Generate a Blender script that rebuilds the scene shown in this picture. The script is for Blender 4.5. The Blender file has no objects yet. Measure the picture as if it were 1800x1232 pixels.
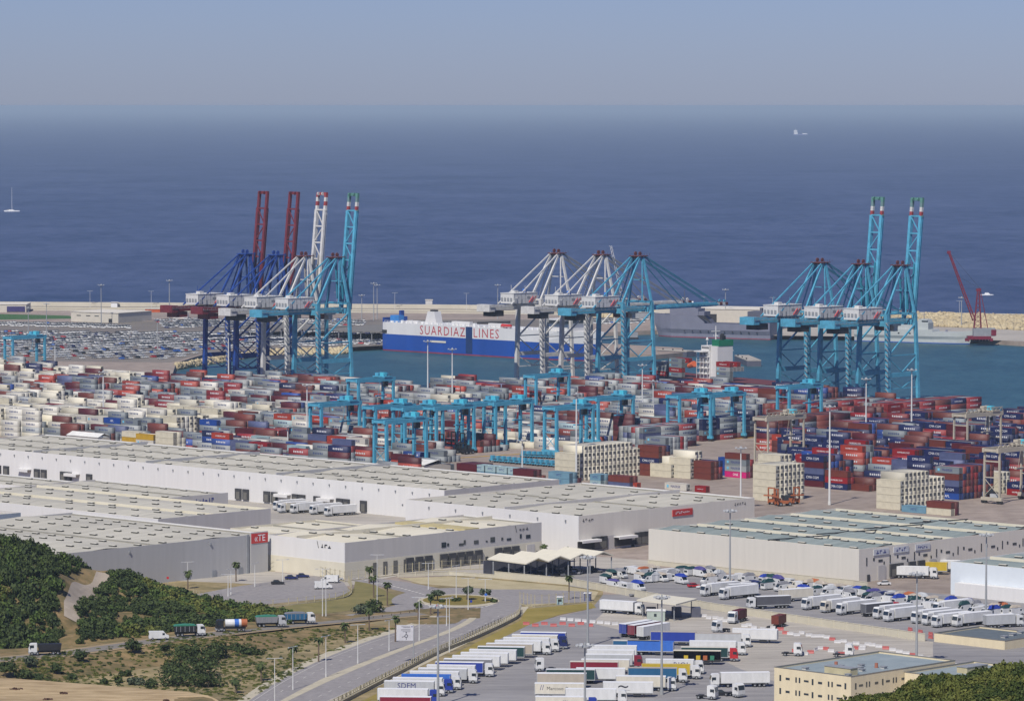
import bpy, math, random
import numpy as np
from mathutils import Vector
from mathutils.geometry import tessellate_polygon
random.seed(11); RNG = np.random.default_rng(11)
R = math.radians
scn = bpy.context.scene
C = scn.collection
# ------------------------------------------------------------------ camera, sky, sun, exposure
F, CX, CY, H = 7200.0, 900.0, 616.0, 160.0
PITCH = math.atan((616 - 186) / F)
cam = bpy.data.cameras.new('camera'); camo = bpy.data.objects.new('camera', cam); C.objects.link(camo)
cam.lens = 144.0; cam.sensor_width = 36.0; cam.clip_start = 5.0; cam.clip_end = 400000.0
camo.location = (0, 0, H); camo.rotation_euler = (math.pi / 2 - PITCH, 0, 0)
scn.camera = camo
SUN_AZ = R(203)      # compass-like angle of the sun, clockwise from +Y: behind and to one side of the camera
SUN_EL = R(50)
w = bpy.data.worlds.new("World"); scn.world = w; w.use_nodes = True
nt = w.node_tree; nt.nodes.clear()
wo = nt.nodes.new('ShaderNodeOutputWorld'); bg = nt.nodes.new('ShaderNodeBackground')
sky = nt.nodes.new('ShaderNodeTexSky'); sky.sky_type = 'NISHITA'; sky.sun_disc = False
sky.sun_elevation = SUN_EL; sky.sun_rotation = SUN_AZ; sky.air_density = 1.0; sky.dust_density = 0.2; sky.ozone_density = 2.2
sky.altitude = 0
tint = nt.nodes.new('ShaderNodeMix'); tint.data_type = 'RGBA'; tint.blend_type = 'MULTIPLY'; tint.inputs[0].default_value = 1
tint.inputs[7].default_value = (0.43, 0.53, 0.97, 1)
nt.links.new(sky.outputs[0], tint.inputs[6]); nt.links.new(tint.outputs[2], bg.inputs[0]); bg.inputs[1].default_value = 0.09
nt.links.new(bg.outputs[0], wo.inputs[0])
sun = bpy.data.lights.new('sun', 'SUN'); sun.energy = 5.0; sun.angle = R(0.53); sun.color = (1.0, 0.95, 0.87)
suno = bpy.data.objects.new('sun', sun); C.objects.link(suno)
sd = Vector((math.sin(SUN_AZ) * math.cos(SUN_EL), math.cos(SUN_AZ) * math.cos(SUN_EL), math.sin(SUN_EL)))
suno.rotation_euler = sd.to_track_quat('Z', 'Y').to_euler()
scn.view_settings.view_transform = 'Standard'; scn.view_settings.look = 'None'
scn.view_settings.exposure = -0.09; scn.view_settings.gamma = 1.0
scn.cycles.volume_bounces = 0; scn.cycles.max_bounces = 6; scn.cycles.diffuse_bounces = 2
scn.cycles.use_denoising = True
# ------------------------------------------------------------------ coordinates
cp, sp = math.cos(PITCH), math.sin(PITCH)
def G(px, py, z=0.0):
    """point at height z that the photograph shows at (px, py)"""
    X = (px - CX) / F; Y = -(py - CY) / F
    d = (X, cp + Y * sp, -sp + Y * cp)
    t = (z - H) / d[2]
    return Vector((t * d[0], t * d[1], z))
def P(x, y, z=0.0):
    z = z - H
    yc = y * cp - z * sp; zc = y * sp + z * cp
    return CX + F * x / yc, CY - F * zc / yc
TH = R(44.2)
U = Vector((math.sin(TH), math.cos(TH), 0)); V = Vector((-math.cos(TH), math.sin(TH), 0))
PHI = math.pi / 2 - TH
def len_to(p, d, px):
    """how far from ground point p along d until the picture column px"""
    k = (px - CX) / F
    yc0 = p.y * cp - (p.z - H) * sp; dyc = d.y * cp
    return (k * yc0 - p.x) / (d.x - k * dyc)
# ------------------------------------------------------------------ materials
MATS = {}
def M(name, col, rough=0.7, metal=0.0, var=0.12, scale=0.35, bump=0.0, col2=None, stretch=(1, 1, 1), spec=0.4, big=0.0):
    if name in MATS: return MATS[name]
    m = bpy.data.materials.new(name); m.use_nodes = True; MATS[name] = m
    n = m.node_tree; b = n.nodes['Principled BSDF']
    b.inputs['Roughness'].default_value = rough; b.inputs['Metallic'].default_value = metal
    b.inputs['Specular IOR Level'].default_value = spec
    tc = n.nodes.new('ShaderNodeTexCoord'); mp = n.nodes.new('ShaderNodeMapping'); mp.inputs['Scale'].default_value = stretch
    n.links.new(tc.outputs['Object'], mp.inputs[0])
    nz = n.nodes.new('ShaderNodeTexNoise'); nz.inputs['Scale'].default_value = scale; nz.inputs['Detail'].default_value = 5; nz.inputs['Roughness'].default_value = 0.65
    n.links.new(mp.outputs[0], nz.inputs[0])
    cr = n.nodes.new('ShaderNodeValToRGB')
    c2 = col2 if col2 else tuple(min(1, c * (1 + var)) for c in col)
    c1 = col if col2 else tuple(c * (1 - var) for c in col)
    cr.color_ramp.elements[0].position = 0.32; cr.color_ramp.elements[1].position = 0.68
    cr.color_ramp.elements[0].color = (*c1, 1); cr.color_ramp.elements[1].color = (*c2, 1)
    n.links.new(nz.outputs['Fac'], cr.inputs[0])
    out = cr.outputs[0]
    if big:
        nb = n.nodes.new('ShaderNodeTexNoise'); nb.inputs['Scale'].default_value = scale * 0.09; nb.inputs['Detail'].default_value = 3
        n.links.new(mp.outputs[0], nb.inputs[0])
        mr = n.nodes.new('ShaderNodeMapRange'); mr.inputs[1].default_value = 0.3; mr.inputs[2].default_value = 0.7
        mr.inputs[3].default_value = 1 - big; mr.inputs[4].default_value = 1 + big
        n.links.new(nb.outputs['Fac'], mr.inputs[0])
        vm = n.nodes.new('ShaderNodeVectorMath'); vm.operation = 'SCALE'
        n.links.new(out, vm.inputs[0]); n.links.new(mr.outputs[0], vm.inputs['Scale']); out = vm.outputs[0]
    n.links.new(out, b.inputs['Base Color'])
    if bump:
        bp = n.nodes.new('ShaderNodeBump'); bp.inputs['Strength'].default_value = bump; bp.inputs['Distance'].default_value = 0.3
        n.links.new(nz.outputs['Fac'], bp.inputs['Height']); n.links.new(bp.outputs[0], b.inputs['Normal'])
    return m
def srgb(r, g, b):
    f = lambda c: (c / 255) / 12.92 if c / 255 <= .04045 else ((c / 255 + .055) / 1.055) ** 2.4
    return (f(r) * .84, f(g) * .83, f(b) * .81)
m_white = M('white_paint', (.74, .74, .72), .5, var=.05)
m_dark = M('dark_rubber', (.02, .02, .022), .8)
m_glass = M('dark_glass', (.02, .03, .04), .15, var=.05, spec=.8)
m_shade = M('dark_opening', (.025, .026, .03), .8)
m_galv = M('galvanised_steel', (.42, .43, .43), .5, var=.08)
m_grey = M('grey_steel', (.25, .26, .27), .6)
m_cyan = M('turquoise_crane_paint', (.075, .31, .44), .55, var=.22, scale=.3, big=.15)
m_cyan2 = M('turquoise_light_paint', (.07, .31, .44), .5, var=.18)
m_navy = M('navy_crane_paint', (.015, .055, .25), .5, var=.2)
m_maroon = M('maroon_crane_paint', (.15, .022, .03), .5, var=.2)
m_redpaint = M('red_paint', (.5, .03, .025), .5)
m_cranewhite = M('greyed_white_crane_paint', (.55, .54, .51), .55, var=.14, scale=.5)
m_darkred = M('dark_red_platform', (.12, .03, .028), .7, var=.3, scale=1)
m_cream = M('cream_canvas', (.62, .58, .46), .7, var=.04)
m_black = M('black_steel', (.03, .03, .032), .6)
# ------------------------------------------------------------------ mesh builder
class MB:
    def __init__(s): s.v = []; s.f = []; s.m = []
    def hexa(s, p, m=0):
        b = len(s.v); s.v += [tuple(q) for q in p]
        for q in ((0, 3, 2, 1), (4, 5, 6, 7), (0, 1, 5, 4), (1, 2, 6, 5), (2, 3, 7, 6), (3, 0, 4, 7)):
            s.f.append(tuple(b + i for i in q)); s.m.append(m)
        return s
    def box(s, x0, x1, y0, y1, z0, z1, m=0):
        return s.hexa([(x0, y0, z0), (x1, y0, z0), (x1, y1, z0), (x0, y1, z0), (x0, y0, z1), (x1, y0, z1), (x1, y1, z1), (x0, y1, z1)], m)
    def beam(s, p, q, w, h=None, m=0):
        h = w if h is None else h
        p = Vector(p); q = Vector(q); d = (q - p).normalized()
        up = Vector((0, 0, 1)) if abs(d.z) < .93 else Vector((1, 0, 0))
        a = d.cross(up).normalized() * (w / 2); b = a.normalized().cross(d).normalized() * (h / 2)
        return s.hexa([p - a - b, p + a - b, p + a + b, p - a + b, q - a - b, q + a - b, q + a + b, q - a + b], m)
    def cyl(s, p, q, r0, r1=None, n=8, m=0, cap=True):
        r1 = r0 if r1 is None else r1
        p = Vector(p); q = Vector(q); d = (q - p).normalized()
        up = Vector((0, 0, 1)) if abs(d.z) < .93 else Vector((1, 0, 0))
        a = d.cross(up).normalized(); b = d.cross(a)
        k = len(s.v)
        for c, r in ((p, r0), (q, r1)):
            for i in range(n):
                t = 2 * math.pi * i / n; s.v.append(tuple(c + a * (r * math.cos(t)) + b * (r * math.sin(t))))
        for i in range(n):
            j = (i + 1) % n; s.f.append((k + i, k + j, k + n + j, k + n + i)); s.m.append(m)
        if cap:
            s.f.append(tuple(k + i for i in range(n))[::-1]); s.m.append(m)
            s.f.append(tuple(k + n + i for i in range(n))); s.m.append(m)
        return s
    def face(s, pts, m=0):
        k = len(s.v); s.v += [tuple(p) for p in pts]; s.f.append(tuple(range(k, k + len(pts)))); s.m.append(m); return s
    def prism(s, pts, z0, z1, m=0, mside=None):
        """outline of any shape in plan, extruded"""
        mside = m if mside is None else mside
        n = len(pts); k = len(s.v)
        s.v += [(p[0], p[1], z0) for p in pts] + [(p[0], p[1], z1) for p in pts]
        for t in tessellate_polygon([[Vector((p[0], p[1], 0)) for p in pts]]):
            a, b, c = t
            A, B, D = pts[a], pts[b], pts[c]
            if (B[0] - A[0]) * (D[1] - A[1]) - (B[1] - A[1]) * (D[0] - A[0]) < 0: b, c = c, b
            s.f.append((k + n + a, k + n + b, k + n + c)); s.m.append(m)
            if z0 is not None: s.f.append((k + a, k + c, k + b)); s.m.append(mside)
        for i in range(n):
            j = (i + 1) % n; s.f.append((k + i, k + j, k + n + j, k + n + i)); s.m.append(mside)
        return s
    def side(s, prof, y0, y1, m=0):
        """profile in x-z, extruded across y"""
        n = len(prof); k = len(s.v)
        s.v += [(p[0], y0, p[1]) for p in prof] + [(p[0], y1, p[1]) for p in prof]
        s.f.append(tuple(k + i for i in range(n))); s.m.append(m)
        s.f.append(tuple(k + n + i for i in range(n))[::-1]); s.m.append(m)
        for i in range(n):
            j = (i + 1) % n; s.f.append((k + i, k + n + i, k + n + j, k + j)); s.m.append(m)
        return s
    def add(s, arrs, m=0, o=(0, 0, 0), ex=(1, 0, 0), ey=(0, 1, 0), sc=1.0):
        """a flat (x, y) mesh laid on the plane ex, ey through o"""
        vs, fs = arrs; k = len(s.v); ex = Vector(ex); ey = Vector(ey); o = Vector(o)
        for x, y in vs: s.v.append(tuple(o + ex * (x * sc) + ey * (y * sc)))
        for f in fs: s.f.append(tuple(k + i for i in f)); s.m.append(m)
        return s
    def mesh(s, name, mats):
        me = bpy.data.meshes.new(name); me.from_pydata(s.v, [], s.f)
        for m in (mats if isinstance(mats, (list, tuple)) else [mats]): me.materials.append(m)
        if any(s.m): me.polygons.foreach_set('material_index', s.m)
        me.update(); return me
    def build(s, name, mats, parent=None, loc=None, rz=0):
        return put(name, s.mesh(name, mats), parent, loc, rz)
def put(name, me, parent=None, loc=None, rz=0):
    o = bpy.data.objects.new(name, me); C.objects.link(o)
    if parent is not None: o.parent = parent
    if loc is not None: o.location = loc
    if rz: o.rotation_euler = (0, 0, rz)
    return o
def tag(o, label=None, cat=None, group=None, kind=None):
    if label: o['label'] = label
    if cat: o['category'] = cat
    if group: o['group'] = group
    if kind: o['kind'] = kind
    return o
def thing(name, label, cat, loc=(0, 0, 0), rz=0, group=None):
    o = bpy.data.objects.new(name, None); C.objects.link(o); o.empty_display_size = 1
    o.location = loc; o.rotation_euler = (0, 0, rz); return tag(o, label, cat, group)
KIDS = {}
def dup(root, loc, rz=0, label=None):
    kids = KIDS.setdefault(root.name, [(c, [g for g in c.children]) for c in root.children])
    r = root.copy(); C.objects.link(r); r.location = loc; r.rotation_euler = (0, 0, rz)
    if label: r['label'] = label
    for c, gs in kids:
        c2 = c.copy(); C.objects.link(c2); c2.parent = r
        for g in gs:
            g2 = g.copy(); C.objects.link(g2); g2.parent = c2
    return r
TXT = {}
def text(s, spacing=1.0):
    """flat letters: (verts, faces), height about 0.7, centred on x"""
    if (s, spacing) in TXT: return TXT[(s, spacing)]
    cu = bpy.data.curves.new('lettering', 'FONT'); cu.body = s; cu.resolution_u = 2; cu.space_character = spacing; cu.align_x = 'CENTER'
    ob = bpy.data.objects.new('lettering', cu); C.objects.link(ob)
    dg = bpy.context.evaluated_depsgraph_get(); dg.update()
    me = bpy.data.meshes.new_from_object(ob.evaluated_get(dg))
    out = ([(v.co.x, v.co.y) for v in me.vertices], [tuple(p.vertices) for p in me.polygons])
    bpy.data.objects.remove(ob); bpy.data.curves.remove(cu); bpy.data.meshes.remove(me)
    TXT[(s, spacing)] = out; return out
ORD = ['first', 'second', 'third', 'fourth', 'fifth', 'sixth', 'seventh', 'eighth', 'ninth', 'tenth', 'eleventh', 'twelfth', 'thirteenth', 'fourteenth', 'fifteenth', 'sixteenth', 'seventeenth', 'eighteenth', 'nineteenth', 'twentieth']
TENS = {9: 'ninety', 10: 'hundred', 11: 'hundred and ten', 12: 'hundred and twenty', 2: 'twenty', 3: 'thirty', 4: 'forty', 5: 'fifty', 6: 'sixty', 7: 'seventy', 8: 'eighty'}
def nth(i):
    i = int(i)
    if i < 20: return ORD[i]
    t, u = divmod(i + 1, 10)
    if u == 0: return TENS[t][:-1] + 'ieth'
    return TENS[t] + '-' + ORD[u - 1]
def npoly(name, verts, faces, mats, colors=None, midx=None):
    """big mesh out of numpy arrays; faces all quads"""
    me = bpy.data.meshes.new(name); nv = len(verts); nf = len(faces)
    me.vertices.add(nv); me.vertices.foreach_set('co', np.asarray(verts, np.float32).ravel())
    me.loops.add(nf * 4); me.loops.foreach_set('vertex_index', np.asarray(faces, np.int32).ravel())
    me.polygons.add(nf); me.polygons.foreach_set('loop_start', np.arange(0, nf * 4, 4, dtype=np.int32))
    for m in mats: me.materials.append(m)
    if midx is not None: me.polygons.foreach_set('material_index', np.asarray(midx, np.int32))
    me.update(calc_edges=True)
    if colors is not None:
        at = me.color_attributes.new('Col', 'FLOAT_COLOR', 'CORNER')
        c = np.ones((nf, 4), np.float32); c[:, :3] = colors
        at.data.foreach_set('color', np.repeat(c, 4, axis=0).ravel())
    return me
# ------------------------------------------------------------------ sea, harbour water, land
def water_mat(name, c1, c2, sc, rough, bump):
    m = bpy.data.materials.new(name); m.use_nodes = True; n = m.node_tree; b = n.nodes['Principled BSDF']
    tc = n.nodes.new('ShaderNodeTexCoord')
    def noise(scale, st, det=4):
        mp = n.nodes.new('ShaderNodeMapping'); mp.inputs['Scale'].default_value = st; n.links.new(tc.outputs['Object'], mp.inputs[0])
        z = n.nodes.new('ShaderNodeTexNoise'); z.inputs['Scale'].default_value = scale; z.inputs['Detail'].default_value = det; z.inputs['Roughness'].default_value = .7
        n.links.new(mp.outputs[0], z.inputs[0]); return z
    a = noise(sc, (1, .6, 1), 9); d = noise(sc * 9, (1, .45, 1), 6)
    mx = n.nodes.new('ShaderNodeMix'); mx.data_type = 'FLOAT'; mx.inputs[0].default_value = .5
    n.links.new(a.outputs['Fac'], mx.inputs[2]); n.links.new(d.outputs['Fac'], mx.inputs[3])
    cr = n.nodes.new('ShaderNodeValToRGB'); cr.color_ramp.elements[0].position = .4; cr.color_ramp.elements[1].position = .63
    cr.color_ramp.elements[0].color = (*c1, 1); cr.color_ramp.elements[1].color = (*c2, 1)
    n.links.new(mx.outputs[0], cr.inputs[0]); n.links.new(cr.outputs[0], b.inputs['Base Color'])
    b.inputs['Roughness'].default_value = rough; b.inputs['IOR'].default_value = 1.33; b.inputs['Specular IOR Level'].default_value = .35
    bp = n.nodes.new('ShaderNodeBump'); bp.inputs['Strength'].default_value = bump; bp.inputs['Distance'].default_value = 2.0
    n.links.new(d.outputs['Fac'], bp.inputs['Height']); n.links.new(bp.outputs[0], b.inputs['Normal'])
    return m
m_sea = water_mat('open_sea_water', (.024, .046, .105), (.068, .096, .185), .0035, .55, .6)
m_harb = water_mat('harbour_basin_water', (.014, .06, .082), (.036, .105, .13), .02, .42, .5)
sea = MB().face([(-90000, -2000, -3), (90000, -2000, -3), (90000, 200000, -3), (-90000, 200000, -3)]).build('sea', m_sea); tag(sea, kind='structure')
CR_ANCHOR = {1: G(588, 692), 2: G(1122, 688), 3: G(1557, 717)}   # a point midway between the crane rails of each berth
def rail(k, px, off=0.0):
    """point of berth k's rail line (moved off metres towards the water) at picture column px"""
    p = CR_ANCHOR[k] + U * off
    return p + V * len_to(p, V, px)
q1a, q1b = rail(1, 300, 17), rail(1, 745, 17)
q2a = rail(2, 915, 17)
ln = Vector((CR_ANCHOR[3] - CR_ANCHOR[2])); ln.normalize()
q3 = CR_ANCHOR[3] + U * 17; q4 = q3 - V * 700
north = [G(310, 646, -3), G(355, 632, -3), G(460, 621, -3), G(560, 619, -3), G(613, 617, -3), G(668, 611, -3), G(960, 617, -3), G(1010, 623, -3), G(1150, 632, -3), G(1208, 627, -3), G(1198, 619, -3), G(1000, 608, -3), G(985, 594, -3), G(1155, 588, -3), G(1350, 593, -3), G(1560, 598, -3), G(1700, 603, -3), G(1740, 605, -3), G(1800, 609, -3), G(2100, 624, -3), G(2700, 648, -3)]
north = [Vector((p.x, p.y, 0)) for p in north]
south = [q1a, q1b, q1b + U * 110 - V * 0, q2a, CR_ANCHOR[2] + U * 17, q3, q4]
basin = MB().face([(p.x, p.y, -2.9) for p in [G(300, 660)] + [south[0], south[1], south[2], south[3], south[4], south[5], south[6]] + [G(3500, 700), G(2700, 600), G(1740, 580), G(985, 570), G(300, 600)]])
basin.build('harbour_water', m_harb); tag(bpy.data.objects['harbour_water'], kind='structure')
m_yard = M('yard_concrete', srgb(140, 127, 117), .85, scale=.12, col2=srgb(170, 156, 144), big=.15, stretch=(1, 1, 1))
sea_edge = [G(-500, 535), G(60, 536.5), G(800, 541), G(1300, 548.5), G(1800, 559), G(2300, 569)]
land = [Vector((-1500, 250, 0)), Vector((1500, 250, 0)), Vector((1500, 1400, 0)), q4] + south[::-1][1:] + north + sea_edge[::-1] + [Vector((-1500, 3000, 0))]
lm = MB().prism([(p.x, p.y) for p in land], -6, 0).build('ground', m_yard); tag(lm, kind='structure')
LAYER = [0.0]
def sheet(name, pts, mat, z=None, px=True):
    LAYER[0] += 0.004
    zz = 0.03 + LAYER[0] if z is None else z
    q = [G(*p) for p in pts] if px else pts
    mb = MB(); k = len(q)
    mb.v = [(p[0], p[1], zz) for p in q]
    for t in tessellate_polygon([[Vector((p[0], p[1], 0)) for p in q]]):
        a, b, c = t; A, B, D = q[a], q[b], q[c]
        if (B[0] - A[0]) * (D[1] - A[1]) - (B[1] - A[1]) * (D[0] - A[0]) < 0: b, c = c, b
        mb.f.append((a, b, c)); mb.m.append(0)
    return tag(mb.build(name, mat), kind='structure')
m_asph = M('worn_asphalt', srgb(132, 130, 132), .9, scale=.25, col2=srgb(158, 156, 155), big=.12, stretch=(.25, 1, 1))
m_road = M('road_asphalt', srgb(138, 134, 134), .9, scale=.5, col2=srgb(158, 154, 152), big=.06)
m_conc = M('pale_concrete_paving', srgb(160, 154, 145), .9, scale=.3, col2=srgb(190, 184, 173), big=.12, stretch=(.2, 1, 1))
m_dryg = M('dry_grass_ground', srgb(112, 104, 66), .95, scale=.12, col2=srgb(168, 150, 112), big=.22)
m_verge = M('yellow_green_verge', srgb(134, 122, 52), .95, scale=.1, col2=srgb(160, 142, 74), big=.12)
m_sand = M('pale_sand', srgb(150, 128, 92), .95, scale=.3, col2=srgb(196, 174, 136), big=.18, stretch=(.3, 1, 1))
m_lawn = M('green_lawn', srgb(62, 100, 50), .95, scale=.05)
m_carpark = M('car_terminal_paving', srgb(116, 110, 104), .9, scale=.03, col2=srgb(134, 127, 118), big=.1)
m_yel = M('yellow_road_paint', srgb(215, 170, 40), .8)
m_wline = M('white_road_paint', srgb(215, 212, 205), .8)
m_kerb = M('pale_kerb_stone', srgb(190, 182, 160), .85)
sheet('car_terminal_paving', [(-400, 560), (120, 566), (700, 562), (1000, 562), (1000, 600), (680, 607), (600, 611), (455, 613), (350, 623), (300, 637), (-400, 630)], m_carpark)
sheet('lawn', [(-300, 552), (0, 552), (122, 555), (130, 560), (0, 562), (-300, 562)], m_lawn)
sheet('breakwater_road', [(-400, 540), (60, 541), (800, 545.5), (1300, 552.5), (1800, 562), (2300, 572), (2300, 576), (1800, 566), (1300, 556), (800, 548), (60, 543), (-400, 542)], M('tan_gravel', srgb(150, 140, 116), .95, scale=.03, big=.2))
sheet('coast_road', [(-400, 543.5), (60, 544.5), (800, 549), (1300, 557), (1800, 567.5), (2300, 577), (2300, 579), (1800, 569.5), (1300, 559), (800, 551), (60, 546), (-400, 545)], m_asph)
sheet('quay_paving', [(1360, 590), (1560, 592), (1740, 598), (1800, 600), (2300, 625), (2300, 600), (1800, 578), (1500, 572), (1360, 570)], m_conc)
sheet('dry_ground', [(-900, 1500), (-900, 1000), (300, 1017), (470, 1002), (605, 1030), (640, 1040), (780, 1012), (870, 1004), (1000, 1000), (1060, 1020), (1060, 1060), (925, 1092), (640, 1240), (600, 1500)], m_dryg)
sheet('service_yard', [(290, 1020), (470, 1003), (605, 1020), (640, 1010), (870, 985), (960, 965), (1010, 975), (1140, 985), (1160, 990), (1160, 1025), (880, 1012), (700, 1012), (600, 1032)], m_conc)
sheet('docking_yard', [(330, 890), (400, 872), (480, 868), (720, 900), (700, 950), (420, 950)], m_conc)
sheet('car_park', [(340, 1045), (420, 1030), (560, 1010), (595, 1012), (617, 1040), (590, 1050), (470, 1062), (400, 1064)], m_road)
sheet('lorry_park', [(600, 1500), (640, 1236), (800, 1150), (925, 1096), (1040, 1070), (1060, 1045), (1160, 1042), (1400, 1085), (1700, 1130), (2100, 1160), (2100, 1500)], m_asph)
sheet('concrete_apron', [(1040, 1095), (1080, 1060), (1130, 1058), (1400, 1092), (1640, 1128), (1640, 1300), (1300, 1175), (1250, 1150), (1110, 1112)], m_conc)
sheet('inspection_yard', [(1000, 1012), (1040, 1000), (1140, 996), (1500, 1030), (1670, 1045), (2100, 1075), (2100, 1170), (1640, 1122), (1250, 1066), (1000, 1030)], m_asph)
sheet('verge', [(640, 1250), (600, 1250), (720, 1190), (840, 1128), (915, 1090), (925, 1070), (1040, 1060), (1048, 1068), (985, 1080), (930, 1098), (820, 1152), (700, 1216)], m_verge)
sheet('green_verge', [(470, 1072), (600, 1048), (622, 1034), (625, 1018), (650, 1024), (700, 1050), (690, 1062), (560, 1080), (480, 1085)], M('verge_grass', srgb(112, 108, 62), .95, scale=.1, col2=srgb(140, 130, 80)))
sheet('pale_ground', [(700, 1016), (790, 1013), (870, 1019), (1000, 1031), (1052, 1040), (1042, 1057), (960, 1062), (925, 1066), (905, 1050), (870, 1036), (790, 1030), (740, 1026)], M('pale_dry_ground', srgb(170, 158, 122), .95, scale=.12, col2=srgb(196, 184, 150), big=.1))
# roads
def ribbon(name, pts, wid, mat, z=None):
    q = [Vector(p) for p in pts]; L = []; Rr = []
    for i, p in enumerate(q):
        a = q[max(0, i - 1)]; b = q[min(len(q) - 1, i + 1)]; d = Vector((b.x - a.x, b.y - a.y, 0)).normalized(); nrm = Vector((-d.y, d.x, 0))
        L.append(p + nrm * wid / 2); Rr.append(p - nrm * wid / 2)
    LAYER[0] += 0.004; dz = (0.03 + LAYER[0]) if z is None else z
    mb = MB()
    for i in range(len(q) - 1):
        mb.face([(Rr[i].x, Rr[i].y, Rr[i].z + dz), (Rr[i + 1].x, Rr[i + 1].y, Rr[i + 1].z + dz), (L[i + 1].x, L[i + 1].y, L[i + 1].z + dz), (L[i].x, L[i].y, L[i].z + dz)])
    return tag(mb.build(name, mat), kind='structure')
def smooth(pts, n=8):
    out = []
    for i in range(len(pts) - 1):
        p0 = pts[max(0, i - 1)]; p1 = pts[i]; p2 = pts[i + 1]; p3 = pts[min(len(pts) - 1, i + 2)]
        for k in range(n):
            t = k / n
            out.append(tuple(.5 * ((2 * b) + (-a + c) * t + (2 * a - 5 * b + 4 * c - d) * t * t + (-a + 3 * b - 3 * c + d) * t ** 3) for a, b, c, d in zip(p0, p1, p2, p3)))
    out.append(tuple(pts[-1])); return out
sheet('kerb_strip', smooth([(405, 1240), (480, 1190), (560, 1152), (640, 1122), (700, 1103), (755, 1083), (775, 1070)], 4) + smooth([(930, 1066), (905, 1090), (830, 1126), (700, 1190), (590, 1240)], 4), m_kerb)
sheet('road', smooth([(425, 1240), (490, 1197), (568, 1158), (646, 1127), (706, 1108), (762, 1087), (780, 1068), (850, 1048), (915, 1052)], 5) + smooth([(915, 1052), (915, 1072), (893, 1085), (815, 1122), (690, 1180), (560, 1240)], 5), m_road)
def ellipse(cx, cy, rx, ry, n=40): return [(cx + rx * math.cos(t), cy + ry * math.sin(t)) for t in np.linspace(0, 2 * math.pi, n, endpoint=False)]
sheet('roundabout_road', ellipse(806, 1056, 118, 23), m_road)
sheet('road_west', smooth([(505, 1098), (600, 1082), (660, 1072), (700, 1062), (720, 1052)], 4) + smooth([(745, 1073), (700, 1080), (640, 1090), (560, 1100), (510, 1106)], 4), m_road)
sheet('road_north', smooth([(610, 1012), (650, 1015), (720, 1024), (780, 1036)], 4) + smooth([(740, 1048), (690, 1036), (650, 1026), (615, 1020)], 4), m_road)
sheet('road_east', [(860, 1036), (940, 1036), (1040, 1040), (1040, 1058), (925, 1062), (880, 1066)], m_road)
sheet('roundabout_kerb', ellipse(806, 1056, 72, 11.5), m_kerb)
sheet('roundabout_island', ellipse(806, 1055, 63, 9), M('island_grass', srgb(120, 108, 50), .95, scale=.1, col2=srgb(140, 125, 60)))
sheet('central_reservation', smooth([(478, 1240), (560, 1196), (640, 1163), (720, 1133), (790, 1106), (825, 1086), (826, 1076), (816, 1070)], 5) + smooth([(840, 1070), (836, 1088), (800, 1108), (724, 1137), (646, 1168), (568, 1202), (490, 1240)], 5), m_kerb)
for a in [(590, 1150), (1130, 1240), (800, 930)][:0]: pass
mk = MB(); LAYER[0] += .004; mz = .05 + LAYER[0]
def dashes(pts, dash, gap, wd):
    q = [G(*p, mz) for p in smooth(pts, 6)]; acc = 0; on = True; cur = q[0]
    for i in range(len(q) - 1):
        d = q[i + 1] - q[i]; L = d.length; t = 0
        while t < L:
            rem = (dash if on else gap) - acc; st_ = min(rem, L - t)
            if on:
                a = q[i] + d * (t / L); b = q[i] + d * ((t + st_) / L); n_ = Vector((-d.y, d.x, 0)).normalized() * wd / 2
                mk.face([a - n_, b - n_, b + n_, a + n_])
            t += st_; acc += st_
            if acc >= (dash if on else gap) - 1e-6: acc = 0; on = not on
dashes([(455, 1240), (528, 1194), (606, 1157), (684, 1128), (746, 1104), (798, 1084)], 3, 6, .22)
dashes([(525, 1240), (632, 1190), (756, 1137), (852, 1096), (880, 1080)], 3, 6, .22)
dashes([(432, 1240), (494, 1200), (570, 1161), (648, 1130), (708, 1111), (764, 1090)], 60, .01, .2)
dashes([(556, 1240), (686, 1181), (812, 1123), (890, 1086)], 60, .01, .2)
dashes([(620, 1014), (700, 1032), (745, 1044)], 1.5, 1.5, 1.0)
dashes([(748, 1062), (770, 1067), (806, 1069), (845, 1067), (866, 1062)], 1.2, 1.2, 1.1)
for i in range(19):
    a = G(926 - i * 15.2, 1132 + i * 5.5, mz); d = Vector((math.cos(R(-6)), math.sin(R(-6)), 0)); n_ = Vector((-d.y, d.x, 0)) * .1; b = a + d * 15; mk.face([a - n_, b - n_, b + n_, a + n_])
for i in range(9):
    a = G(1040 - i * 11, 1150 + i * 12, mz); b = a + Vector((math.cos(R(-5)), math.sin(R(-5)), 0)) * 40; n_ = Vector((0, .1, 0)); mk.face([a - n_, b - n_, b + n_, a + n_])
tag(mk.build('road_markings', m_wline), kind='structure')
# yellow yard lines
for p, q2 in (((790, 806), (1074, 788)), ((1290, 771), (1345, 768)), ((700, 742), (900, 730))):
    a, b = G(*p), G(*q2); ribbon('yellow_line', [a, b], 1.6, m_yel)
for i in range(14):
    a = G(800 + i * 19, 880 + i * .5); 
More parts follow.
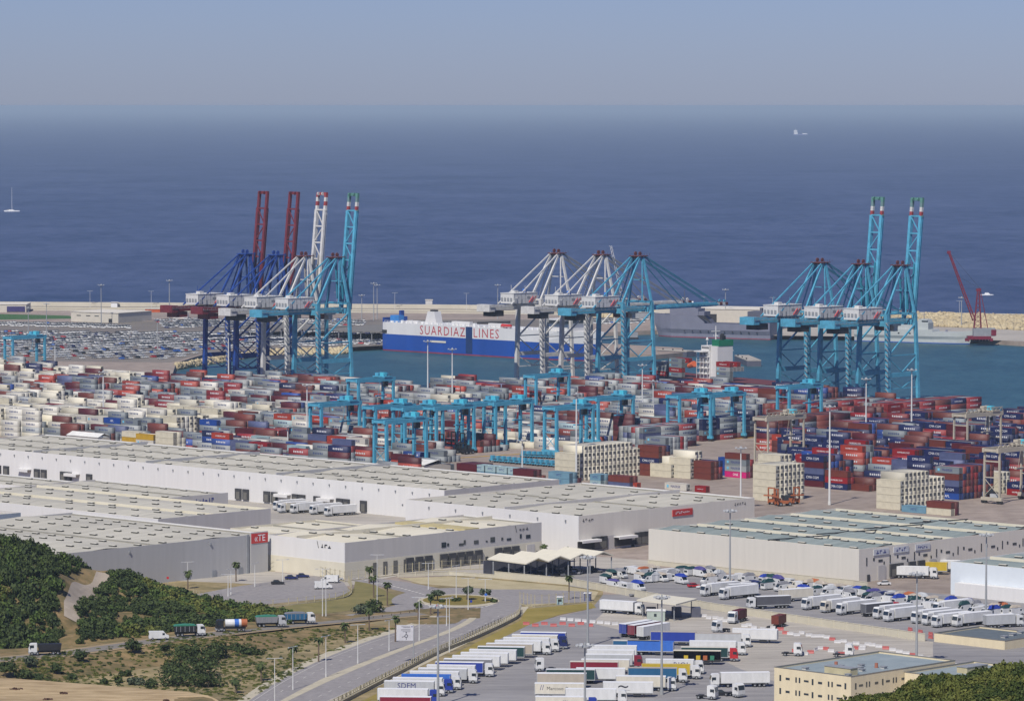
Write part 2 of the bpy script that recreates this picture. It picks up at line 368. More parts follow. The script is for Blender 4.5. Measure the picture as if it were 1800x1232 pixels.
# ------------------------------------------------------------------ hill on the near side (ground that rises)
def interp(x, xs, ys): return float(np.interp(x, xs, ys))
def YC(px): return interp(px, [-500, 0, 130, 250, 340, 430, 500], [1262, 1257, 1278, 1290, 1291, 1283, 1274])
def YE(px): return interp(px, [-500, 0, 130, 300, 400, 500, 560], [1285, 1306, 1335, 1345, 1313, 1294, 1290])
def road_y(px): return interp(px, [-300, 0, 100, 250, 420, 540, 640, 760], [1182, 1159, 1150, 1129, 1109, 1096, 1087, 1076])
def road_z(px): return interp(px, [-300, 400, 650], [3.0, 3.0, 0.15])
def terr(x, y):
    px = CX + F * x / max(y, 1)
    yr = G(px, road_y(px), road_z(px)).y; zr = road_z(px)
    hc = interp(px, [-500, 0, 60, 110, 140, 170, 190, 240, 330, 430, 520], [24, 23, 21, 18, 14.8, 12.5, 12, 9, 3.8, 1.0, .1])
    yc = YC(px); ye = YE(px)
    if y > yr + 5:
        f0 = yr + 13
        if y < f0: z = zr
        elif y < yc:
            t = (y - f0) / max(yc - f0, 1); t = t * t * (3 - 2 * t); z = zr + (max(hc, zr * .3) - zr) * t
        else:
            t = min(1, (y - yc) / max(ye - yc, 1)); t = t * t * (3 - 2 * t); z = max(hc, zr * .3) * (1 - t)
        if f0 + 2 < y: z += (1.6 * math.sin(x * .11 + y * .07) + 1.1 * math.sin(x * .23 - y * .19)) * min(1, hc / 12) * min(1, (y - f0 - 2) / 12) * (1 if y < yc else max(0, 1 - (y - yc) / 25))
    elif y > yr - 5: z = zr
    else:
        t = min(1, (yr - 5 - y) / 32); z = zr * (1 - t * t * (3 - 2 * t)) + (.5 * math.sin(x * .2) * math.sin(y * .17)) * t * (1 - t) * 2
        yd = interp(px, [-100, 0, 340, 430], [1126, 1122, 1094, 1080])
        if px < 460 and y < yd + 6:
            t = min(1, (yd + 6 - y) / 6); k = interp(px, [360, 450], [1, 0]); z = z + 2.6 * t * k
    return max(z, -0.3)
def edge_fade(px): return 1
xs = np.arange(-260, -8, 2.5); ys = np.arange(1040, 1402, 2.5)
hm = MB(); zz = np.zeros((len(xs), len(ys)))
for i, x in enumerate(xs):
    for j, y in enumerate(ys):
        z = terr(x, y); px = CX + F * x / y
        if z <= 0.02 or px > 640: z = -0.25 if z <= .02 else z
        hm.v.append((x, y, z)); zz[i, j] = z
for i in range(len(xs) - 1):
    for j in range(len(ys) - 1):
        if max(zz[i, j], zz[i + 1, j], zz[i, j + 1], zz[i + 1, j + 1]) <= 0: continue
        a = i * len(ys) + j; hm.f.append((a, a + len(ys), a + len(ys) + 1, a + 1)); hm.m.append(0)
m_hill = M('dry_hill_earth', srgb(92, 88, 50), .95, scale=.2, col2=srgb(152, 128, 90), bump=1.0, big=.25)
hill = hm.build('hillside', m_hill); tag(hill, kind='structure')
# road over the hill foot with its verges, the dirt track and the sandy bench
hr = [G(px, road_y(px), road_z(px)) for px in range(-240, 640, 20)] + [G(px, road_y(px), .15) for px in (660, 700, 740)]
ribbon('hill_road_shoulder', hr, 11.5, M('dusty_shoulder', srgb(160, 142, 112), .95, scale=.1), .06)
ribbon('hill_road', hr, 7.2, M('dusty_asphalt', srgb(132, 127, 120), .9, scale=.1), .1)
def drape(name, pts, mat, dz=.12):
    """a strip laid over the hill between two rows of picture points given as ((left), (right)) at guessed distances"""
    mb = MB()
    rows = []
    for (xa, xb, y) in pts:
        rows.append([(xa + (xb - xa) * t, y) for t in np.linspace(0, 1, 7)])
    for i in range(len(rows) - 1):
        for k in range(6):
            q = [rows[i][k], rows[i][k + 1], rows[i + 1][k + 1], rows[i + 1][k]]
            mb.face([(x, y, terr(x, y) + dz) for x, y in q])
    return tag(mb.build(name, mat), kind='structure')
def hx(px, y): return (px - CX) * y / F
tp = []
for t in np.linspace(0, 1, 30):
    y = 1212 + (1284 - 1212) * t
    xa = interp(t, [0, .15, .3, .5, .7, .85, 1], [108, 108, 112, 122, 140, 158, 166]); xb = interp(t, [0, .15, .3, .5, .7, .85, 1], [136, 134, 140, 160, 184, 192, 190])
    tp.append((hx(xa, y), hx(xb, y), y))
drape('dirt_track', tp, M('pale_track_gravel', srgb(160, 148, 134), .95, scale=.3, col2=srgb(178, 166, 150)), .25)
sp_ = []
for y in np.arange(1040, 1125, 3): sp_.append((hx(-250, y), hx(interp(y, [1040, 1084, 1094, 1122], [400, 380, 330, 0]), y), y))
drape('sand_bench', sp_, m_sand, .15)
# near hill in the corner: scrub-covered slope between the camera and the lorry park
def near_h(x, y):
    px = CX + F * x / 620.0
    r = interp(px, [300, 900, 1300, 1440, 1490, 1560, 1640, 1700, 1800, 2000, 2600], [0, 18, 52, 62.6, 65.4, 67.2, 69.4, 70.9, 72.0, 74, 77])
    if y < 620: r2 = r - (620 - y) * .05
    else: t = min(1, (y - 620) / 300); r2 = r * (1 - t * t * (3 - 2 * t)) - (y - 620) * .02 * (t < .3)
    return r2 + .5 * math.sin(x * .35) * math.sin(y * .3)
nm = MB(); nx = np.arange(-60, 180, 4); ny = np.arange(540, 930, 6)
for x in nx:
    for y in ny: nm.v.append((x, y, max(near_h(x, y), -.5)))
for i in range(len(nx) - 1):
    for j in range(len(ny) - 1):
        a = i * len(ny) + j; nm.f.append((a, a + len(ny), a + len(ny) + 1, a + 1)); nm.m.append(0)
tag(nm.build('near_hillside', M('scrubby_earth', srgb(90, 82, 40), .95, scale=.2)), kind='structure')
# ------------------------------------------------------------------ haze
hz = MB().box(-91000, 91000, -2500, 201000, -7.5, 162).build('haze', None); hz.data.materials.clear()
mh_ = bpy.data.materials.new('sea_haze'); mh_.use_nodes = True; n_ = mh_.node_tree; n_.nodes.clear()
oo = n_.nodes.new('ShaderNodeOutputMaterial'); pv = n_.nodes.new('ShaderNodeVolumePrincipled')
pv.inputs['Color'].default_value = (.69, .855, .97, 1); pv.inputs["Density"].default_value = 0.000037; pv.inputs['Anisotropy'].default_value = 0.08
n_.links.new(pv.outputs[0], oo.inputs['Volume']); hz.data.materials.append(mh_); tag(hz, kind='stuff', label='thin sea haze over the whole port')
# ------------------------------------------------------------------ foliage
def leaf_mat(name, c1, c2):
    m = M(name, c1, .75, col2=c2, scale=.45, spec=.2)
    return m
m_leafd = leaf_mat('dark_scrub_leaves', (.012, .026, .009), (.075, .1, .028))
m_leafo = leaf_mat('olive_scrub_leaves', (.07, .09, .018), (.15, .155, .035))
m_leafp = leaf_mat('palm_leaves', (.03, .05, .015), (.08, .1, .03))
m_leafg = leaf_mat('grey_green_leaves', (.05, .07, .04), (.1, .12, .07))
m_bark = M('bark', (.14, .1, .07), .9)
def clump_quads(n, rx, ry, rz, cz, leaf, lumps=5, rng=RNG):
    """leaf-sized quads spread through a lumpy crown; returns (n*4, 3)"""
    lc = rng.normal(size=(lumps, 3)); lc /= np.linalg.norm(lc, axis=1)[:, None]; lc *= rng.uniform(.25, .62, (lumps, 1)); lc[:, 2] = np.abs(lc[:, 2]) * .9
    lr = rng.uniform(.32, .55, lumps)
    w_ = rng.integers(0, lumps, n); d = rng.normal(size=(n, 3)); d /= np.linalg.norm(d, axis=1)[:, None]
    rad = lr[w_] * rng.uniform(.55, 1.08, n) ** .6
    c = lc[w_] + d * rad[:, None]; c *= np.array([rx, ry, rz]); c[:, 2] += cz; c[:, 2] = np.maximum(c[:, 2], .08 * rz)
    nrm = d + rng.normal(size=(n, 3)) * .5; nrm /= np.linalg.norm(nrm, axis=1)[:, None]
    a = np.cross(nrm, rng.normal(size=(n, 3))); a /= np.linalg.norm(a, axis=1)[:, None]; b = np.cross(nrm, a)
    s = leaf * rng.uniform(.5, 1.2, (n, 1)); a *= s; b *= s * .75
    q = np.stack([c - a - b, c + a - b, c + a + b, c - a + b], 1)
    return q.reshape(-1, 3)
def quad_faces(nv): return np.arange(nv, dtype=np.int32).reshape(-1, 4)
def leaf_obj(name, verts, mats, parent=None, loc=None, midx=None, rz=0):
    return put(name, npoly(name, verts, quad_faces(len(verts)), mats, midx=midx), parent, loc, rz)
TPL = [clump_quads(260, 1, 1, 1, .15, .13, 6 + k) for k in range(8)]
def scatter(name, pts, mats, kindlabel):
    vs = []; mi = []
    for (x, y, z, r, hgt, k) in pts:
        t = TPL[RNG.integers(0, 8)]; a = RNG.uniform(0, 6.28); ca, sa = math.cos(a), math.sin(a)
        q = t.copy(); q[:, :2] = q[:, :2] @ np.array([[ca, sa], [-sa, ca]]); q *= np.array([r, r, hgt]); q += np.array([x, y, z - .2])
        vs.append(q); mi.append(np.full(len(q) // 4, k))
    o = leaf_obj(name, np.concatenate(vs), mats, midx=np.concatenate(mi)); return tag(o, kind='stuff', label=kindlabel)
def inpoly(x, y, poly):
    c = False; j = len(poly) - 1
    for i in range(len(poly)):
        xi, yi = poly[i]; xj, yj = poly[j]
        if (yi > y) != (yj > y) and x < (xj - xi) * (y - yi) / (yj - yi) + xi: c = not c
        j = i
    return c
sc_pts = []
for x in np.arange(-255, -60, 2.3):
    for y in np.arange(1185, 1350, 2.4):
        xx = x + RNG.uniform(-1.2, 1.2); yy = y + RNG.uniform(-1.3, 1.3); px = CX + F * xx / yy; z = terr(xx, yy)
        if px > 505 or px < -330: continue
        _, py = P(xx, yy, z)
        foot = G(px, road_y(px), 3).y + interp(px, [0, 110, 150, 300, 420, 505], [14, 13, 15, 15, 24, 14])
        if yy < foot + 2 * math.sin(xx * .3): continue
        yc = YC(px)
        if yy > yc + 14 or yy > YE(px) - 4: continue
        tx0 = interp(yy, [1200, 1230, 1250, 1265, 1284, 1300], [98, 92, 96, 116, 144, 150]); tx1 = interp(yy, [1200, 1230, 1250, 1265, 1284, 1300], [134, 134, 156, 182, 186, 192])
        if tx0 < px < tx1 and yy < 1300: continue
        if 128 < px < 200 and yy > 1278 and RNG.random() < .5: continue
        bare = math.sin(xx * .13 + 1.3) * math.sin(yy * .11 + xx * .05)
        if bare > .86 and RNG.random() < .8: continue
        if RNG.random() < .06: continue
        tall = interp(px, [0, 130, 200, 500], [2.6, 2.2, 1.7, 1.5]) * RNG.uniform(.7, 1.4)
        sz = RNG.choice([.7, 1.0, 1.45], p=[.3, .5, .2]); patch = math.sin(xx * .05 + 2) + math.sin(yy * .09 + xx * .03)
        sc_pts.append((xx, yy, z, RNG.uniform(1.5, 2.6) * sz, tall * 1.1 * sz ** .8, (0 if RNG.random() < .8 else 2) if patch > -.3 else (1 if RNG.random() < .6 else 2)))
scatter('hillside_scrub', sc_pts, [m_leafd, m_leafo, leaf_mat('mid_green_leaves', (.035, .065, .015), (.1, .14, .03))], 'dense dark green scrub covering the hillside above the road')
# low tufts on the banks
tf = []
for _ in range(9000):
    px = RNG.uniform(-10, 700); py = RNG.uniform(1100, 1240)
    g = G(px, py, 1.0); px2, _y = P(g.x, g.y, 1)
    if py < road_y(px) + 10: continue
    if py > interp(px, [0, 340, 430, 560, 700], [1186, 1216, 1228, 1150, 1098]): continue
    d_ = math.sin(g.x * .08) * math.sin(g.y * .05 + 1)
    if RNG.random() > .6 + .5 * d_: continue
    tf.append((g.x, g.y, terr(g.x, g.y), RNG.uniform(.4, 1.3), RNG.uniform(.25, .8), 1 if RNG.random() < .7 else 0))
scatter('bank_tufts', tf, [m_leafd, m_leafo], 'low dry tufts and weeds on the banks below the road')
nf = []
for x in np.arange(36, 110, 1.1):
    for y in np.arange(575, 690, 1.9):
        xx = x + RNG.uniform(-.6, .6); yy = y + RNG.uniform(-.9, .9); z = near_h(xx, yy); px, py = P(xx, yy, z + 1)
        if py > 1262 or px > 1850 or RNG.random() < .1 or yy > 655: continue
        nf.append((xx, yy, z, RNG.uniform(.8, 1.5), RNG.uniform(.7, 1.5) * (1.1 + .5 * math.sin(xx * .5)), 1 if math.sin(xx * .45) * math.sin(yy * .2 + xx * .1) + RNG.uniform(-.7, .7) > -.1 else 0))
scatter('near_scrub', nf, [leaf_mat('green_scrub_leaves', (.025, .045, .01), (.08, .1, .02)), m_leafo], 'yellow green scrub on the near hill corner')
def bush(px, py, w_, h_, label, mat=m_leafd, n=600, z=None, name='bush', cat='bush', group='bushes on the banks'):
    g = G(px, py, 1.0); z = terr(g.x, g.y) if z is None else z; g = G(px, py, z)
    vs = clump_quads(n, w_ / 2 * 1.25, w_ / 2 * 1.25, h_ * .8, h_ * .25, .32, 9)
    o = thing(name, label, cat, (g.x, g.y, z), 0, group)
    leaf_obj('foliage', vs, [mat], o)
    MB().cyl((0, 0, -.3), (0, 0, h_ * .5), .14, .07, 5).cyl((0, 0, .1), (.5, .2, h_ * .6), .09, .04, 5).build('stem', m_bark, o)
    return o
bl = [(330, 1165, 15, 6.5, 'largest dark green bush, top of the big thicket below the hill road'), (352, 1186, 15, 6, 'dark green bush in the middle of the big thicket on the bank'),
      (318, 1204, 13, 5, 'dark bush at the lower left of the big thicket'), (366, 1208, 10, 5, 'dark bush at the lower right of the big thicket'), (302, 1186, 9, 4.5, 'small dark bush on the west flank of the big thicket'),
      (376, 1158, 10, 5.5, 'dark bush at the upper right of the big thicket beside the road'),
      (234, 1143, 6.5, 4, 'reddish dark bush right at the road edge above the bare bank'), (143, 1158, 4.2, 3, 'small round dark bush just below the hill road'), (98, 1180, 3.6, 3, 'small dark bush lowest on the bare bank by the sand'),
      (55, 1168, 4, 2.4, 'flat grey green bush under the road near the black tipper'), (290, 1144, 3.6, 2.4, 'small bush between the road and the big thicket'), (8, 1180, 7, 3.2, 'dark bush cut by the left edge of the photo'),
      (40, 1192, 6, 3, 'low dark bush at the edge of the sand'), (68, 1196, 4, 2.4, 'small low bush at the sand edge, next to a larger low bush'), (126, 1194, 2.4, 2, 'tiny dark bush at the sand edge'),
      (220, 1188, 3.5, 2.2, 'small bush beside the steep bare bank'), (238, 1203, 5, 2.6, 'brownish bush below the steep bare bank'), (264, 1208, 3.6, 2.6, 'narrow bush left of the big thicket near the sand'),
      (420, 1145, 9, 2.6, 'wide low bush on the grassy bank below the tipper trucks'), (445, 1150, 6, 2.2, 'low bush on the grassy bank, right of the wide one'),
      (655, 1075, 8, 4.4, 'round dark bush on the grass beside the palm'), (632, 1076, 7, 3, 'purplish low bush left of the round bush'), (208, 1200, 2.6, 1.8, 'tiny bush below the bare bank'), (185, 1202, 2.4, 1.8, 'tiny bush in the dry grass by the sand')]
for a in bl:
    bush(a[0], a[1], a[2], a[3], a[4].replace(' left of', ' beside').replace(' right of', ' just east of'), m_leafd if 'purpl' not in a[4] and 'brown' not in a[4] and 'grey' not in a[4] else m_leafg, n=int(120 + a[2] * 55))
def round_tree(px, py, h_, w_, label, mat=m_leafg):
    g = G(px, py, 0.05); o = thing('tree', label, 'tree', g, 0, 'trees on the roundabout')
    MB().cyl((0, 0, -.1), (0, 0, h_ * .5), .22, .14, 7).cyl((0, 0, h_ * .4), (.9, .3, h_ * .72), .1, .05, 5).cyl((0, 0, h_ * .4), (-.9, -.2, h_ * .7), .1, .05, 5).cyl((0, 0, h_ * .45), (.1, .7, h_ * .8), .1, .05, 5).build('trunk', m_bark, o)
    leaf_obj('crown', clump_quads(420, w_ / 2 * 1.2, w_ / 2 * 1.2, h_ * .42, h_ * .5, .3, 8), [mat], o)
round_tree(769, 1056, 4.6, 5, 'wide grey green tree at the west end of the roundabout')
round_tree(821, 1054, 5.6, 4.4, 'tall grey green tree in the middle of the roundabout')
round_tree(853, 1056, 5.2, 4, 'grey green tree at the east end of the roundabout')
for i, (px, py, w_) in enumerate([(801, 1056, 3.8), (866, 1058, 3), (776, 1058, 2.4)]):
    bush(px, py, w_, 1.3, ['low clipped dark shrub between two roundabout trees', 'low dark shrub at the east tip of the roundabout', 'small shrub under the west roundabout tree'][i], z=.08, n=160, group='shrubs on the roundabout')
# palms
def make_palm(h_, seed):
    rg = random.Random(seed); o = thing('palm_tree', 'palm', 'palm', (0, 0, 0), 0, 'palms along the roads')
    MB().cyl((0, 0, -.2), (.05, 0, h_ * .5), .26, .2, 7).cyl((.05, 0, h_ * .5), (.12, .05, h_), .2, .22, 7).build('trunk', m_bark, o)
    mb = MB()
    for k in range(22):
        a = rg.uniform(0, 6.28); el = rg.uniform(-.5, 1.2); L = rg.uniform(1.9, 2.5); d = Vector((math.cos(a), math.sin(a), 0)); s = Vector((-d.y, d.x, 0))
        p = Vector((.12, .05, h_)); pts = [p]
        for j in range(4):
            e = el - j * .55; p = p + (d * math.cos(e) + Vector((0, 0, math.sin(e)))) * L / 4; pts.append(p)
        for j in range(4):
            for sgn in (1, -1):
                w0 = (.12, .42, .45, .3, .04)[j]; w1 = (.12, .42, .45, .3, .04)[j + 1]
                q = [pts[j], pts[j + 1], pts[j + 1] + s * sgn * w1 - Vector((0, 0, w1 * .5)), pts[j] + s * sgn * w0 - Vector((0, 0, w0 * .5))]
                mb.face(q if sgn > 0 else q[::-1])
    mb.build('crown', m_leafp, o); return o
palms = [(514, 1178, 6.5, 'palm on the bank between two lamp posts'), (560, 1163, 6.3, 'palm on the dry bank, east of the lamp post palm'), (607, 1130, 5.4, 'palm on the dry bank above the road bend'), (649, 1108, 6.2, 'full palm by the hill road, on the dry bank'),
         (695, 1128, 7.2, 'palm directly behind the large road sign'), (735, 1090, 5.4, 'palm on the bare slope between sign and roundabout'), (757, 1080, 6, 'palm in front of the roundabout'), (657, 1050, 6.6, 'palm at the curved grass edge near the car park'),
         (681, 1065, 7.2, 'tall palm standing on the kerb west of the roundabout'), (649, 1025, 5, 'small palm in front of the cream warehouse wall'), (1000, 1054, 7.2, 'lone palm beside the gate kiosk'),
         (459, 1197, 4.6, 'palm on the grassy slope, nearest to the footpath'), (415, 1218, 3.6, 'thin withered palm on the dry slope'), (415, 1004 + 18, 6, 'palm in front of the grey warehouse wall'), (330, 1035, 5.5, 'dark palm by the grey warehouse near the hill'), (956, 985, 5, 'small dark palm by the white warehouse corner'), (998, 988, 4.6, 'small dark palm beside the white wall, east of the other')]
for i, (px, py, h_, lb) in enumerate(palms):
    g = G(px, py, 0); z = terr(g.x, g.y) if px < 700 else 0; z = max(z, 0); g = G(px, py, z)
    o = make_palm(h_, 50 + i); o.location = g; o['label'] = lb; o.rotation_euler = (0, 0, i * 1.3)
# ------------------------------------------------------------------ buildings
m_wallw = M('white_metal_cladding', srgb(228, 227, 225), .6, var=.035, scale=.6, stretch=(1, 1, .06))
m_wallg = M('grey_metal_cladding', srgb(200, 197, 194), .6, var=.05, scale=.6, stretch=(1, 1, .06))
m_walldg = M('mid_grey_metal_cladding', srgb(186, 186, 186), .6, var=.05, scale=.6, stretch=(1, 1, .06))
m_wallb = M('beige_grey_cladding', srgb(230, 224, 212), .6, var=.04, scale=.6, stretch=(1, 1, .06))
m_wallc = M('cream_plinth_wall', srgb(222, 216, 196), .75, var=.05, scale=.2)
m_roof = M('pale_roof_sheet', srgb(180, 177, 164), .85, scale=.35, col2=srgb(202, 198, 184), stretch=(.08, 1, 1), big=.08)
m_roofw = M('cream_roof_sheet', srgb(214, 208, 186), .85, scale=.05, col2=srgb(226, 220, 200))
m_roofg = M('grey_green_roof_sheet', srgb(126, 138, 136), .85, scale=.35, col2=srgb(150, 161, 157), stretch=(.08, 1, 1), big=.1)
m_seam = M('roof_seam', srgb(150, 148, 138), .85)
m_vent = M('roof_light_dome', srgb(206, 203, 190), .6)
m_ventd = M('roof_light_shaded_side', srgb(78, 78, 74), .8)  # shade on the sides of the roof lights, put into a dark colour
m_dock = M('dock_shelter', (.05, .05, .052), .85)
m_dockd = M('dock_door', srgb(112, 110, 104), .6)
m_blue = M('sign_blue', (.03, .06, .3), .5); m_red = M('sign_red', (.5, .035, .03), .5); m_txtw = M('sign_white', (.8, .8, .8), .5); m_txtd = M('sign_dark', (.03, .03, .04), .6); m_txtb = M('sign_navy', (.03, .04, .2), .6)
VENT = {}
def vent_mesh(kind):
    if kind not in VENT:
        mb = MB().box(-.55, .55, -1.5, 1.5, 0, .5, 1)
        mb.side([(-.6, .5), (.6, .5), (.3, .66), (-.3, .66)], -1.55, 1.55, 0)
        VENT[kind] = mb.mesh('roof_light', [m_vent, m_ventd])
    return VENT[kind]
def grid_points(L, D, su, sv, mu, mv, jit=0, skip=0):
    out = []
    for i, x in enumerate(np.arange(mu, D - mu * .6, su)):
        for y in np.arange(mv + (i % 2) * sv * .0, L - mv * .6, sv):
            if RNG.random() < skip: continue
            out.append((x + RNG.uniform(-jit, jit), y + RNG.uniform(-jit, jit)))
    return out
def warehouse(label, px, py, xl, xr, h_, wall, wallr=None, roof=None, plinth=None, vents=None, bays=None, ribs=None, group='warehouses', docks_r=(), docks_l=(), signs=(), length=None, depth=None, gable=.9, name='warehouse'):
    """near corner at picture ground point (px, py); its long sides run along V (to xl) and along U (to xr).
    local axes: x = along U (into the picture, to one side), y = along V"""
    p = G(px, py, 0)
    L = length if length else len_to(p, V, xl); D = depth if depth else len_to(p, U, xr)
    o = thing(name, label, 'warehouse', p, PHI, group)
    wallr = wallr or wall; roof = roof or m_roof
    z0 = plinth or 0
    mb = MB(); t = .25
    # four walls: 0 = side facing -x (long front), 1 = side facing -y
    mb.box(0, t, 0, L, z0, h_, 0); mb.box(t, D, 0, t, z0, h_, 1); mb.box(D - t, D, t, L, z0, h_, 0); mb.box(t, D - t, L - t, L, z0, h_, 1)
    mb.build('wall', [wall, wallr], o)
    if plinth:
        MB().box(-.1, t, -.1, L, 0, z0, 0).box(t, D, -.1, t, 0, z0, 0).build('plinth', [m_wallc], o)
    # roof: shallow gables with ridges along y (the long way), wr = bay width
    bays = bays or max(1, round(D / 40)); wr = (D - 2 * t) / bays; rb = MB()
    for b in range(bays):
        x0 = t + b * wr; x1 = x0 + wr; xm = (x0 + x1) / 2; zb = h_ - .9; zr_ = zb + gable
        rb.face([(x0, t, zb), (xm, t, zr_), (xm, L - t, zr_), (x0, L - t, zb)][::-1]); rb.face([(xm, t, zr_), (x1, t, zb), (x1, L - t, zb), (xm, L - t, zr_)][::-1])
    rb.build('roof', [roof], o)
    def rz(x):
        f = ((x - t) % wr) / wr; return h_ - .9 + gable * (1 - abs(2 * f - 1))
    sm_ = MB()
    for b in range(0, bays + 1): sm_.box(max(.3, t + b * wr - .35), min(D - .3, t + b * wr + .35), t, L - t, h_ - .95, h_ - .45 + (.5 if ribs else 0), 0)
    if ribs or bays > 1: sm_.build('roof_gutter', [ribs or m_seam], o)
    if vents:
        su, sv, mu, mv, skip = vents; pts = [q for q in grid_points(L, D, su, sv, mu, mv, .25, skip)]
        def vis(q):
            w3 = p + U * q[0] + V * q[1]; a, b = P(w3.x, w3.y, h_); return -20 < a < 1820
        pts = [q for q in pts if vis(q)]
        pts.sort(key=lambda q: (p + U * q[0] + V * q[1]).y)
        me = vent_mesh(0)
        for q in pts[:100]: put('roof_light', me, o, (q[0], q[1], rz(q[0]) - .05))
        if len(pts) > 100:
            mb2 = MB()
            for q in pts[100:]:
                z = rz(q[0]) - .05; mb2.box(q[0] - .65, q[0] + .65, q[1] - 1.5, q[1] + 1.5, z, z + .42, 1); mb2.box(q[0] - .5, q[0] + .5, q[1] - 1.4, q[1] + 1.4, z + .42, z + .66, 0)
            tag(mb2.build('roof_lights', [m_vent, m_ventd], o), kind='stuff')
    def dock(x, y, axis, w_=3.5, hh=4.3, zb=.7):
        d = MB()
        if axis == 'r':
            d.box(x - w_ / 2, x + w_ / 2, -.7, -.02, zb, zb + hh, 0); q = MB().box(x - w_ * .3, x + w_ * .3, -.78, -.71, zb + .1, zb + hh * .6, 0)
        else:
            d.box(-.7, -.02, y - w_ / 2, y + w_ / 2, zb, zb + hh, 0); q = MB().box(-.78, -.71, y - w_ * .3, y + w_ * .3, zb + .1, zb + hh * .72, 0)
        s_ = d.build('dock_shelter', [m_dock], o); q.build('dock_door', [m_dockd], s_)
    for (xp, kind) in docks_r:
        x = len_to(p, U, xp)
        if kind == 'dock': dock(x, 0, 'r')
        elif kind == 'shutter': MB().box(x - 2, x + 2, -.3, -.11, 0, 5, 0).build('roller_shutter', [m_wallg], o)
        elif kind == 'door': MB().box(x - .7, x + .7, -.25, -.11, 0, 2.4, 0).build('door', [m_dock], o)
        elif kind == 'canopy':
            c = MB().box(x - 5, x + 5, -3.2, -.1, 4.2, 4.5, 0).box(x - 5, x + 5, -3.2, -3.0, 3.6, 4.2, 0).build('dock_canopy', [m_wallw], o)
            MB().box(x - 4.6, x + 4.6, -.5, -.12, .9, 3.9, 0).build('dock_shelter', [m_dock], o)
    for (xp, kind) in docks_l:
        y = len_to(p, V, xp)
        if kind == 'dock': dock(0, y, 'l')
        else: MB().box(-2.4, -.05, y - 4, y + 4, 4.3, 4.6, 0).box(-2.4, -2.2, y - 4, y + 4, 3.4, 4.3, 0).build('dock_canopy', [m_wallw], o)
    return o, p, L, D
def wall_text(o, s, axis, pos, z, size, mat, name='lettering', off=.14):
    """letters on the side facing -y ('r') at local x = pos, or on the side facing -x ('l') at local y = pos"""
    if axis == 'r': MB().add(text(s), 0, (pos, -off, z), (1, 0, 0), (0, 0, 1), size).build(name, [mat], o)
    else: MB().add(text(s), 0, (-off, pos, z), (0, -1, 0), (0, 0, 1), size).build(name, [mat], o)
def scribble(o, axis, pos, z, w_, h_, mat, n=6, off=.14):
    """a line of marks too small to read in the photograph"""
    mb = MB(); x = -w_ / 2; rg = random.Random(int(pos * 7 + n))
    for k in range(n):
        ww = w_ / n * rg.uniform(.55, .85); z1 = z + h_ * rg.choice((1, 1, .7)); z0 = z + h_ * rg.choice((0, 0, .3))
        for a, b, c, d in ((x, x + ww * .28, z0, z1), (x + ww * .28, x + ww, z1 - h_ * .28, z1)) if k % 2 else ((x, x + ww, z0, z0 + h_ * .3), (x + ww * .4, x + ww * .7, z0 + h_ * .3, z1)):
            q = [(a, c), (b, c), (b, d), (a, d)]
            if axis == 'r': mb.face([(pos + u_, -off, v_) for u_, v_ in q])
            else: mb.face([(-off, pos - u_, v_) for u_, v_ in q])
        x += w_ / n
    mb.build('lettering', [mat], o)
# long white warehouse
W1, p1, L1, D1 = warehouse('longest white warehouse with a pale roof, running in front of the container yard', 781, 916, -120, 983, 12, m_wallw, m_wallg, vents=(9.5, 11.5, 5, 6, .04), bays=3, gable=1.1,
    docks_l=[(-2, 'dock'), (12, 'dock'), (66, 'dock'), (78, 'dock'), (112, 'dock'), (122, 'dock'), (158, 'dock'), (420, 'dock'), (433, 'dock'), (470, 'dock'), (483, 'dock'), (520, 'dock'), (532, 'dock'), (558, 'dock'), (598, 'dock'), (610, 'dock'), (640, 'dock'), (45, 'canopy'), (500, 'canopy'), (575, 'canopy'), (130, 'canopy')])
fw = MB()
for yv in (L1 * .30, L1 * .55, L1 * .78): fw.box(.3, D1 - .3, yv, yv + .5, 10.8, 12.7, 0)
fw.build('fire_wall', [m_walldg], W1)
lm_ = MB()
for k in range(34):
    y = 8 + k * L1 / 34; MB().box(-.5, -.05, y - .2, y + .2, 9.6, 10.3, 0).build('wall_lamp', [m_grey], W1)
# DAMCO building
W2b, p_, L_, D_ = warehouse('low grey roofed warehouse with a dark name board on its gable wall', 292, 921, 60, 401, 10, m_wallw, m_wallg, vents=(10, 12, 5, 6, .1), bays=2)
scribble(W2b, 'r', D_ - 12, 6.4, 10, 2.2, m_txtb, 6)
warehouse('flat grey roofed warehouse at the left edge behind the others', 118, 905, -140, 215, 9.5, m_wallw, m_wallg, vents=(10, 12, 5, 6, .1), bays=2)
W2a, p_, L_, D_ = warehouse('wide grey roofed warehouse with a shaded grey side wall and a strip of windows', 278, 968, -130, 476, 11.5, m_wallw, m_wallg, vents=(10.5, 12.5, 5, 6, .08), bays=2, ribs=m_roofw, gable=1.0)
for k in range(7): MB().box(D_ - 42 + k * 5, D_ - 38.6 + k * 5, -.15, -.02, 3.2, 5.2, 0).build('window', [m_glass], W2a)
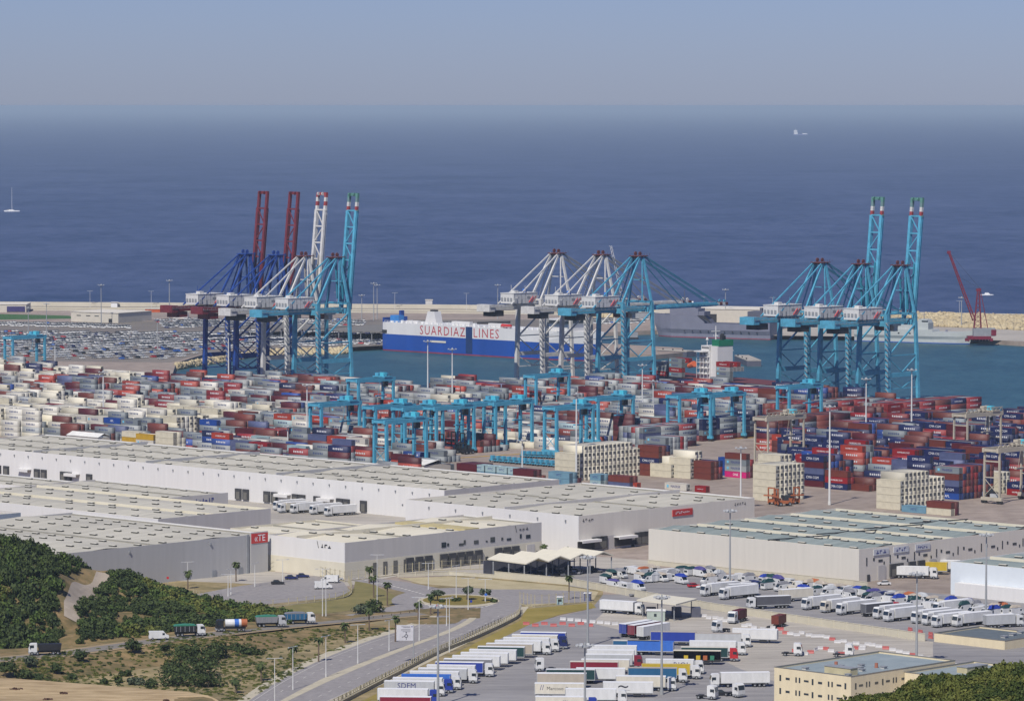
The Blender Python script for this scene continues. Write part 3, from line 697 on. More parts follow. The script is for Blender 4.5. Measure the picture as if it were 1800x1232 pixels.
# ZTE building
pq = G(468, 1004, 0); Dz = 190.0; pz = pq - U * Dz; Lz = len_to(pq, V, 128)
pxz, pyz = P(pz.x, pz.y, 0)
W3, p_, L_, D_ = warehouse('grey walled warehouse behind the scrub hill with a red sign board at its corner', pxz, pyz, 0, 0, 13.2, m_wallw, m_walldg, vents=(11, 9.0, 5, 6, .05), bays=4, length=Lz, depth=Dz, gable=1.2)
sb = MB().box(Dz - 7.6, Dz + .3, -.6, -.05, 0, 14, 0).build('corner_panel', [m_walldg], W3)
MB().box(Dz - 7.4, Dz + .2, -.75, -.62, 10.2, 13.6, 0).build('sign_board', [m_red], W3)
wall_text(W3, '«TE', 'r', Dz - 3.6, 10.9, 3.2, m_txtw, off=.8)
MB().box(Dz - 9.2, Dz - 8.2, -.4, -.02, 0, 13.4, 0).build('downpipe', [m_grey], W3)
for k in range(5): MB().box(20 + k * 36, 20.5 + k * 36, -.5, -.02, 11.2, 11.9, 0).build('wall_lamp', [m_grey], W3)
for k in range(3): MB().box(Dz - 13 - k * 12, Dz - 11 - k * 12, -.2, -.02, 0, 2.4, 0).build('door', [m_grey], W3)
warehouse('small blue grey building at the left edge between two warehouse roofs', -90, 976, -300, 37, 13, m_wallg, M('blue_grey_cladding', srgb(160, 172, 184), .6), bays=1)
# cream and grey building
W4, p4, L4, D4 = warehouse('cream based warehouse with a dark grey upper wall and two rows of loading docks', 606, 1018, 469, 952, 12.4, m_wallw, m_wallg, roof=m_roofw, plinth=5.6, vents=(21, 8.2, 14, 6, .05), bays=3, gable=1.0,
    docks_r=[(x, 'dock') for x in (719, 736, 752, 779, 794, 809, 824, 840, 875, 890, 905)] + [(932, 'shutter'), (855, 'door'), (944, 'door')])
MB().box(.3, D4 - .3, L4 * .62, L4 * .62 + .6, 11.3, 13, 0).build('fire_wall', [m_wallc], W4)
MB().box(D4 * .62, D4 * .62 + 7, 2, L4 - 2, 11.6, 12.5, 0).build('roof_walkway', [M('ochre_roof_strip', srgb(190, 178, 132), .85)], W4)
for k, dx in enumerate((0, 3.5, 11, 14, 20.5, 28, 31, 38, 41.5, 50, 54)):
    x = len_to(p4, U, 776) + dx * .78; MB().box(x, x + (.9 if k % 2 else 2.2), -.12, -.02, 7.2 + (k % 2) * .3, 9 - (k % 3) * .5, 0).build('window', [m_glass], W4)
for k in range(4): MB().box(len_to(p4, U, 655 + k * 18), len_to(p4, U, 662 + k * 18) , -.25, -.12, 0, 4.6, 0).build('dock_door', [m_dockd], W4)
for ax_, ps_ in (('r', D4 - 9), ('l', 9)):
    scribble(W4, ax_, ps_, 10, 5, 1.2, m_txtd, 3)
    MB().add(text('\\'), 0, (ps_ - 4.2, -.14, 9.8) if ax_ == 'r' else (-.14, ps_ + 4.2, 9.8), (1, 0, 0) if ax_ == 'r' else (0, -1, 0), (0, 0, 1), 3.4).build('emblem', [m_txtd], W4)
warehouse('low cream roofed annex between the red sign corner and the long warehouse yard', 540, 990, 405, 690, 9.6, m_wallc, m_wallc, roof=m_roofw, vents=(22, 8, 9, 5, .1), bays=2, gable=.5)
# big white building
W5, p5, L5, D5 = warehouse('large white cornered warehouse with a small red sign on its beige side', 1017, 971, 713, 1326, 13.2, m_wallw, m_wallb, vents=(13, 11, 6, 6, .05), bays=2, gable=1.0,
    docks_r=[(x, 'dock') for x in (1046, 1053, 1060, 1121, 1129, 1136)] + [(1030, 'canopy'), (1094, 'canopy'), (1074, 'shutter'), (1112, 'door')])
xs_ = len_to(p5, U, 1199); MB().box(xs_ - 5.5, xs_ + 5.5, -.3, -.05, 9.4, 11.8, 0).build('sign_board', [m_red], W5)
scribble(W5, 'r', xs_, 10.2, 8, .9, m_txtw, 8, .36)
scribble(W5, 'r', 5, 11, 6, 1.0, m_txtd, 4); scribble(W5, 'r', D5 - 8, 11, 7, 1.0, m_txtd, 5)
for k in range(7): MB().box(-.5, -.05, 6 + k * 14, 6.4 + k * 14, 10.6, 11.4, 0).build('wall_lamp', [m_grey], W5)
MB().box(.3, D5 - .3, L5 * .42, L5 * .42 + .6, 12, 13.8, 0).build('fire_wall', [m_wallg], W5)
# grey-green roofed building on the right
p6 = G(1510, 1024, 0); L6 = len_to(p6, V, 1140); pl = p6 + V * L6; D6 = len_to(pl, U, 1470)
W6, p6, L6, D6 = warehouse('wide cream warehouse with a grey green roof crossed by pale bands', 1510, 1024, 0, 0, 11.3, M('cream_cladding', srgb(216, 212, 202), .6, var=.04, scale=.6, stretch=(1, 1, .06)), m_wallb, roof=m_roofg, vents=(9.2, 11.5, 4.5, 6, .05), bays=4, ribs=m_roofw, length=L6, depth=D6, gable=1.3,
    docks_r=[(1569, 'dock'), (1580, 'dock'), (1602, 'dock'), (1618, 'dock'), (1549, 'shutter'), (1526, 'door'), (1638, 'shutter')])
for k in range(40):
    x = 4 + k * 3.1 + RNG.uniform(-.6, .6)
    if x > D6 - 3: break
    t = k % 4; MB().box(x, x + (.5, .8, 2.2, .6)[t], -.1, -.02, (5.4, 6.8, 6.2, 5.2)[t] , (8.2, 7.8, 7.0, 6.2)[t], 0).build('window', [m_glass], W6)
for xx, s_ in ((1548, 3), (1583, 4), (1621, 5)):
    x = len_to(p6, U, xx); MB().box(x - 4, x + 4, -.3, -.05, 8.6, 10.6, 0).build('sign_board', [M('pale_sign', srgb(205, 208, 214), .5)], W6); scribble(W6, 'r', x, 9.1, 5.5, 1.1, m_txtb, s_, .36)
for k in range(4):
    x = D6 * (k + .5) / 4; MB().beam((x - 13, L6 * .42, 11.55), (x + 13, L6 * .36, 11.55), .5, .35, 0).build('roof_cable_tray', [m_black], W6)
W7, p_, L_, D_ = warehouse('pale blue white warehouse cut by the right edge of the photo', 1900, 1068, 1671, 2100, 10.8, M('bluish_white_cladding', srgb(222, 230, 236), .6, var=.03), m_wallw, roof=m_roofg, vents=(11, 10, 5, 5, .1), bays=3, ribs=m_roofw)
MB().box(-3, -.1, 0, L_ - 4, 0, 4.4, 0).build('lean_to', [m_wallw], W7)
# sandy office building in the near corner
def office(label, pc, L, D, h_, roofcol, name='office_building', wins=True):
    o = thing(name, label, 'office building', pc, PHI, 'office buildings'); m_sandw = M('sandy_render', srgb(228, 214, 180), .8, var=.06, scale=.5, stretch=(1, 1, .3))
    MB().box(0, .3, 0, L, 0, h_ + .5, 0).box(.3, D, 0, .3, 0, h_ + .5, 0).box(D - .3, D, .3, L, 0, h_ + .5, 0).box(.3, D - .3, L - .3, L, 0, h_ + .5, 0).build('wall', [m_sandw], o)
    MB().box(.3, D - .3, .3, L - .3, h_ - .3, h_, 0).build('roof', [roofcol], o)
    MB().box(-.08, .38, -.08, L + .08, h_ + .5, h_ + .62, 0).box(.38, D + .08, -.08, .38, h_ + .5, h_ + .62, 0).box(D - .38, D + .08, .38, L + .08, h_ + .5, h_ + .62, 0).box(.38, D - .38, L - .38, L + .08, h_ + .5, h_ + .62, 0).build('coping', [M('grey_coping', srgb(120, 120, 118), .8)], o)
    if wins:
        for side, ext in (('l', L), ('r', D)):
            y = 1.6; k = 0
            while y < ext - 2:
                w_ = (.6, 1.6, .5, .5, 1.4)[k % 5]; hh = (1.6, .5, 1.4, 1.4, .6)[k % 5]
                for zb in (h_ - 3.4, h_ - 6.9):
                    if zb < .5: continue
                    z1 = zb + 1.2 - hh / 2
                    if side == 'l': MB().box(-.06, -.01, y, y + w_, z1, z1 + hh, 0).build('window', [m_glass], o)
                    else: MB().box(y, y + w_, -.06, -.01, z1, z1 + hh, 0).build('window', [m_glass], o)
                y += w_ + (1.1, 1.3, .7, 2.0, 1.6)[k % 5]; k += 1
    return o
m_grroof = M('blue_grey_roof_felt', srgb(134, 148, 154), .9, scale=.2, col2=srgb(152, 164, 168))
hF = 9.0
pF = G(1496, 1192, hF); LF = len_to(pF, V, 1361); DW = len_to(pF, U, 1589); DF = len_to(pF + V * LF, U, 1545)
off = office('sandy two storey office block with a grey flat roof beside the lorry park', (pF.x, pF.y, 0), LF, DF, hF, m_grroof)
def roofbox(o, x, y, sx, sy, h0, hh, mat, nm): return MB().box(x, x + sx, y, y + sy, h0, h0 + hh, 0).box(x - .15, x + sx + .15, y - .15, y + sy + .15, h0 + hh, h0 + hh + .15, 1).build(nm, [mat, m_grey], o)
roofbox(off, 4, 3.5, 3, 9, hF, 1.8, M('sandy_block', srgb(196, 186, 150), .9), 'plant_room')
for (x, y) in ((9, 13), (14, 15), (15, 9), (19, 12), (12, 6), (4, 19), (2, 2.5), (20, 5)): roofbox(off, x, y, 1.3, 1.3, hF, .6, M('vent_box', srgb(190, 190, 186), .7), 'roof_vent')
for (x, y) in ((15.5, 18), (21, 8.5)): MB().cyl((x, y, hF), (x, y, hF + 1.3), .5, .45, 8).build('chimney', [M('terracotta_flue', srgb(170, 110, 90), .8)], off)
pF2 = pF + U * DW - V * 24; pF2 = Vector((pF2.x, pF2.y, 0))
off2 = office('lower sandy office wing partly hidden by the near scrub', pF2, 23.8, 30, 8.0, m_grroof)
roofbox(off2, 12, 12, 9, 3.5, 8.0, 1.6, M('sandy_block', srgb(196, 186, 150), .9), 'plant_room')
pG_ = G(1766, 1142, 0); og = office('long low concrete building with a dark flat roof by the inspection lot', pG_, len_to(pG_, V, 1642), 22, 2.2, M('dark_roof_felt', srgb(98, 108, 114), .9), wins=False, name='gatehouse_building')
for k in range(3): roofbox(og, 8 + k * 6, 6 + k * 1.5, 1.6, 1.6, 2.2, .5, M('vent_box', srgb(190, 190, 186), .7), 'roof_vent')
# far buildings
def block(name, label, cat, pa, pb, h_, depth, mat, roofm, group=None, extra=None):
    a, b = G(*pa), G(*pb); d = b - a; L = d.length; rz = math.atan2(d.y, d.x); o = thing(name, label, cat, a, rz, group)
    MB().box(0, L, 0, .3, 0, h_, 0).box(0, .3, .3, depth, 0, h_, 0).box(L - .3, L, .3, depth, 0, h_, 0).box(.3, L - .3, depth - .3, depth, 0, h_, 0).build('wall', [mat], o)
    MB().side([(-.4, h_), (L + .4, h_), (L + .4, h_ + .3), (-.4, h_ + .3)], -.4, depth + .4, 0).build('roof', [roofm], o)
    if extra: extra(o, L)
    return o
m_pale = M('pale_shed_cladding', srgb(206, 200, 186), .7, var=.05)
m_palr = M('pale_shed_roof', srgb(222, 216, 202), .8)
block('shed', 'long cream quayside shed with tall dark doors behind the navy ship', 'shed', (1152, 577), (1358, 581), 14.5, 40, m_pale, m_palr, extra=lambda o, L: [MB().box(L * f, L * f + 11, -.3, -.02, 0, 11, 0).build('door', [m_shade], o) for f in (.08, .40)])
block('terminal_building', 'beige box building with a dark doorway among the parked cars', 'building', (125, 565), (208, 568), 7.2, 40, m_pale, m_palr, extra=lambda o, L: [MB().box(L * .8, L * .8 + 3, -.3, -.02, 0, 3, 0).build('door', [m_shade], o)] + [MB().box(L * f, L * f + 4, -.1, -.02, 4.4, 5, 0).build('window', [m_glass], o) for f in (.12, .32, .5)])
block('hall', 'cream hall with a purple hoarding at the left edge by the breakwater', 'hall', (-60, 549), (46, 549), 6, 30, m_pale, m_palr, extra=lambda o, L: [MB().box(L * .68, L * .98, -.5, -.1, .5, 4.6, 0).build('hoarding', [M('purple_hoarding', srgb(62, 56, 108), .7)], o)])
for i, (a, b, hh, col, lb) in enumerate([((222, 558), (242, 559), 3, m_white, 'small white cabin beside the beige terminal building'), ((304, 559), (330, 559), 4, m_white, 'white cabin under the maroon crane girder'), ((255, 549), (290, 549), 2.6, M('orange_tarp', srgb(190, 90, 50), .8), 'low orange roofed shelter behind the parked cars'),
                                    ((1100, 560), (1155, 561), 5, m_grey, 'low dark shed beside the turquoise crane'), ((195, 541), (206, 541), 4, m_white, 'tiny white control hut on the breakwater'), ((748, 541), (760, 541), 6, m_cranewhite, 'grey hut on the breakwater wall')]):
    block('hut', lb, 'hut', a, b, hh, 8, col, m_palr)
# long dark roofed car shed by the ship
def canopy_far(name, label, pa, pb, h_, depth, roofm):
    a, b = G(*pa), G(*pb); d = b - a; L = d.length; rz = math.atan2(d.y, d.x); o = thing(name, label, 'shed', a, rz)
    MB().side([(0, h_), (L, h_), (L, h_ + .5), (0, h_ + .5)], 0, depth, 0).build('roof', [roofm], o)
    for k in range(int(L / 9) + 1):
        for yy in (1, depth - 1): MB().box(k * 9, k * 9 + .5, yy, yy + .5, 0, h_, 0).build('post', [m_grey], o)
canopy_far('car_canopy', 'long open shed with a dull grey roof between the cranes and the blue ship', (555, 596), (668, 600), 6, 75, M('dull_grey_roof', srgb(122, 120, 116), .9))
canopy_far('car_canopy', 'second long open shed with a dull grey roof nearer the light blue crane', (420, 590), (545, 595), 6, 50, M('dull_grey_roof', srgb(122, 120, 116), .9))
# breakwater: mound, wall, lamps
bw = MB(); bwall = MB(); rubble = []
bpts = [G(-120, 538), G(60, 539), G(400, 541), G(800, 544), G(1300, 551), G(1800, 561), G(2000, 565)]
def along(pts, step):
    out = []
    for i in range(len(pts) - 1):
        d = pts[i + 1] - pts[i]; n = max(1, int(d.length / step))
        for k in range(n): out.append(pts[i] + d * (k / n))
    out.append(pts[-1]); return out
for i in range(len(bpts) - 1):
    a, b = bpts[i], bpts[i + 1]
    bwall.beam(a + Vector((0, 0, 2.1)), b + Vector((0, 0, 2.1)), 1.6, 3.4, 0)
    bwall.beam(a + Vector((0, -34, .8)), b + Vector((0, -34, .8)), .8, 1.6, 0)
    bwall.beam(a + Vector((0, -62, .5)), b + Vector((0, -62, .5)), .6, 1.0, 0)
o = tag(bwall.build('breakwater', [M('breakwater_concrete', srgb(196, 190, 172), .9, scale=.04, col2=srgb(214, 208, 190))]), 'long pale concrete breakwater wall between port and open sea', 'breakwater')
vs = []
for _ in range(9000):
    px = RNG.uniform(985, 1830); 
    y0 = interp(px, [985, 1350, 1560, 1800], [556, 566, 570, 581]); y1 = interp(px, [985, 1350, 1560, 1800], [550, 557, 560, 567]); py = RNG.uniform(y1, y0)
    g = G(px, py); z = interp(py, [y1, y0], [4, .3]); s = RNG.uniform(.6, 2.0)
    d = RNG.normal(size=(3, 3)); qd, _ = np.linalg.qr(d)
    cc = np.array([[-1, -1, -1], [1, -1, -1], [1, 1, -1], [-1, 1, -1], [-1, -1, 1], [1, -1, 1], [1, 1, 1], [-1, 1, 1]]) * RNG.uniform(.6, 1.2, 3)
    vs.append(cc @ qd * s + np.array([g.x, g.y, z]))
for (pa, pb, n) in (((310, 641), (460, 617), 500), ((460, 617), (613, 613), 400)):
    a, b = G(*pa), G(*pb)
    for _ in range(n):
        g = a.lerp(b, RNG.random()); d = RNG.normal(size=(3, 3)); qd, _ = np.linalg.qr(d); s = RNG.uniform(.5, 1.3)
        cc = np.array([[-1, -1, -1], [1, -1, -1], [1, 1, -1], [-1, 1, -1], [-1, -1, 1], [1, -1, 1], [1, 1, 1], [-1, 1, 1]]) * RNG.uniform(.6, 1.2, 3)
        t = RNG.uniform(0, 1); vs.append(cc @ qd * s + np.array([g.x, g.y - t * 7, .4 - t * 3]))
FB = np.array([[0, 3, 2, 1], [4, 5, 6, 7], [0, 1, 5, 4], [1, 2, 6, 5], [2, 3, 7, 6], [3, 0, 4, 7]])
vv = np.concatenate(vs); ff = (FB[None] + (np.arange(len(vs)) * 8)[:, None, None]).reshape(-1, 4)
tag(put('rock_armour', npoly('rock_armour', vv, ff, [M('pale_rock', srgb(178, 162, 128), .95, scale=.05, col2=srgb(204, 190, 156), stretch=(1, 1, 1))])), 'pale rubble armour along the breakwater and shore', kind='stuff')
# ------------------------------------------------------------------ ship-to-shore cranes
def sts(label, k, cx_top, col, boomcol, girdcol, raised, bands='red', house=True, roofbit=None, platform=m_darkred, group='quay cranes'):
    """crane on berth k whose mast head stands at picture column cx_top; x = towards the water, y = along the quay"""
    loc = CR_ANCHOR[k] + V * 0
    target = cx_top
    # the apex is 10 m to the water side of the middle
    a = CR_ANCHOR[k] + U * 10; loc = CR_ANCHOR[k] + V * len_to(Vector((a.x, a.y, 75)), V, target)
    o = thing('quay_crane', label, 'crane', (loc.x, loc.y, .06), PHI, group)
    X0, X1 = -12.5, 12.5
    for x in (X0, X1):
        for y in (-10.5, 10.5):
            t = 9.0 if y > 0 else -9.0; xt = x - (1.2 if x > 0 else 0)
            l = MB(); l.beam((x, y, 3), (xt, t, 50), 1.5 if x > 0 else 1.9, 2.2 if x < 0 else 1.8)
            lo = l.build('leg', col, o)
            if x < 0:
                st = MB()
                for q in range(16): st.beam((x - 1.6, y - .9, 4 + q * 2.7), (x - 1.6, y + .9, 5.6 + q * 2.7), .5, .3); st.box(x - 2.3, x - .9, y - 1.3 if q % 2 else y + .9, y - .9 if q % 2 else y + 1.3, 5.4 + q * 2.7, 5.7 + q * 2.7)
                if y < 0: st.build('stairway', m_grey, o)
            b = MB()
            for d in (-3.2, -1.1, 1.1, 3.2): b.cyl((x - .3, y + d, .55), (x + .3, y + d, .55), .55, .55, 8)
            b.box(x - .5, x + .5, y - 4, y + 4, 1.1, 2.2, 1); b.box(x - .7, x + .7, y - 1.6, y + 1.6, 2.2, 3.2, 1)
            b.build('bogie', [m_dark, m_darkred], o)
        MB().box(x - .8, x + .8, -9.6, 9.6, 3.0, 4.8).build('sill_beam', col, o)
    for y in (-9.9, 9.9):
        MB().box(X0 + .9, X1 - .9, y - .6, y + .6, 17.2, 19.4).build('portal_beam', col, o)
        br = MB(); yy = y * .96
        br.beam((X0, yy, 28.5), (X1 - .5, yy, 28.5), .55).beam((X0, yy, 11), (X1, yy, 11), .55)
        br.beam((X0, yy, 28), (X1 - .8, yy * .97, 45), .75)
        br.beam((X0, yy, 28), (0, yy, 19.6), .5).beam((0, yy, 19.6), (X1, yy, 28), .5).beam((X0, yy, 17), (0, yy, 11.2), .5).beam((0, yy, 11.2), (X1, yy, 17), .5)
        br.build('bracing', col, o)
        MB().beam((X0, y * .93, 50.4), (X1 - 1, y * .93, 50.4), .5).build('top_rail', col, o)
    MB().box(X0 - .9, X0 + .9, -9.2, 9.2, 44, 46.8).box(X1 - 2, X1 - .4, -9.2, 9.2, 44, 46.8).box(X0 - .6, X0 + .6, -9, 9, 49.2, 50.4).box(X1 - 1.8, X1 - .8, -9, 9, 49.2, 50.4).build('cross_beam', col, o)
    g = MB()
    for y in (-3.4, 3.4): g.box(-50, 17, y - .55, y + .55, 44.6, 47.2)
    for x in range(-50, 18, 9): g.box(x, x + .5, -2.8, 2.8, 45.2, 46)
    g.build('girder', girdcol, o)
    wk = MB()
    for y in (-4.9, 4.9):
        wk.box(-50, 17, y - .45, y + .45, 46.3, 46.45)
        for x in range(-50, 17, 3): wk.box(x, x + .12, y - .45, y - .35, 46.45, 47.5)
        wk.box(-50, 17, y - .45, y - .38, 47.4, 47.5)
    wk.build('walkway', m_grey, o)
    mh = MB().box(-31, -11.5, -5.2, 5.2, 47.9, 53.6, 0).side([(-31.2, 53.6), (-11.3, 53.6), (-11.3, 53.9), (-31.2, 53.9)], -5.4, 5.4, 0)
    mh.box(-30.5, -28.5, -5.7, -5.25, 48.3, 51, 1).box(-25, -24, -5.3, -5.21, 48.2, 50.4, 2).box(-20, -17.5, -5.3, -5.21, 50.6, 51.8, 2)
    mh.box(-27, -24, -2, 1, 53.9, 55.2, 0)
    for q in range(7): mh.box(-30.8 + q * 3, -30.65 + q * 3, -5.28, -5.2, 47.9, 53.6, 2)
    for q in range(4): mh.box(-31.28, -31.2, -4 + q * 2.4, -2.6 + q * 2.4, 49.4, 51.2, 2)
    for q in range(10): mh.box(-31 + q * 2.1, -30.9 + q * 2.1, -5.3, -5.2, 53.9, 55, 2)
    mh.box(-31, -11.4, -5.3, -5.2, 54.9, 55, 2)
    h_ = mh.build('machinery_house', [M('house_white', (.58, .575, .55), .6, var=.1, scale=.6), m_galv, m_grey], o)
    MB().hexa([(-17.2, -5.45, 48.4), (-13.2, -5.45, 51.8), (-13.2, -5.4, 51.8), (-17.2, -5.4, 48.4), (-16.4, -5.45, 48.4), (-12.4, -5.45, 51.8), (-12.4, -5.4, 51.8), (-16.4, -5.4, 48.4)]).beam((-18.8, -5.4, 48.4), (-15.2, -5.4, 51.8), .5, .1).build('stripe', m_redpaint, h_)
    if roofbit: MB().cyl((-20, -3, 53.9), (-20, -3, 56), 1.3, 1.1, 10).build('cooling_tank', M('blue_tank', (.03, .15, .5), .5), h_)
    MB().box(-46, -38, -4.2, 4.2, 41.2, 44.4, 0).box(-50.5, -46, -5, 5, 44, 48, 1).build('trolley_gear', [m_black if girdcol is not m_maroon else m_maroon, girdcol], o)
    c_ = MB().box(3, 6, -1.6, 1.6, 40.6, 43.4, 0).box(6, 6.1, -1.4, 1.4, 41, 43, 1).box(0, 7, -3, 3, 43.5, 44.4, 0).build('operator_cab', [m_galv, m_glass], o)
    tr = MB().box(-8, -1, -2.5, 2.5, 41.5, 44.2).build('trolley', platform, o)
    AZ = 75.5; ax = 10
    af = MB()
    for y in (-1, 1):
        af.beam((X1 - 1, y * 8.6, 50), (ax + .4, y * 3, AZ), 1.0, 1.3)
        af.beam((-9, y * 4.2, 47.4), (ax - 1.5, y * 3, AZ), .95, 1.1)
        af.beam((4, y * 8.6, 50), (ax, y * 3, AZ), .55)
    af.beam((X1 - .8, -5.5, 62), (X1 - .8, 5.5, 62), .5)
    af.build('a_frame', col, o)
    s1 = MB()
    for y in (-1, 1): s1.beam((-33, y * 5.3, 47.6), (ax - 2, y * 3, AZ), .6, .7); s1.beam((-22, y * 5.5, 53.5), (-22, y * 5.5, 58), .2)
    s1.build('backstay', col, o)
    ap = MB().box(ax - 3.4, ax + 3.8, -4.2, 4.2, AZ - .2, AZ + .2).box(ax - 2, ax + 2, -3.4, 3.4, AZ - 1.2, AZ - .2)
    for y in (-2.2, 1.2): ap.cyl((ax - 1, y - .3, AZ + 1.4), (ax - 1, y + .3, AZ + 1.4), 1.1, 1.1, 10)
    for i in range(5): ap.box(ax - 4 + i * 2.1, ax - 3.9 + i * 2.1, -4.6, -4.5, AZ + .4, AZ + 1.5)
    ap.build('apex_platform', platform, o)
    # boom
    Lb = 65.0; al = R(84) if raised else R(.3); hx_, hz = 17.2, 46.0
    dx, dz = math.cos(al), math.sin(al); nxn, nz_ = -dz, dx
    def B(t, y, n=0): return (hx_ + dx * t + nxn * n, y, hz + dz * t + nz_ * n)
    bm = MB(); last = 9.5
    for y in (-3.4, 3.4):
        bm.beam(B(0, y), B(Lb - last, y), 1.6, 2.2)
    for i in range(1, 7):
        t = i * (Lb - last) / 6
        bm.beam(B(t, -3.4, .4), B(t, 3.4, .4), .8)
        if i < 7: bm.beam(B(t, -3.4 if i % 2 else 3.4, .5), B(t - (Lb - last) / 6, 3.4 if i % 2 else -3.4, .5), .5)
    for t in range(4, 54, 5): bm.beam(B(t, -4.6, .6), B(t + 5, -4.6, .6), .18); bm.beam(B(t, -4.2, -.2), B(t, -4.6, .8), .15)
    bo = bm.build('boom', boomcol, o)
    tp_ = MB(); seg = last / 4
    for i in range(4):
        for y in (-3.3, 3.3): tp_.beam(B(Lb - last + i * seg, y), B(Lb - last + (i + 1) * seg, y), 1.5, 1.5, 2 if bands == 'plain' else ((0, 1, 3, 2)[i] if bands == 'green' else (i + 1) % 2))
    tp_.beam(B(Lb - last, -4.6), B(Lb - last, 4.6), .9, .9, 2); tp_.beam(B(Lb - .4, -3.9), B(Lb - .4, 3.9), 1.4, 1.6, 0 if bands == 'red' else 2)
    for y in (-1.8, 1.8): tp_.cyl(B(Lb - .6, y - .3, 1.3), B(Lb - .6, y + .3, 1.3), 1.0, 1.0, 8, 2)
    tp_.build('boom_tip', [M('faded_red', (.28, .04, .04), .6) if raised else m_darkred, m_cranewhite, boomcol if bands != 'green' else M('green_tip', srgb(90, 140, 130), .6), M('teal_grey_tip', srgb(110, 140, 140), .6)], bo)
    fs = MB()
    if raised:
        for y in (-2.2, 2.2):
            fs.beam((ax + 2, y, AZ), (ax + 3.5, y, 52), .9, .8); fs.beam(B(4, y, 1.6), B(30, y, 1.5), .7); fs.beam((ax + 3.4, y, 52), B(20, y, 1.5), .4)
        fs.beam((ax + 2, -2.2, 70), (ax + 2.4, 2.2, 66), .3).beam((ax + 2, 2.2, 64), (ax + 2.4, -2.2, 60), .3)
    else:
        for y in (-3.4, 3.4):
            fs.beam((ax + 2, y * .8, AZ), B(30, y, 1.2), .38); fs.beam((ax + 2, y * .8, AZ), B(56, y, 1.2), .5); fs.beam((ax + 2, y * .8, AZ - .8), B(54, y, 1.2), .3)
    fs.build('forestay', M('stay_dark_' + col.name, tuple(c * .6 for c in ((.035, .33, .47) if col is m_cyan else (.012, .045, .2) if col is m_navy else (.5, .49, .46))), .6), bo)
    return o
sts('navy quay crane with a maroon raised boom, westernmost of the four at the near berth', 1, 432, m_navy, m_maroon, m_maroon, True, 'plain', platform=m_navy)
sts('navy quay crane with a maroon raised boom, next to the whitish crane', 1, 486, m_navy, m_maroon, m_maroon, True, 'plain', platform=m_navy)
sts('whitish quay crane with a raised white boom and red striped tip', 1, 535, m_cranewhite, m_cranewhite, m_cranewhite, True, 'red')
sts('turquoise quay crane with raised boom, beside the whitish crane with the red tip', 1, 590, m_cyan, m_cyan, m_cyan, True, 'green')
sts('whitish quay crane with lowered boom, nearest the middle of the blue and white ship', 2, 979, m_cranewhite, m_cranewhite, m_cranewhite, False, roofbit=1)
sts('whitish quay crane with lowered boom, between a whitish and a turquoise crane', 2, 1057, m_cranewhite, m_cranewhite, m_cranewhite, False, roofbit=1)
sts('turquoise quay crane with lowered boom reaching over the bow of the grey navy ship', 2, 1122, m_cyan, m_cyan, m_cyan, False, roofbit=1)
sts('turquoise quay crane with lowered boom, westernmost of the three at the east berth', 3, 1442, m_cyan, m_cyan, m_cyan, False)
sts('turquoise quay crane with raised boom, middle one of the three at the east berth', 3, 1514, m_cyan, m_cyan, m_cyan, True, 'green')
sts('turquoise quay crane with raised boom, easternmost of all the quay cranes', 3, 1583, m_cyan, m_cyan, m_cyan, True, 'green')
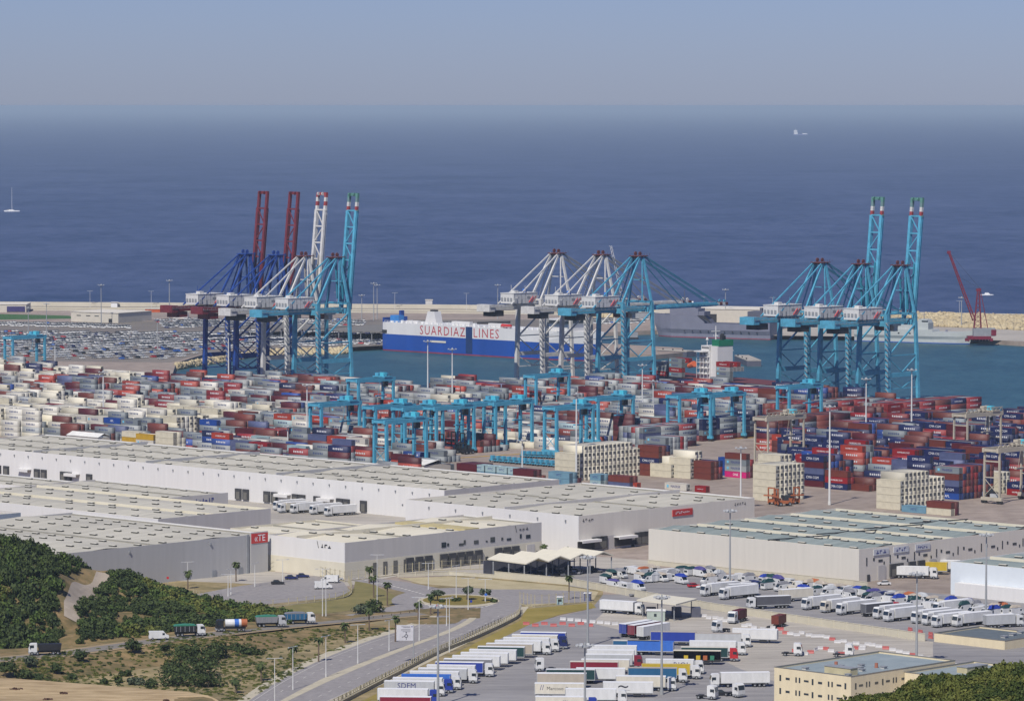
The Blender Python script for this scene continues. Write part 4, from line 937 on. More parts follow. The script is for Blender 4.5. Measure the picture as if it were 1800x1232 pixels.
# ------------------------------------------------------------------ yard gantry cranes
def make_rtg(white=False):
    col = m_cyan2 if not white else M('sandy_steel', srgb(186, 178, 160), .6); o = thing('yard_gantry_crane', 'x', 'gantry crane', (0, 0, 0), PHI, 'yard gantry cranes')
    for x in (-12.2, 12.2):
        for y in (-3.9, 3.9): MB().beam((x, y, 2), (x, y * .95, 21.4), .7 if white else 1.15, .8 if white else 1.3).build('leg', col, o)
        MB().box(x - .6, x + .6, -5.2, 5.2, 1.2, 2.5).build('sill_beam', col, o)
        MB().beam((x, -3.7, 17), (x, 3.7, 17), .5).build('tie_beam', col, o); MB().beam((x, -3.7, 10.5), (x, 3.7, 10.5), .4).build('tie_beam', col, o)
        w_ = MB()
        for y in (-4.6, -3.2, 3.2, 4.6): w_.cyl((x - .4, y, .7), (x + .4, y, .7), .7, .7, 10)
        w_.build('wheel_set', m_dark, o)
    g = MB()
    for y in (-3.6, 3.6): g.box(-13.6, 13.6, y - .5, y + .5, 20.6, 22.4)
    g.box(-13.6, -12.8, -3, 3, 21, 22).box(12.8, 13.6, -3, 3, 21, 22); g.build('girder', col, o)
    if white:
        tt = MB()
        for i in range(9): tt.beam((-13 + i * 3, -3.6, 22.5), (-11.5 + i * 3, -3.6, 24.2), .25).beam((-11.5 + i * 3, -3.6, 24.2), (-10 + i * 3, -3.6, 22.5), .25)
        tt.beam((-13, -3.6, 24.3), (13.6, -3.6, 24.3), .3).build('truss', col, o)
    t = MB().box(5.5, 10.5, -4.4, 4.4, 22.5, 23.1, 0).box(6, 8.5, -3, -.5, 23.1, 24.9, 1).cyl((9, -2.5, 24), (9, 2.5, 24), .8, .8, 8, 0).box(6.2, 9.8, 1.2, 3.4, 23.1, 24.6, 0)
    for i in range(6): t.box(5.5 + i, 5.6 + i, -4.5, -4.4, 23.1, 24.2, 2)
    t.build('trolley', [col, M('turquoise_cabinet', (.08, .5, .62), .4), m_black], o)
    MB().box(7.2, 9.2, -3.2, -1, 17.8, 20.4, 0).box(7.1, 7.19, -3, -1.2, 18.4, 20, 1).build('cab', [m_dark if not white else m_galv, m_glass], o)
    MB().box(4, 10, -1.2, 1.2, 12.8, 13.3).beam((5, 0, 13.3), (7, 0, 22.4), .12).beam((9, 0, 13.3), (8, 0, 22.4), .12).build('spreader', col, o)
    MB().box(-11.2, -9.9, -1.8, 1.8, 1.4, 3.8, 0).build('generator_box', m_white if not white else m_galv, o)
    MB().beam((-12.2, -3.9, 3), (-12.2, 3.9, 10), .22).beam((-12.2, 3.9, 3), (-12.2, -3.9, 10), .22).build('ladder_bracing', col, o)
    return o
rt_c = make_rtg(); rt_w = make_rtg(True)
RT = [(44, 590, 'turquoise yard gantry at the far west, in front of the parked cars'), (589, 706, 'turquoise yard gantry standing tallest, just west of the gantry cluster'), (652, 664, 'turquoise yard gantry beyond the reefer stacks, near the light blue quay crane'),
      (704, 735, 'turquoise yard gantry nearest the warehouse roof, over the tent'), (684, 711, 'turquoise yard gantry directly behind the nearest one'), (735, 713, 'turquoise yard gantry in the west half of the tight cluster'),
      (790, 712, 'turquoise yard gantry in the middle of the tight cluster'), (846, 706, 'turquoise yard gantry in the cluster below the ship lettering'), (893, 704, 'turquoise yard gantry at the east end of the tight cluster'),
      (1000, 712, 'turquoise yard gantry beside the white stacked boxes'), (1072, 696, 'turquoise yard gantry just behind the white stacked boxes'), (962, 657, 'turquoise yard gantry under the whitish quay cranes'),
      (1214, 692, 'turquoise yard gantry in front of the white ship superstructure, west one'), (1268, 690, 'turquoise yard gantry in front of the white ship superstructure, east one'), (1405, 676, 'turquoise yard gantry at the foot of the east quay cranes'),
      (1370, 730, 'whitish lattice yard gantry west of the navy blue stacks', 1), (1718, 724, 'whitish yard gantry by the water at the east end', 1), (1776, 784, 'whitish lattice yard gantry cut by the east edge of the yard', 1)]
RTG_POS = []
for i, r in enumerate(RT):
    px, yt, lb = r[:3]; s = (yt - 186) / (160 - 22.4); g = G(px, 186 + 160 * s); g.z = .06; RTG_POS.append(g)
    src = rt_w if len(r) > 3 else rt_c
    if i == 0 or i == 15: src.location = g; src['label'] = lb
    else: dup(src, g, PHI, lb)
# ------------------------------------------------------------------ containers
COL = {'grey': srgb(126, 134, 138), 'pale grey': srgb(158, 162, 162), 'white': srgb(206, 202, 190), 'cream': srgb(210, 203, 180), 'rust brown': srgb(112, 52, 40), 'orange red': srgb(168, 60, 40), 'red': srgb(146, 26, 30),
       'dark red': srgb(88, 22, 32), 'navy blue': srgb(24, 34, 84), 'blue': srgb(28, 70, 150), 'yellow': srgb(190, 152, 40), 'light blue': srgb(108, 148, 168), 'pink': srgb(206, 30, 118), 'green': srgb(20, 110, 60), 'teal white': srgb(160, 186, 190), 'dusty blue': srgb(86, 94, 130)}
CL, CW = 12.2, 2.44
recs = []      # dict(u,v frame position) : x,y centre of base, rot (0: long axis along V, 1: along U), z, hgt, col, kind, cluster, tier
def rec(c, rot, z, hgt, col, kind, cl, tier, ordn=0, exp=2.0, L=CL):
    recs.append(dict(x=c.x, y=c.y, rot=rot, z=z, h=hgt, col=col, kind=kind, cl=cl, tier=tier, o=ordn, e=exp, L=L))
def stack_at(px, py, nu, nv, cols, cl, kind='dry', h=2.6, rot=0, L=CL):
    """near corner at (px, py); nu rows along U, nv along V; cols(i, j) -> list of colours bottom up"""
    p = G(px, py, 0); du, dv = (CW + .14, L + .4) if rot == 0 else (L + .4, CW + .14)
    for i in range(nu):
        for j in range(nv):
            cs = cols(i, j); c = p + U * (du * (i + .5)) + V * (dv * (j + .5))
            for t, cc in enumerate(cs):
                if cc is None: continue
                inner = i > 0 and j > 0 and t < len(cs) - 1
                e = 3.0 if (i == 0 and j == 0) else (0.2 if inner else (1.1 if i > 0 else 1.8))
                rec(c, rot, .06 + t * (h + .04), h, cc, kind, cl, t, i if rot == 0 else i, e, L)
rr = random.Random(5)
pick = lambda pairs: rr.choices([a for a, b in pairs], [b for a, b in pairs])[0]
NAV = [('navy blue', .40), ('rust brown', .24), ('red', .09), ('dark red', .12), ('grey', .06), ('dusty blue', .06), ('blue', .03), ('orange red', .03)]
GRY = [('grey', .36), ('pale grey', .14), ('rust brown', .12), ('orange red', .08), ('red', .05), ('dark red', .13), ('dusty blue', .03), ('navy blue', .04), ('white', .05), ('blue', .02), ('teal white', .02)]
stack_at(1012, 846, 17, 1, lambda i, j: ['cream'] * (5 if i > 1 else 4) if i < 14 else ['cream'] * 4, 'in the long reefer wall', 'reefer', 2.9)
stack_at(1583, 897, 11, 1, lambda i, j: ['cream'] * (4 if i == 0 else 5 if i < 7 else 4), 'in the reefer block nearest the grey green roof', 'reefer', 2.9)
stack_at(1364, 882, 7, 1, lambda i, j: ['cream'] * 5, 'in the reefer block behind the orange loaders', 'reefer', 2.9)
stack_at(1372, 862, 4, 1, lambda i, j: ['cream'] * (5 if i < 3 else 4), 'in the cream block behind the reefers', 'reefer', 2.9)
stack_at(1170, 800, 6, 1, lambda i, j: [['grey', 'grey', 'pale grey', 'grey', 'red', 'pale grey'][i]] * 3, 'in the grey end-on stacks', h=2.6)
stack_at(1158, 838, 3, 1, lambda i, j: [['rust brown', 'rust brown', 'navy blue', 'rust brown'][(i + k) % 4] for k in range(5)] , 'in the rust stack east of the reefer wall', h=2.6)
stack_at(1180, 840, 3, 1, lambda i, j: ['cream'] * (3 - (i == 0)), 'in the low cream stack beside the rust boxes', 'reefer', 2.9)
stack_at(1214, 842, 3, 1, lambda i, j: ['cream'] * (4 if i else 3), 'in the cream stack with a black emblem', 'reefer', 2.9)
stack_at(1250, 844, 3, 1, lambda i, j: ['rust brown'] * 3 if i < 2 else ['dark red', 'red', 'navy blue'], 'in the three high rust stack', h=2.6)
stack_at(1300, 838, 2, 1, lambda i, j: ['blue', 'blue', 'blue'] if i == 0 else ['red', 'blue'], 'in the bright blue stack', h=2.6)
stack_at(1312, 841, 2, 1, lambda i, j: ['pink', 'pale grey', 'grey', 'rust brown'] if i == 0 else ['dark red', 'dark red', 'red'], 'in the stack with the pink box', h=2.6)
stack_at(1448, 857, 5, 1, lambda i, j: ['dark red', 'navy blue', 'dusty blue', 'dark red', 'navy blue'] if i < 2 else [pick(NAV) for _ in range(5 - i % 2)], 'in the tall navy stack beside the reefers', h=2.6)
stack_at(1490, 862, 2, 1, lambda i, j: ['navy blue', 'red', 'rust brown'][:3 - i], 'in the low rust and navy stack', h=2.6)
stack_at(1528, 864, 3, 1, lambda i, j: ['rust brown'] * (1 + (i > 0)), 'in the lowest rust stack on the open concrete', h=2.6)
stack_at(1686, 879, 9, 1, lambda i, j: ([['blue', 'navy blue', 'dusty blue', 'rust brown', 'grey']] + [[pick(NAV) for _ in range(5)] for _ in range(8)])[i], 'in the mixed stack east of the reefer block', h=2.6)
stack_at(1756, 868, 3, 1, lambda i, j: ['cream'] * 3, 'in the short reefer stack under the lattice gantry', 'reefer', 2.9)
stack_at(1812, 873, 3, 1, lambda i, j: ['red', 'navy blue'], 'in the low stack at the east edge', h=2.6)
stack_at(1628, 903, 2, 1, lambda i, j: ['light blue'], 'on the ground in front of the reefers', h=2.6)
stack_at(1672, 907, 2, 1, lambda i, j: ['dark red' if i else 'cream', 'rust brown'][:2], 'in the pair beside the light blue box', h=2.6)
stack_at(1207, 863, 1, 1, lambda i, j: ['white'], 'alone on the open concrete', 'reefer', 2.9)
stack_at(1241, 866, 1, 1, lambda i, j: ['red'], 'alone on the open concrete', 'dry', 2.6, L=6.1)
stack_at(1001, 853, 3, 1, lambda i, j: ['light blue', 'light blue'] if i < 2 else ['dark red'], 'in the light blue stack by the reefers', h=2.6)
stack_at(1056, 856, 2, 1, lambda i, j: ['teal white', 'light blue'] if i == 0 else ['grey', 'light blue'], 'in the small light blue stack', h=2.6, L=6.1)
stack_at(1107, 860, 2, 1, lambda i, j: ['dusty blue', 'rust brown'], 'in the rust over blue stack', h=2.6)
stack_at(1120, 860, 1, 1, lambda i, j: ['orange red'], 'beside the rust over blue stack', h=2.6, L=6.1)
stack_at(938, 848, 3, 1, lambda i, j: ['rust brown', 'dark red'][:2 - (i == 2)], 'in the low row by the blue tractors', h=2.6)
for k in range(4): stack_at(911 - k * 20, 845 - k * 2, 2, 1, lambda i, j: ['light blue', 'teal white'], 'in the teal row by the blue tractors', h=2.6, L=6.1)
stack_at(838, 838, 4, 1, lambda i, j: ['dark red'] * 2, 'in the dark red pair beside the tent', h=2.6)
stack_at(270, 805, 2, 1, lambda i, j: ['yellow', 'yellow', 'white', 'yellow'] if i == 0 else ['white'] * 4, 'in the yellow stack behind the warehouse', h=2.6)
stack_at(245, 800, 2, 1, lambda i, j: ['light blue', 'dark red', 'yellow', 'cream'], 'in the mixed stack west of the yellow one', h=2.6)
stack_at(305, 812, 3, 1, lambda i, j: ['cream'] * (5 - (i > 1)), 'in the white stack beside the yellow boxes', h=2.6)
# the blocks lying the other way
stack_at(1130, 792, 3, 6, lambda i, j: [['grey', 'pale grey', 'dusty blue', 'grey'], ['grey', 'grey', 'grey', 'pale grey'], ['dark red', 'pale grey', 'grey', 'red'], ['red', 'grey', 'navy blue', 'grey']][(i + j) % 4], 'in the grey block lying crosswise', h=2.6, rot=1)
stack_at(1235, 776, 3, 6, lambda i, j: [['dark red', 'grey', 'navy blue', 'navy blue'], ['red', 'navy blue', 'grey', 'grey'], ['dark red', 'grey', 'grey', 'navy blue']][(i + j) % 3], 'in the grey block lying crosswise', h=2.6, rot=1)
stack_at(1375, 785, 5, 6, lambda i, j: [pick([('rust brown', .4), ('dark red', .3), ('grey', .3)]) for _ in range(5 - (i > 3))], 'in the rust block lying crosswise', h=2.6, rot=1)
stack_at(1560, 758, 6, 10, lambda i, j: [pick([('rust brown', .35), ('red', .35), ('grey', .25), ('navy blue', .05)]) for _ in range(5 if j < 7 else 4)], 'in the long red block near the quay', h=2.6, rot=1)
stack_at(1395, 750, 6, 8, lambda i, j: [pick([('rust brown', .35), ('red', .35), ('grey', .25), ('navy blue', .05)]) for _ in range(4 - (j % 3 == 0))], 'in the red block by the crane feet', h=2.6, rot=1)
# regular blocks filling the yard
bottom = [(-200, 756), (115, 774), (190, 786), (300, 808), (400, 814), (560, 824), (700, 836), (780, 838), (800, 800), (1060, 782), (1130, 792), (1230, 800), (1300, 782), (1380, 800), (1420, 842), (1600, 862), (1700, 858), (1900, 850), (2100, 850)]
bx = [b[0] for b in bottom]; by = [b[1] for b in bottom]
O0 = G(900, 800)
hand = [(r['x'], r['y']) for r in recs]
hand_set = set((int(x // 14), int(y // 14)) for x, y in hand)
def sm(u, v, s, ph): return math.sin(u / s + ph) * math.cos(v / (s * 1.4) - ph * 1.7)
urow = 0
for b in range(-20, 40):
    for r6 in range(7):
        uc = b * 24.5 + r6 * 2.72
        blk = 3 * sm(b * 24.5, 0, 31, .7)
        for kv in range(-75, 75):
            vc = kv * 12.75 + (kv // 13) * 16
            c = O0 + U * uc + V * vc
            if c.y < 1300 or c.y > 3300: continue
            px, py = P(c.x, c.y)
            if px < -60 or px > 1850 or py < 640: continue
            if py > np.interp(px, bx, by): continue
            q = CR_ANCHOR[1 if px < 770 else (2 if px < 1250 else 3)]
            dd = (c - q).dot(U)
            if dd > (-30 if px > 1250 else -26): continue
            if 760 < px < 935 and (c - CR_ANCHOR[1]).dot(U) > 60: continue
            if px > 1300 and py > 700 and px < 1340 and py > 760: continue
            # keep clear of the hand placed stacks
            if any((int(c.x // 14) + ddx, int(c.y // 14) + ddy) in hand_set for ddx in (-1, 0, 1) for ddy in (-1, 0, 1)): continue
            east = px > 1320 + 20 * math.sin(py)
            base = 3.1 + 1.3 * sm(b * 24.5, vc, 42, 1.1) + .9 * math.sin(vc * .035 + b * 2.1)
            if 650 < px < 1060 and py > 762: base -= 2.3
            n = int(round(base + rr.gauss(0, .75))); n = max(0, min(5, n))
            if rr.random() < .07: n = 0
            if n == 0: continue
            reef = (not east) and px < 720 and 668 < py < 772 and sm(b * 24.5, vc, 55, 2.2) > .12
            reef = reef or (not east and px > 720 and sm(b * 24.5, vc, 33, .4) > .78)
            cc = 'cream' if reef else pick(NAV if east else GRY)
            for t in range(n):
                if rr.random() < (.6 if not reef else .12): cc = pick(NAV if east else GRY)
                elif reef and rr.random() < .5: cc = rr.choice(['cream', 'white'])
                k = 'reefer' if cc in ('cream',) else 'dry'
                front = (r6 == 0) * 1.0
                rec(c, 0, .06 + t * 2.72, 2.66, cc, k, None, t, 0, .35 + (t == n - 1) * 1.0 + front * .6 + .25 * (t >= n - 2))
                recs[-1]['b'] = b; recs[-1]['kv'] = kv; recs[-1]['r6'] = r6
def mk_mat(c): return M('container_' + c.replace(' ', '_'), COL[c], .6, var=.1, scale=.5)
LOGO = {'grey': ('MAERSK', m_txtb), 'pale grey': ('MAERSK', m_txtb), 'white': ('MAERSK', m_txtb), 'navy blue': ('CMA CGM', m_txtw), 'red': ('HAMBURG SÜD', m_txtw), 'orange red': ('HAMBURG SÜD', m_txtw), 'pink': ('ONE', m_txtw), 'teal white': ('MTC', m_txtb), 'light blue': ('MTC', m_txtb), 'blue': ('APL', m_txtw)}
LG = {}
def container_mesh(col, kind, h, L):
    key = (col, kind, round(h, 1), L)
    if key in LG: return LG[key]
    mb = MB(); a = L / 2; w2 = CW / 2
    mb.box(-a + .08, a - .08, -w2 + .06, w2 - .06, .12, h - .03, 0)
    for x in (-a, a - .16):
        for y in (-w2, w2 - .16): mb.box(x, x + .16, y, y + .16, 0, h, 0)
    for y in (-w2, w2 - .1): mb.box(-a + .16, a - .16, y, y + .1, 0, .16, 0).box(-a + .16, a - .16, y, y + .1, h - .1, h, 0)
    for s in (-1, 1):
        xe = s * (a - .06); x0, x1 = min(xe, xe + s * .04), max(xe, xe + s * .04)
        if kind == 'reefer':
            mb.box(x0, x1, -.9, .9, h * .42, h * .9, 1); mb.box(min(xe, xe + s * .06), max(xe, xe + s * .06), -.75, .1, h * .5, h * .82, 2); mb.box(x0, x1, -1, 1, .25, .7, 3)
        else:
            for y in (-.78, -.42, .36, .72): mb.box(x0, x1, y, y + .08, .2, h - .2, 3)
            mb.box(x0, x1, -.03, .05, .15, h - .12, 2)
    if col in LOGO and kind == 'dry' or col == 'white':
        s_, m_ = LOGO.get(col, ('MAERSK', m_txtb)); t = text(s_); wd = max(v[0] for v in t[0]) * 2; sc = min(1.5, L * .55 / wd)
        for sd_ in (-1, 1):
            mb.add(t, 4, (.6 * sd_ * -1 * 0, sd_ * (w2 + .012), h * .5 - sc * .34), (-sd_, 0, 0), (0, 0, 1), sc)
        if s_ == 'MAERSK':
            for sd_ in (-1, 1): 
                y = sd_ * (w2 + .01); x = sd_ * (L * .36); q = [(x - .55, y, h * .3), (x + .55, y, h * .3), (x + .55, y, h * .7), (x - .55, y, h * .7)]
                mb.face(q if sd_ < 0 else q[::-1], 5)
    me = mb.mesh('container', [mk_mat(col), M('reefer_unit', (.42, .42, .38), .6), m_dark, M('door_bar', tuple(c * .45 for c in (.2, .2, .2)), .6), LOGO.get(col, ('', m_txtb))[1], M('light_blue_emblem', (.15, .45, .6), .5)])
    LG[key] = me; return me
def score(r):
    px, py = P(r['x'], r['y'], r['z']); s = F / r['y']
    return 0 if not (-15 < px < 1815) else s * s * r['e'] * (1 + .08 * r['tier'])
recs.sort(key=score, reverse=True)
solo, rest = recs[:300], recs[300:]
ORDT = ['bottom', 'second', 'third', 'fourth', 'fifth']
auto = sorted([r for r in solo if r['cl'] is None], key=lambda r: P(r['x'], r['y'])[0])
rowno = {}
for r in auto:
    px = P(r['x'], r['y'])[0]
    r['cl'] = 'in the navy and rust field' if px > 1320 else 'in the rows behind the roof' if px < 780 else 'in the field behind the reefers'
used = {}
byc = {}
for r in solo: byc.setdefault(r['cl'], []).append(r)
for cl, rs in byc.items():
    cols = sorted({(round(r['x'], 1), round(r['y'], 1)) for r in rs}, key=lambda q: P(*q)[0])
    idx = {q: i for i, q in enumerate(cols)}
    for r in rs: r['ord'] = idx[(round(r['x'], 1), round(r['y'], 1))]; r['nc'] = len(cols)
for r in solo:
    kindw = 'reefer container' if r['kind'] == 'reefer' else 'container'
    tier = ORDT[min(4, r['tier'])] + ' tier'
    lb = f"{r['col']} {kindw}, {tier}" + (f", {nth(r['ord'])} from left" if r['nc'] > 1 else '') + f" {r['cl']}"
    me = container_mesh(r['col'], r['kind'], r['h'], r['L'])
    o = put('shipping_container', me, None, (r['x'], r['y'], r['z']), PHI + (math.pi / 2 if r['rot'] == 0 else 0))
    tag(o, lb, 'container', 'shipping containers stacked in the yard')
# the rest as one object
m_attr = bpy.data.materials.new('container_paint_mixed'); m_attr.use_nodes = True; n_ = m_attr.node_tree
at_ = n_.nodes.new('ShaderNodeAttribute'); at_.attribute_name = 'Col'
n_.links.new(at_.outputs['Color'], n_.nodes['Principled BSDF'].inputs['Base Color']); n_.nodes['Principled BSDF'].inputs['Roughness'].default_value = .6
UX = np.array(U); VX = np.array(V)
allv = []; allf = []; allc = []; base = 0
unit = np.array([[-.5, -.5, 0], [.5, -.5, 0], [.5, .5, 0], [-.5, .5, 0], [-.5, -.5, 1], [.5, -.5, 1], [.5, .5, 1], [-.5, .5, 1]])
fb5 = np.array([[4, 5, 6, 7], [0, 1, 5, 4], [1, 2, 6, 5], [2, 3, 7, 6], [3, 0, 4, 7]])
crng = np.random.default_rng(3)
tcache = {}
txt_v = []; txt_f = []; tbase = 0; tcol = []
for r in rest:
    ax, ay = (VX, -UX) if r['rot'] == 0 else (UX, -VX)
    def W(q): return np.outer(q[:, 0], ax) + np.outer(q[:, 1], ay) + np.outer(q[:, 2], [0, 0, 1]) + np.array([r['x'], r['y'], r['z']])
    c = np.array(COL[r['col']]) * crng.uniform(.72, 1.18); c = c + (c.mean() - c) * crng.uniform(0, .25)
    allv.append(W(unit * np.array([r['L'], CW, r['h']]))); allf.append(fb5 + base); allc.append(np.tile(c, (5, 1))); base += 8
    # detail on the end that faces the near side
    s = -1; a = r['L'] / 2 + .02
    dets = [(-.8, .8, .45, .9, (.1, .1, .095))] if r['kind'] == 'reefer' else [(-.78, -.66, .08, .94, (.06, .06, .06)), (-.05, .07, .06, .96, (.03, .03, .03)), (.6, .72, .08, .94, (.06, .06, .06))]
    for (y0, y1, z0, z1, dc) in dets:
        q = np.array([[s * a, y1, z0 * r['h']], [s * a, y0, z0 * r['h']], [s * a, y0, z1 * r['h']], [s * a, y1, z1 * r['h']]])
        allv.append(W(q)); allf.append(np.array([[0, 1, 2, 3]]) + base); allc.append(np.array([dc])); base += 4
    # marks on the long side
    if r['col'] in LOGO and r['kind'] == 'dry':
        dark = LOGO[r['col']][1] is m_txtb; n = 6; x = -r['L'] * .27; step = r['L'] * .09; yy = (CW / 2 + .02)
        for k in range(n):
            q = np.array([[x, yy, .34 * r['h']], [x + step * .62, yy, .34 * r['h']], [x + step * .62, yy, (.66 if k % 2 else .6) * r['h']], [x, yy, .66 * r['h']]])
            allv.append(W(q)); allf.append(np.array([[0, 1, 2, 3]]) + base); allc.append(np.array([(.04, .06, .15) if dark else (.6, .6, .6)])); base += 4; x += step
cont = put('stacked_containers', npoly('stacked_containers', np.concatenate(allv), np.concatenate(allf), [m_attr], colors=np.concatenate(allc)))
tag(cont, 'thousands more stacked shipping containers filling the yard', None, None, 'stuff')
print('containers', len(recs))
# ------------------------------------------------------------------ ships
def hull_mesh(L, B, zt, stations, zw=-3, nz=5):
    """stations: list of (x fraction, half beam fraction at the waterline, half beam fraction at deck, deck height factor)"""
    mb = MB(); rows = []
    for (fx, bw_, bd, zf, rake) in stations:
        row = []
        for k in range(nz + 1):
            t = k / nz; z = zw - 1 + (zt * zf - zw + 1) * t; hb = (bw_ + (bd - bw_) * t ** .8) * B / 2; row.append((fx * L + rake * t, hb, z))
        rows.append(row)
    return rows
def hull_build(o, rows, bands, deckmat, name='hull'):
    """bands: [(z limit, material)] bottom up"""
    mats = [b[1] for b in bands] + [deckmat]; mb = MB(); nz = len(rows[0]) - 1
    def mi(z):
        for i, b in enumerate(bands):
            if z < b[0]: return i
        return len(bands) - 1
    for i in range(len(rows) - 1):
        for k in range(nz):
            a, b, c, d = rows[i][k], rows[i + 1][k], rows[i + 1][k + 1], rows[i][k + 1]
            m = mi((a[2] + d[2]) / 2)
            mb.face([(a[0], -a[1], a[2]), (b[0], -b[1], b[2]), (c[0], -c[1], c[2]), (d[0], -d[1], d[2])], m)
            mb.face([(a[0], a[1], a[2]), (d[0], d[1], d[2]), (c[0], c[1], c[2]), (b[0], b[1], b[2])], m)
        a, b = rows[i][-1], rows[i + 1][-1]
        mb.face([(a[0], -a[1], a[2]), (b[0], -b[1], b[2]), (b[0], b[1], b[2]), (a[0], a[1], a[2])], len(bands))
    for e in (0, -1):
        for k in range(nz):
            a, d = rows[e][k], rows[e][k + 1]; q = [(a[0], -a[1], a[2]), (a[0], a[1], a[2]), (d[0], d[1], d[2]), (d[0], -d[1], d[2])]
            mb.face(q[::-1] if e == 0 else q, mi((a[2] + d[2]) / 2))
    return mb.build(name, mats, o)
def ship_frame(name, label, pa, pb, B, z=-3):
    """pa, pb: picture points of the near waterline at the two ends; local x runs from pa to pb, near side is -y"""
    a, b = G(*pa, z), G(*pb, z); d = b - a; L = d.length; d.normalize(); n = Vector((-d.y, d.x, 0))
    if d.x < 0: n = -n
    o = thing(name, label, 'ship', (a.x + n.x * B / 2, a.y + n.y * B / 2, 0), math.atan2(d.y, d.x))
    if d.x < 0: o.scale = (1, -1, 1)
    return o, L
m_hullb = M('blue_hull_paint', (.012, .065, .30), .4, var=.1, scale=.05, stretch=(1, 1, .2)); m_hullr = M('red_boot_topping', (.22, .03, .05), .6, var=.3, scale=.1)
m_shipw = M('ship_white', (.62, .61, .59), .5, var=.06, scale=.1, stretch=(1, 1, .2))
o, L = ship_frame('car_carrier', 'blue and white car carrier lettered along its side, berthed behind the whitish cranes', (672, 616), (1022, 637), 25)
zs = [-4, -2.1, 0, 4, 8.3, 8.35, 12, 16.0]
rows = []
for (fx, hw, rk, zt) in ((0, .96, 0, 1), (.02, 1, 0, 1), (.2, 1, 0, 1), (.5, 1, 0, 1), (.8, 1, 0, 1), (.88, .88, 1.5, 1), (.94, .6, 3.5, 1), (.985, .22, 6, 1), (1.0, .06, 8, 1)):
    rows.append([(fx * L + rk * max(0, z + 4) / 18, hw * 12.5 * (1 - (.25 if fx > .85 else 0) * (1 - (z + 4) / 18.5)) if True else 0, z) for z in zs])
hull_build(o, rows, [(-1.9, m_hullr), (8.3, m_hullb), (99, m_shipw)], m_shipw)
def fit(t_, w_): return w_ / (2 * max(v[0] for v in text(t_, 1.2)[0]) * 8.4)
MB().add(text('SUARDIAZ', 1.2), 0, (L * .312, -12.56, 9.3), (fit('SUARDIAZ', L * .232), 0, 0), (0, 0, 1), 8.4).build('lettering', [M('lettering_red', (.42, .05, .06), .6)], o); MB().add(text('LINES', 1.2), 0, (L * .533, -12.56, 9.3), (fit('LINES', L * .128), 0, 0), (0, 0, 1), 8.4).build('lettering', [M('lettering_red', (.42, .05, .06), .6)], o)
MB().box(L * .432, L * .464, -12.75, -12.5, -1.5, 15.9, 0).build('side_ramp', [M('dark_blue_ramp', (.01, .035, .12), .5)], o)
MB().box(L * .25, L * .33, -12.7, -12.5, 4.4, 5.6, 0).build('gangway', [m_cream], o)
MB().box(-1.2, 0, -11, 11, -1, 19, 0).box(-3, -1, 6, 9, 12, 23, 0).build('stern_ramp', [m_navy], o)
MB().box(0, 4.5, -12.7, -12.5, 8.8, 11, 0).build('mooring_opening', [m_shade], o)
dk = MB()
for k in range(34):
    x = 6 + k * L * .9 / 34; dk.box(x, x + rr.choice((.6, 1.2, 2)), -10.5, -9.5, 16.0, 17.0 + rr.random() * 1.2, 0)
for k in range(60): dk.box(2 + k * L * .95 / 60, 2.15 + k * L * .95 / 60, -12.4, -12.3, 16.0, 17.2, 0)
dk.box(2, L * .95, -12.4, -12.3, 17.1, 17.25, 0); dk.build('deck_railing', [m_white], o)
MB().side([(L * .185, 16.0), (L * .245, 16.0), (L * .235, 24.1), (L * .20, 24.1)], -6, 0, 0).box(L * .205, L * .23, -4.5, -1.5, 24.1, 25.2, 1).build('funnel', [m_shipw, m_black], o)
MB().box(3, 11, -8, -3, 16.0, 20.6, 0).build('ventilator_house', [M('mid_blue', (.04, .2, .5), .5)], o)
MB().box(L * .33, L * .42, -7, -4, 16.0, 18.6, 0).box(L * .52, L * .60, -8, -5, 16.0, 18.6, 0).box(L * .1, L * .16, -8, -5, 16.0, 17.6, 0).build('deck_house', [m_shipw], o)
MB().beam((L * .44, -3, 18), (L * .6, -3, 19.6), 1.4).build('ramp_gantry', [m_black], o)
MB().cyl((L * .605, -11, 17.6), (L * .65, -11, 17.6), 1.3, 1.0, 8).build('lifeboat', [m_redpaint], o)
MB().box(L * .82, L * .92, -10, 10, 16.0, 21, 0).box(L * .83, L * .925, -12, 12, 21, 23, 1).box(L * .83, L * .92, -12, 12, 23, 23.8, 0).build('bridge_house', [m_shipw, m_glass], o)
# navy ship (bow to the west)
m_navyg = M('navy_grey_paint', srgb(124, 126, 142), .6, var=.08, scale=.2); m_navyd = M('navy_dark_grey', srgb(92, 94, 108), .6)
o, L = ship_frame('navy_ship', 'grey navy landing ship with a well deck, moored before the cream shed', (1352, 598), (1150, 592), 17)
def rows_of(L, hb, sts_, zlist):
    return [[(fx * L + rk * (z + 4) / 10, w_ * hb * (1 if z > 0 else .86), z if z < zlist[-1] else zt) for z in zlist] for (fx, w_, rk, zt) in sts_]
rows = rows_of(L, 8.5, ((0, .9, 0, 13), (.06, 1, 0, 13), (.22, 1, 0, 13), (.221, 1, 0, 7.5), (.56, 1, 0, 7.5), (.57, 1, 0, 9), (.63, 1, 0, 12.8), (.86, .9, 0, 12.8), (.95, .45, 2, 13), (1.0, .05, 3.5, 13.5)), [-4, -2.3, 0, 3, 6, 7.4])
hull_build(o, rows, [(-2.6, m_hullr), (-2.2, m_black), (99, m_navyg)], m_navyd)
MB().box(L * .63, L * .88, -5.5, 5.5, 12.8, 17.5, 0).box(L * .66, L * .84, -4.5, 4.5, 17.5, 20.5, 0).box(L * .58, L * .66, -5, 5, 12.8, 15.5, 0).build('superstructure', [m_navyg], o)
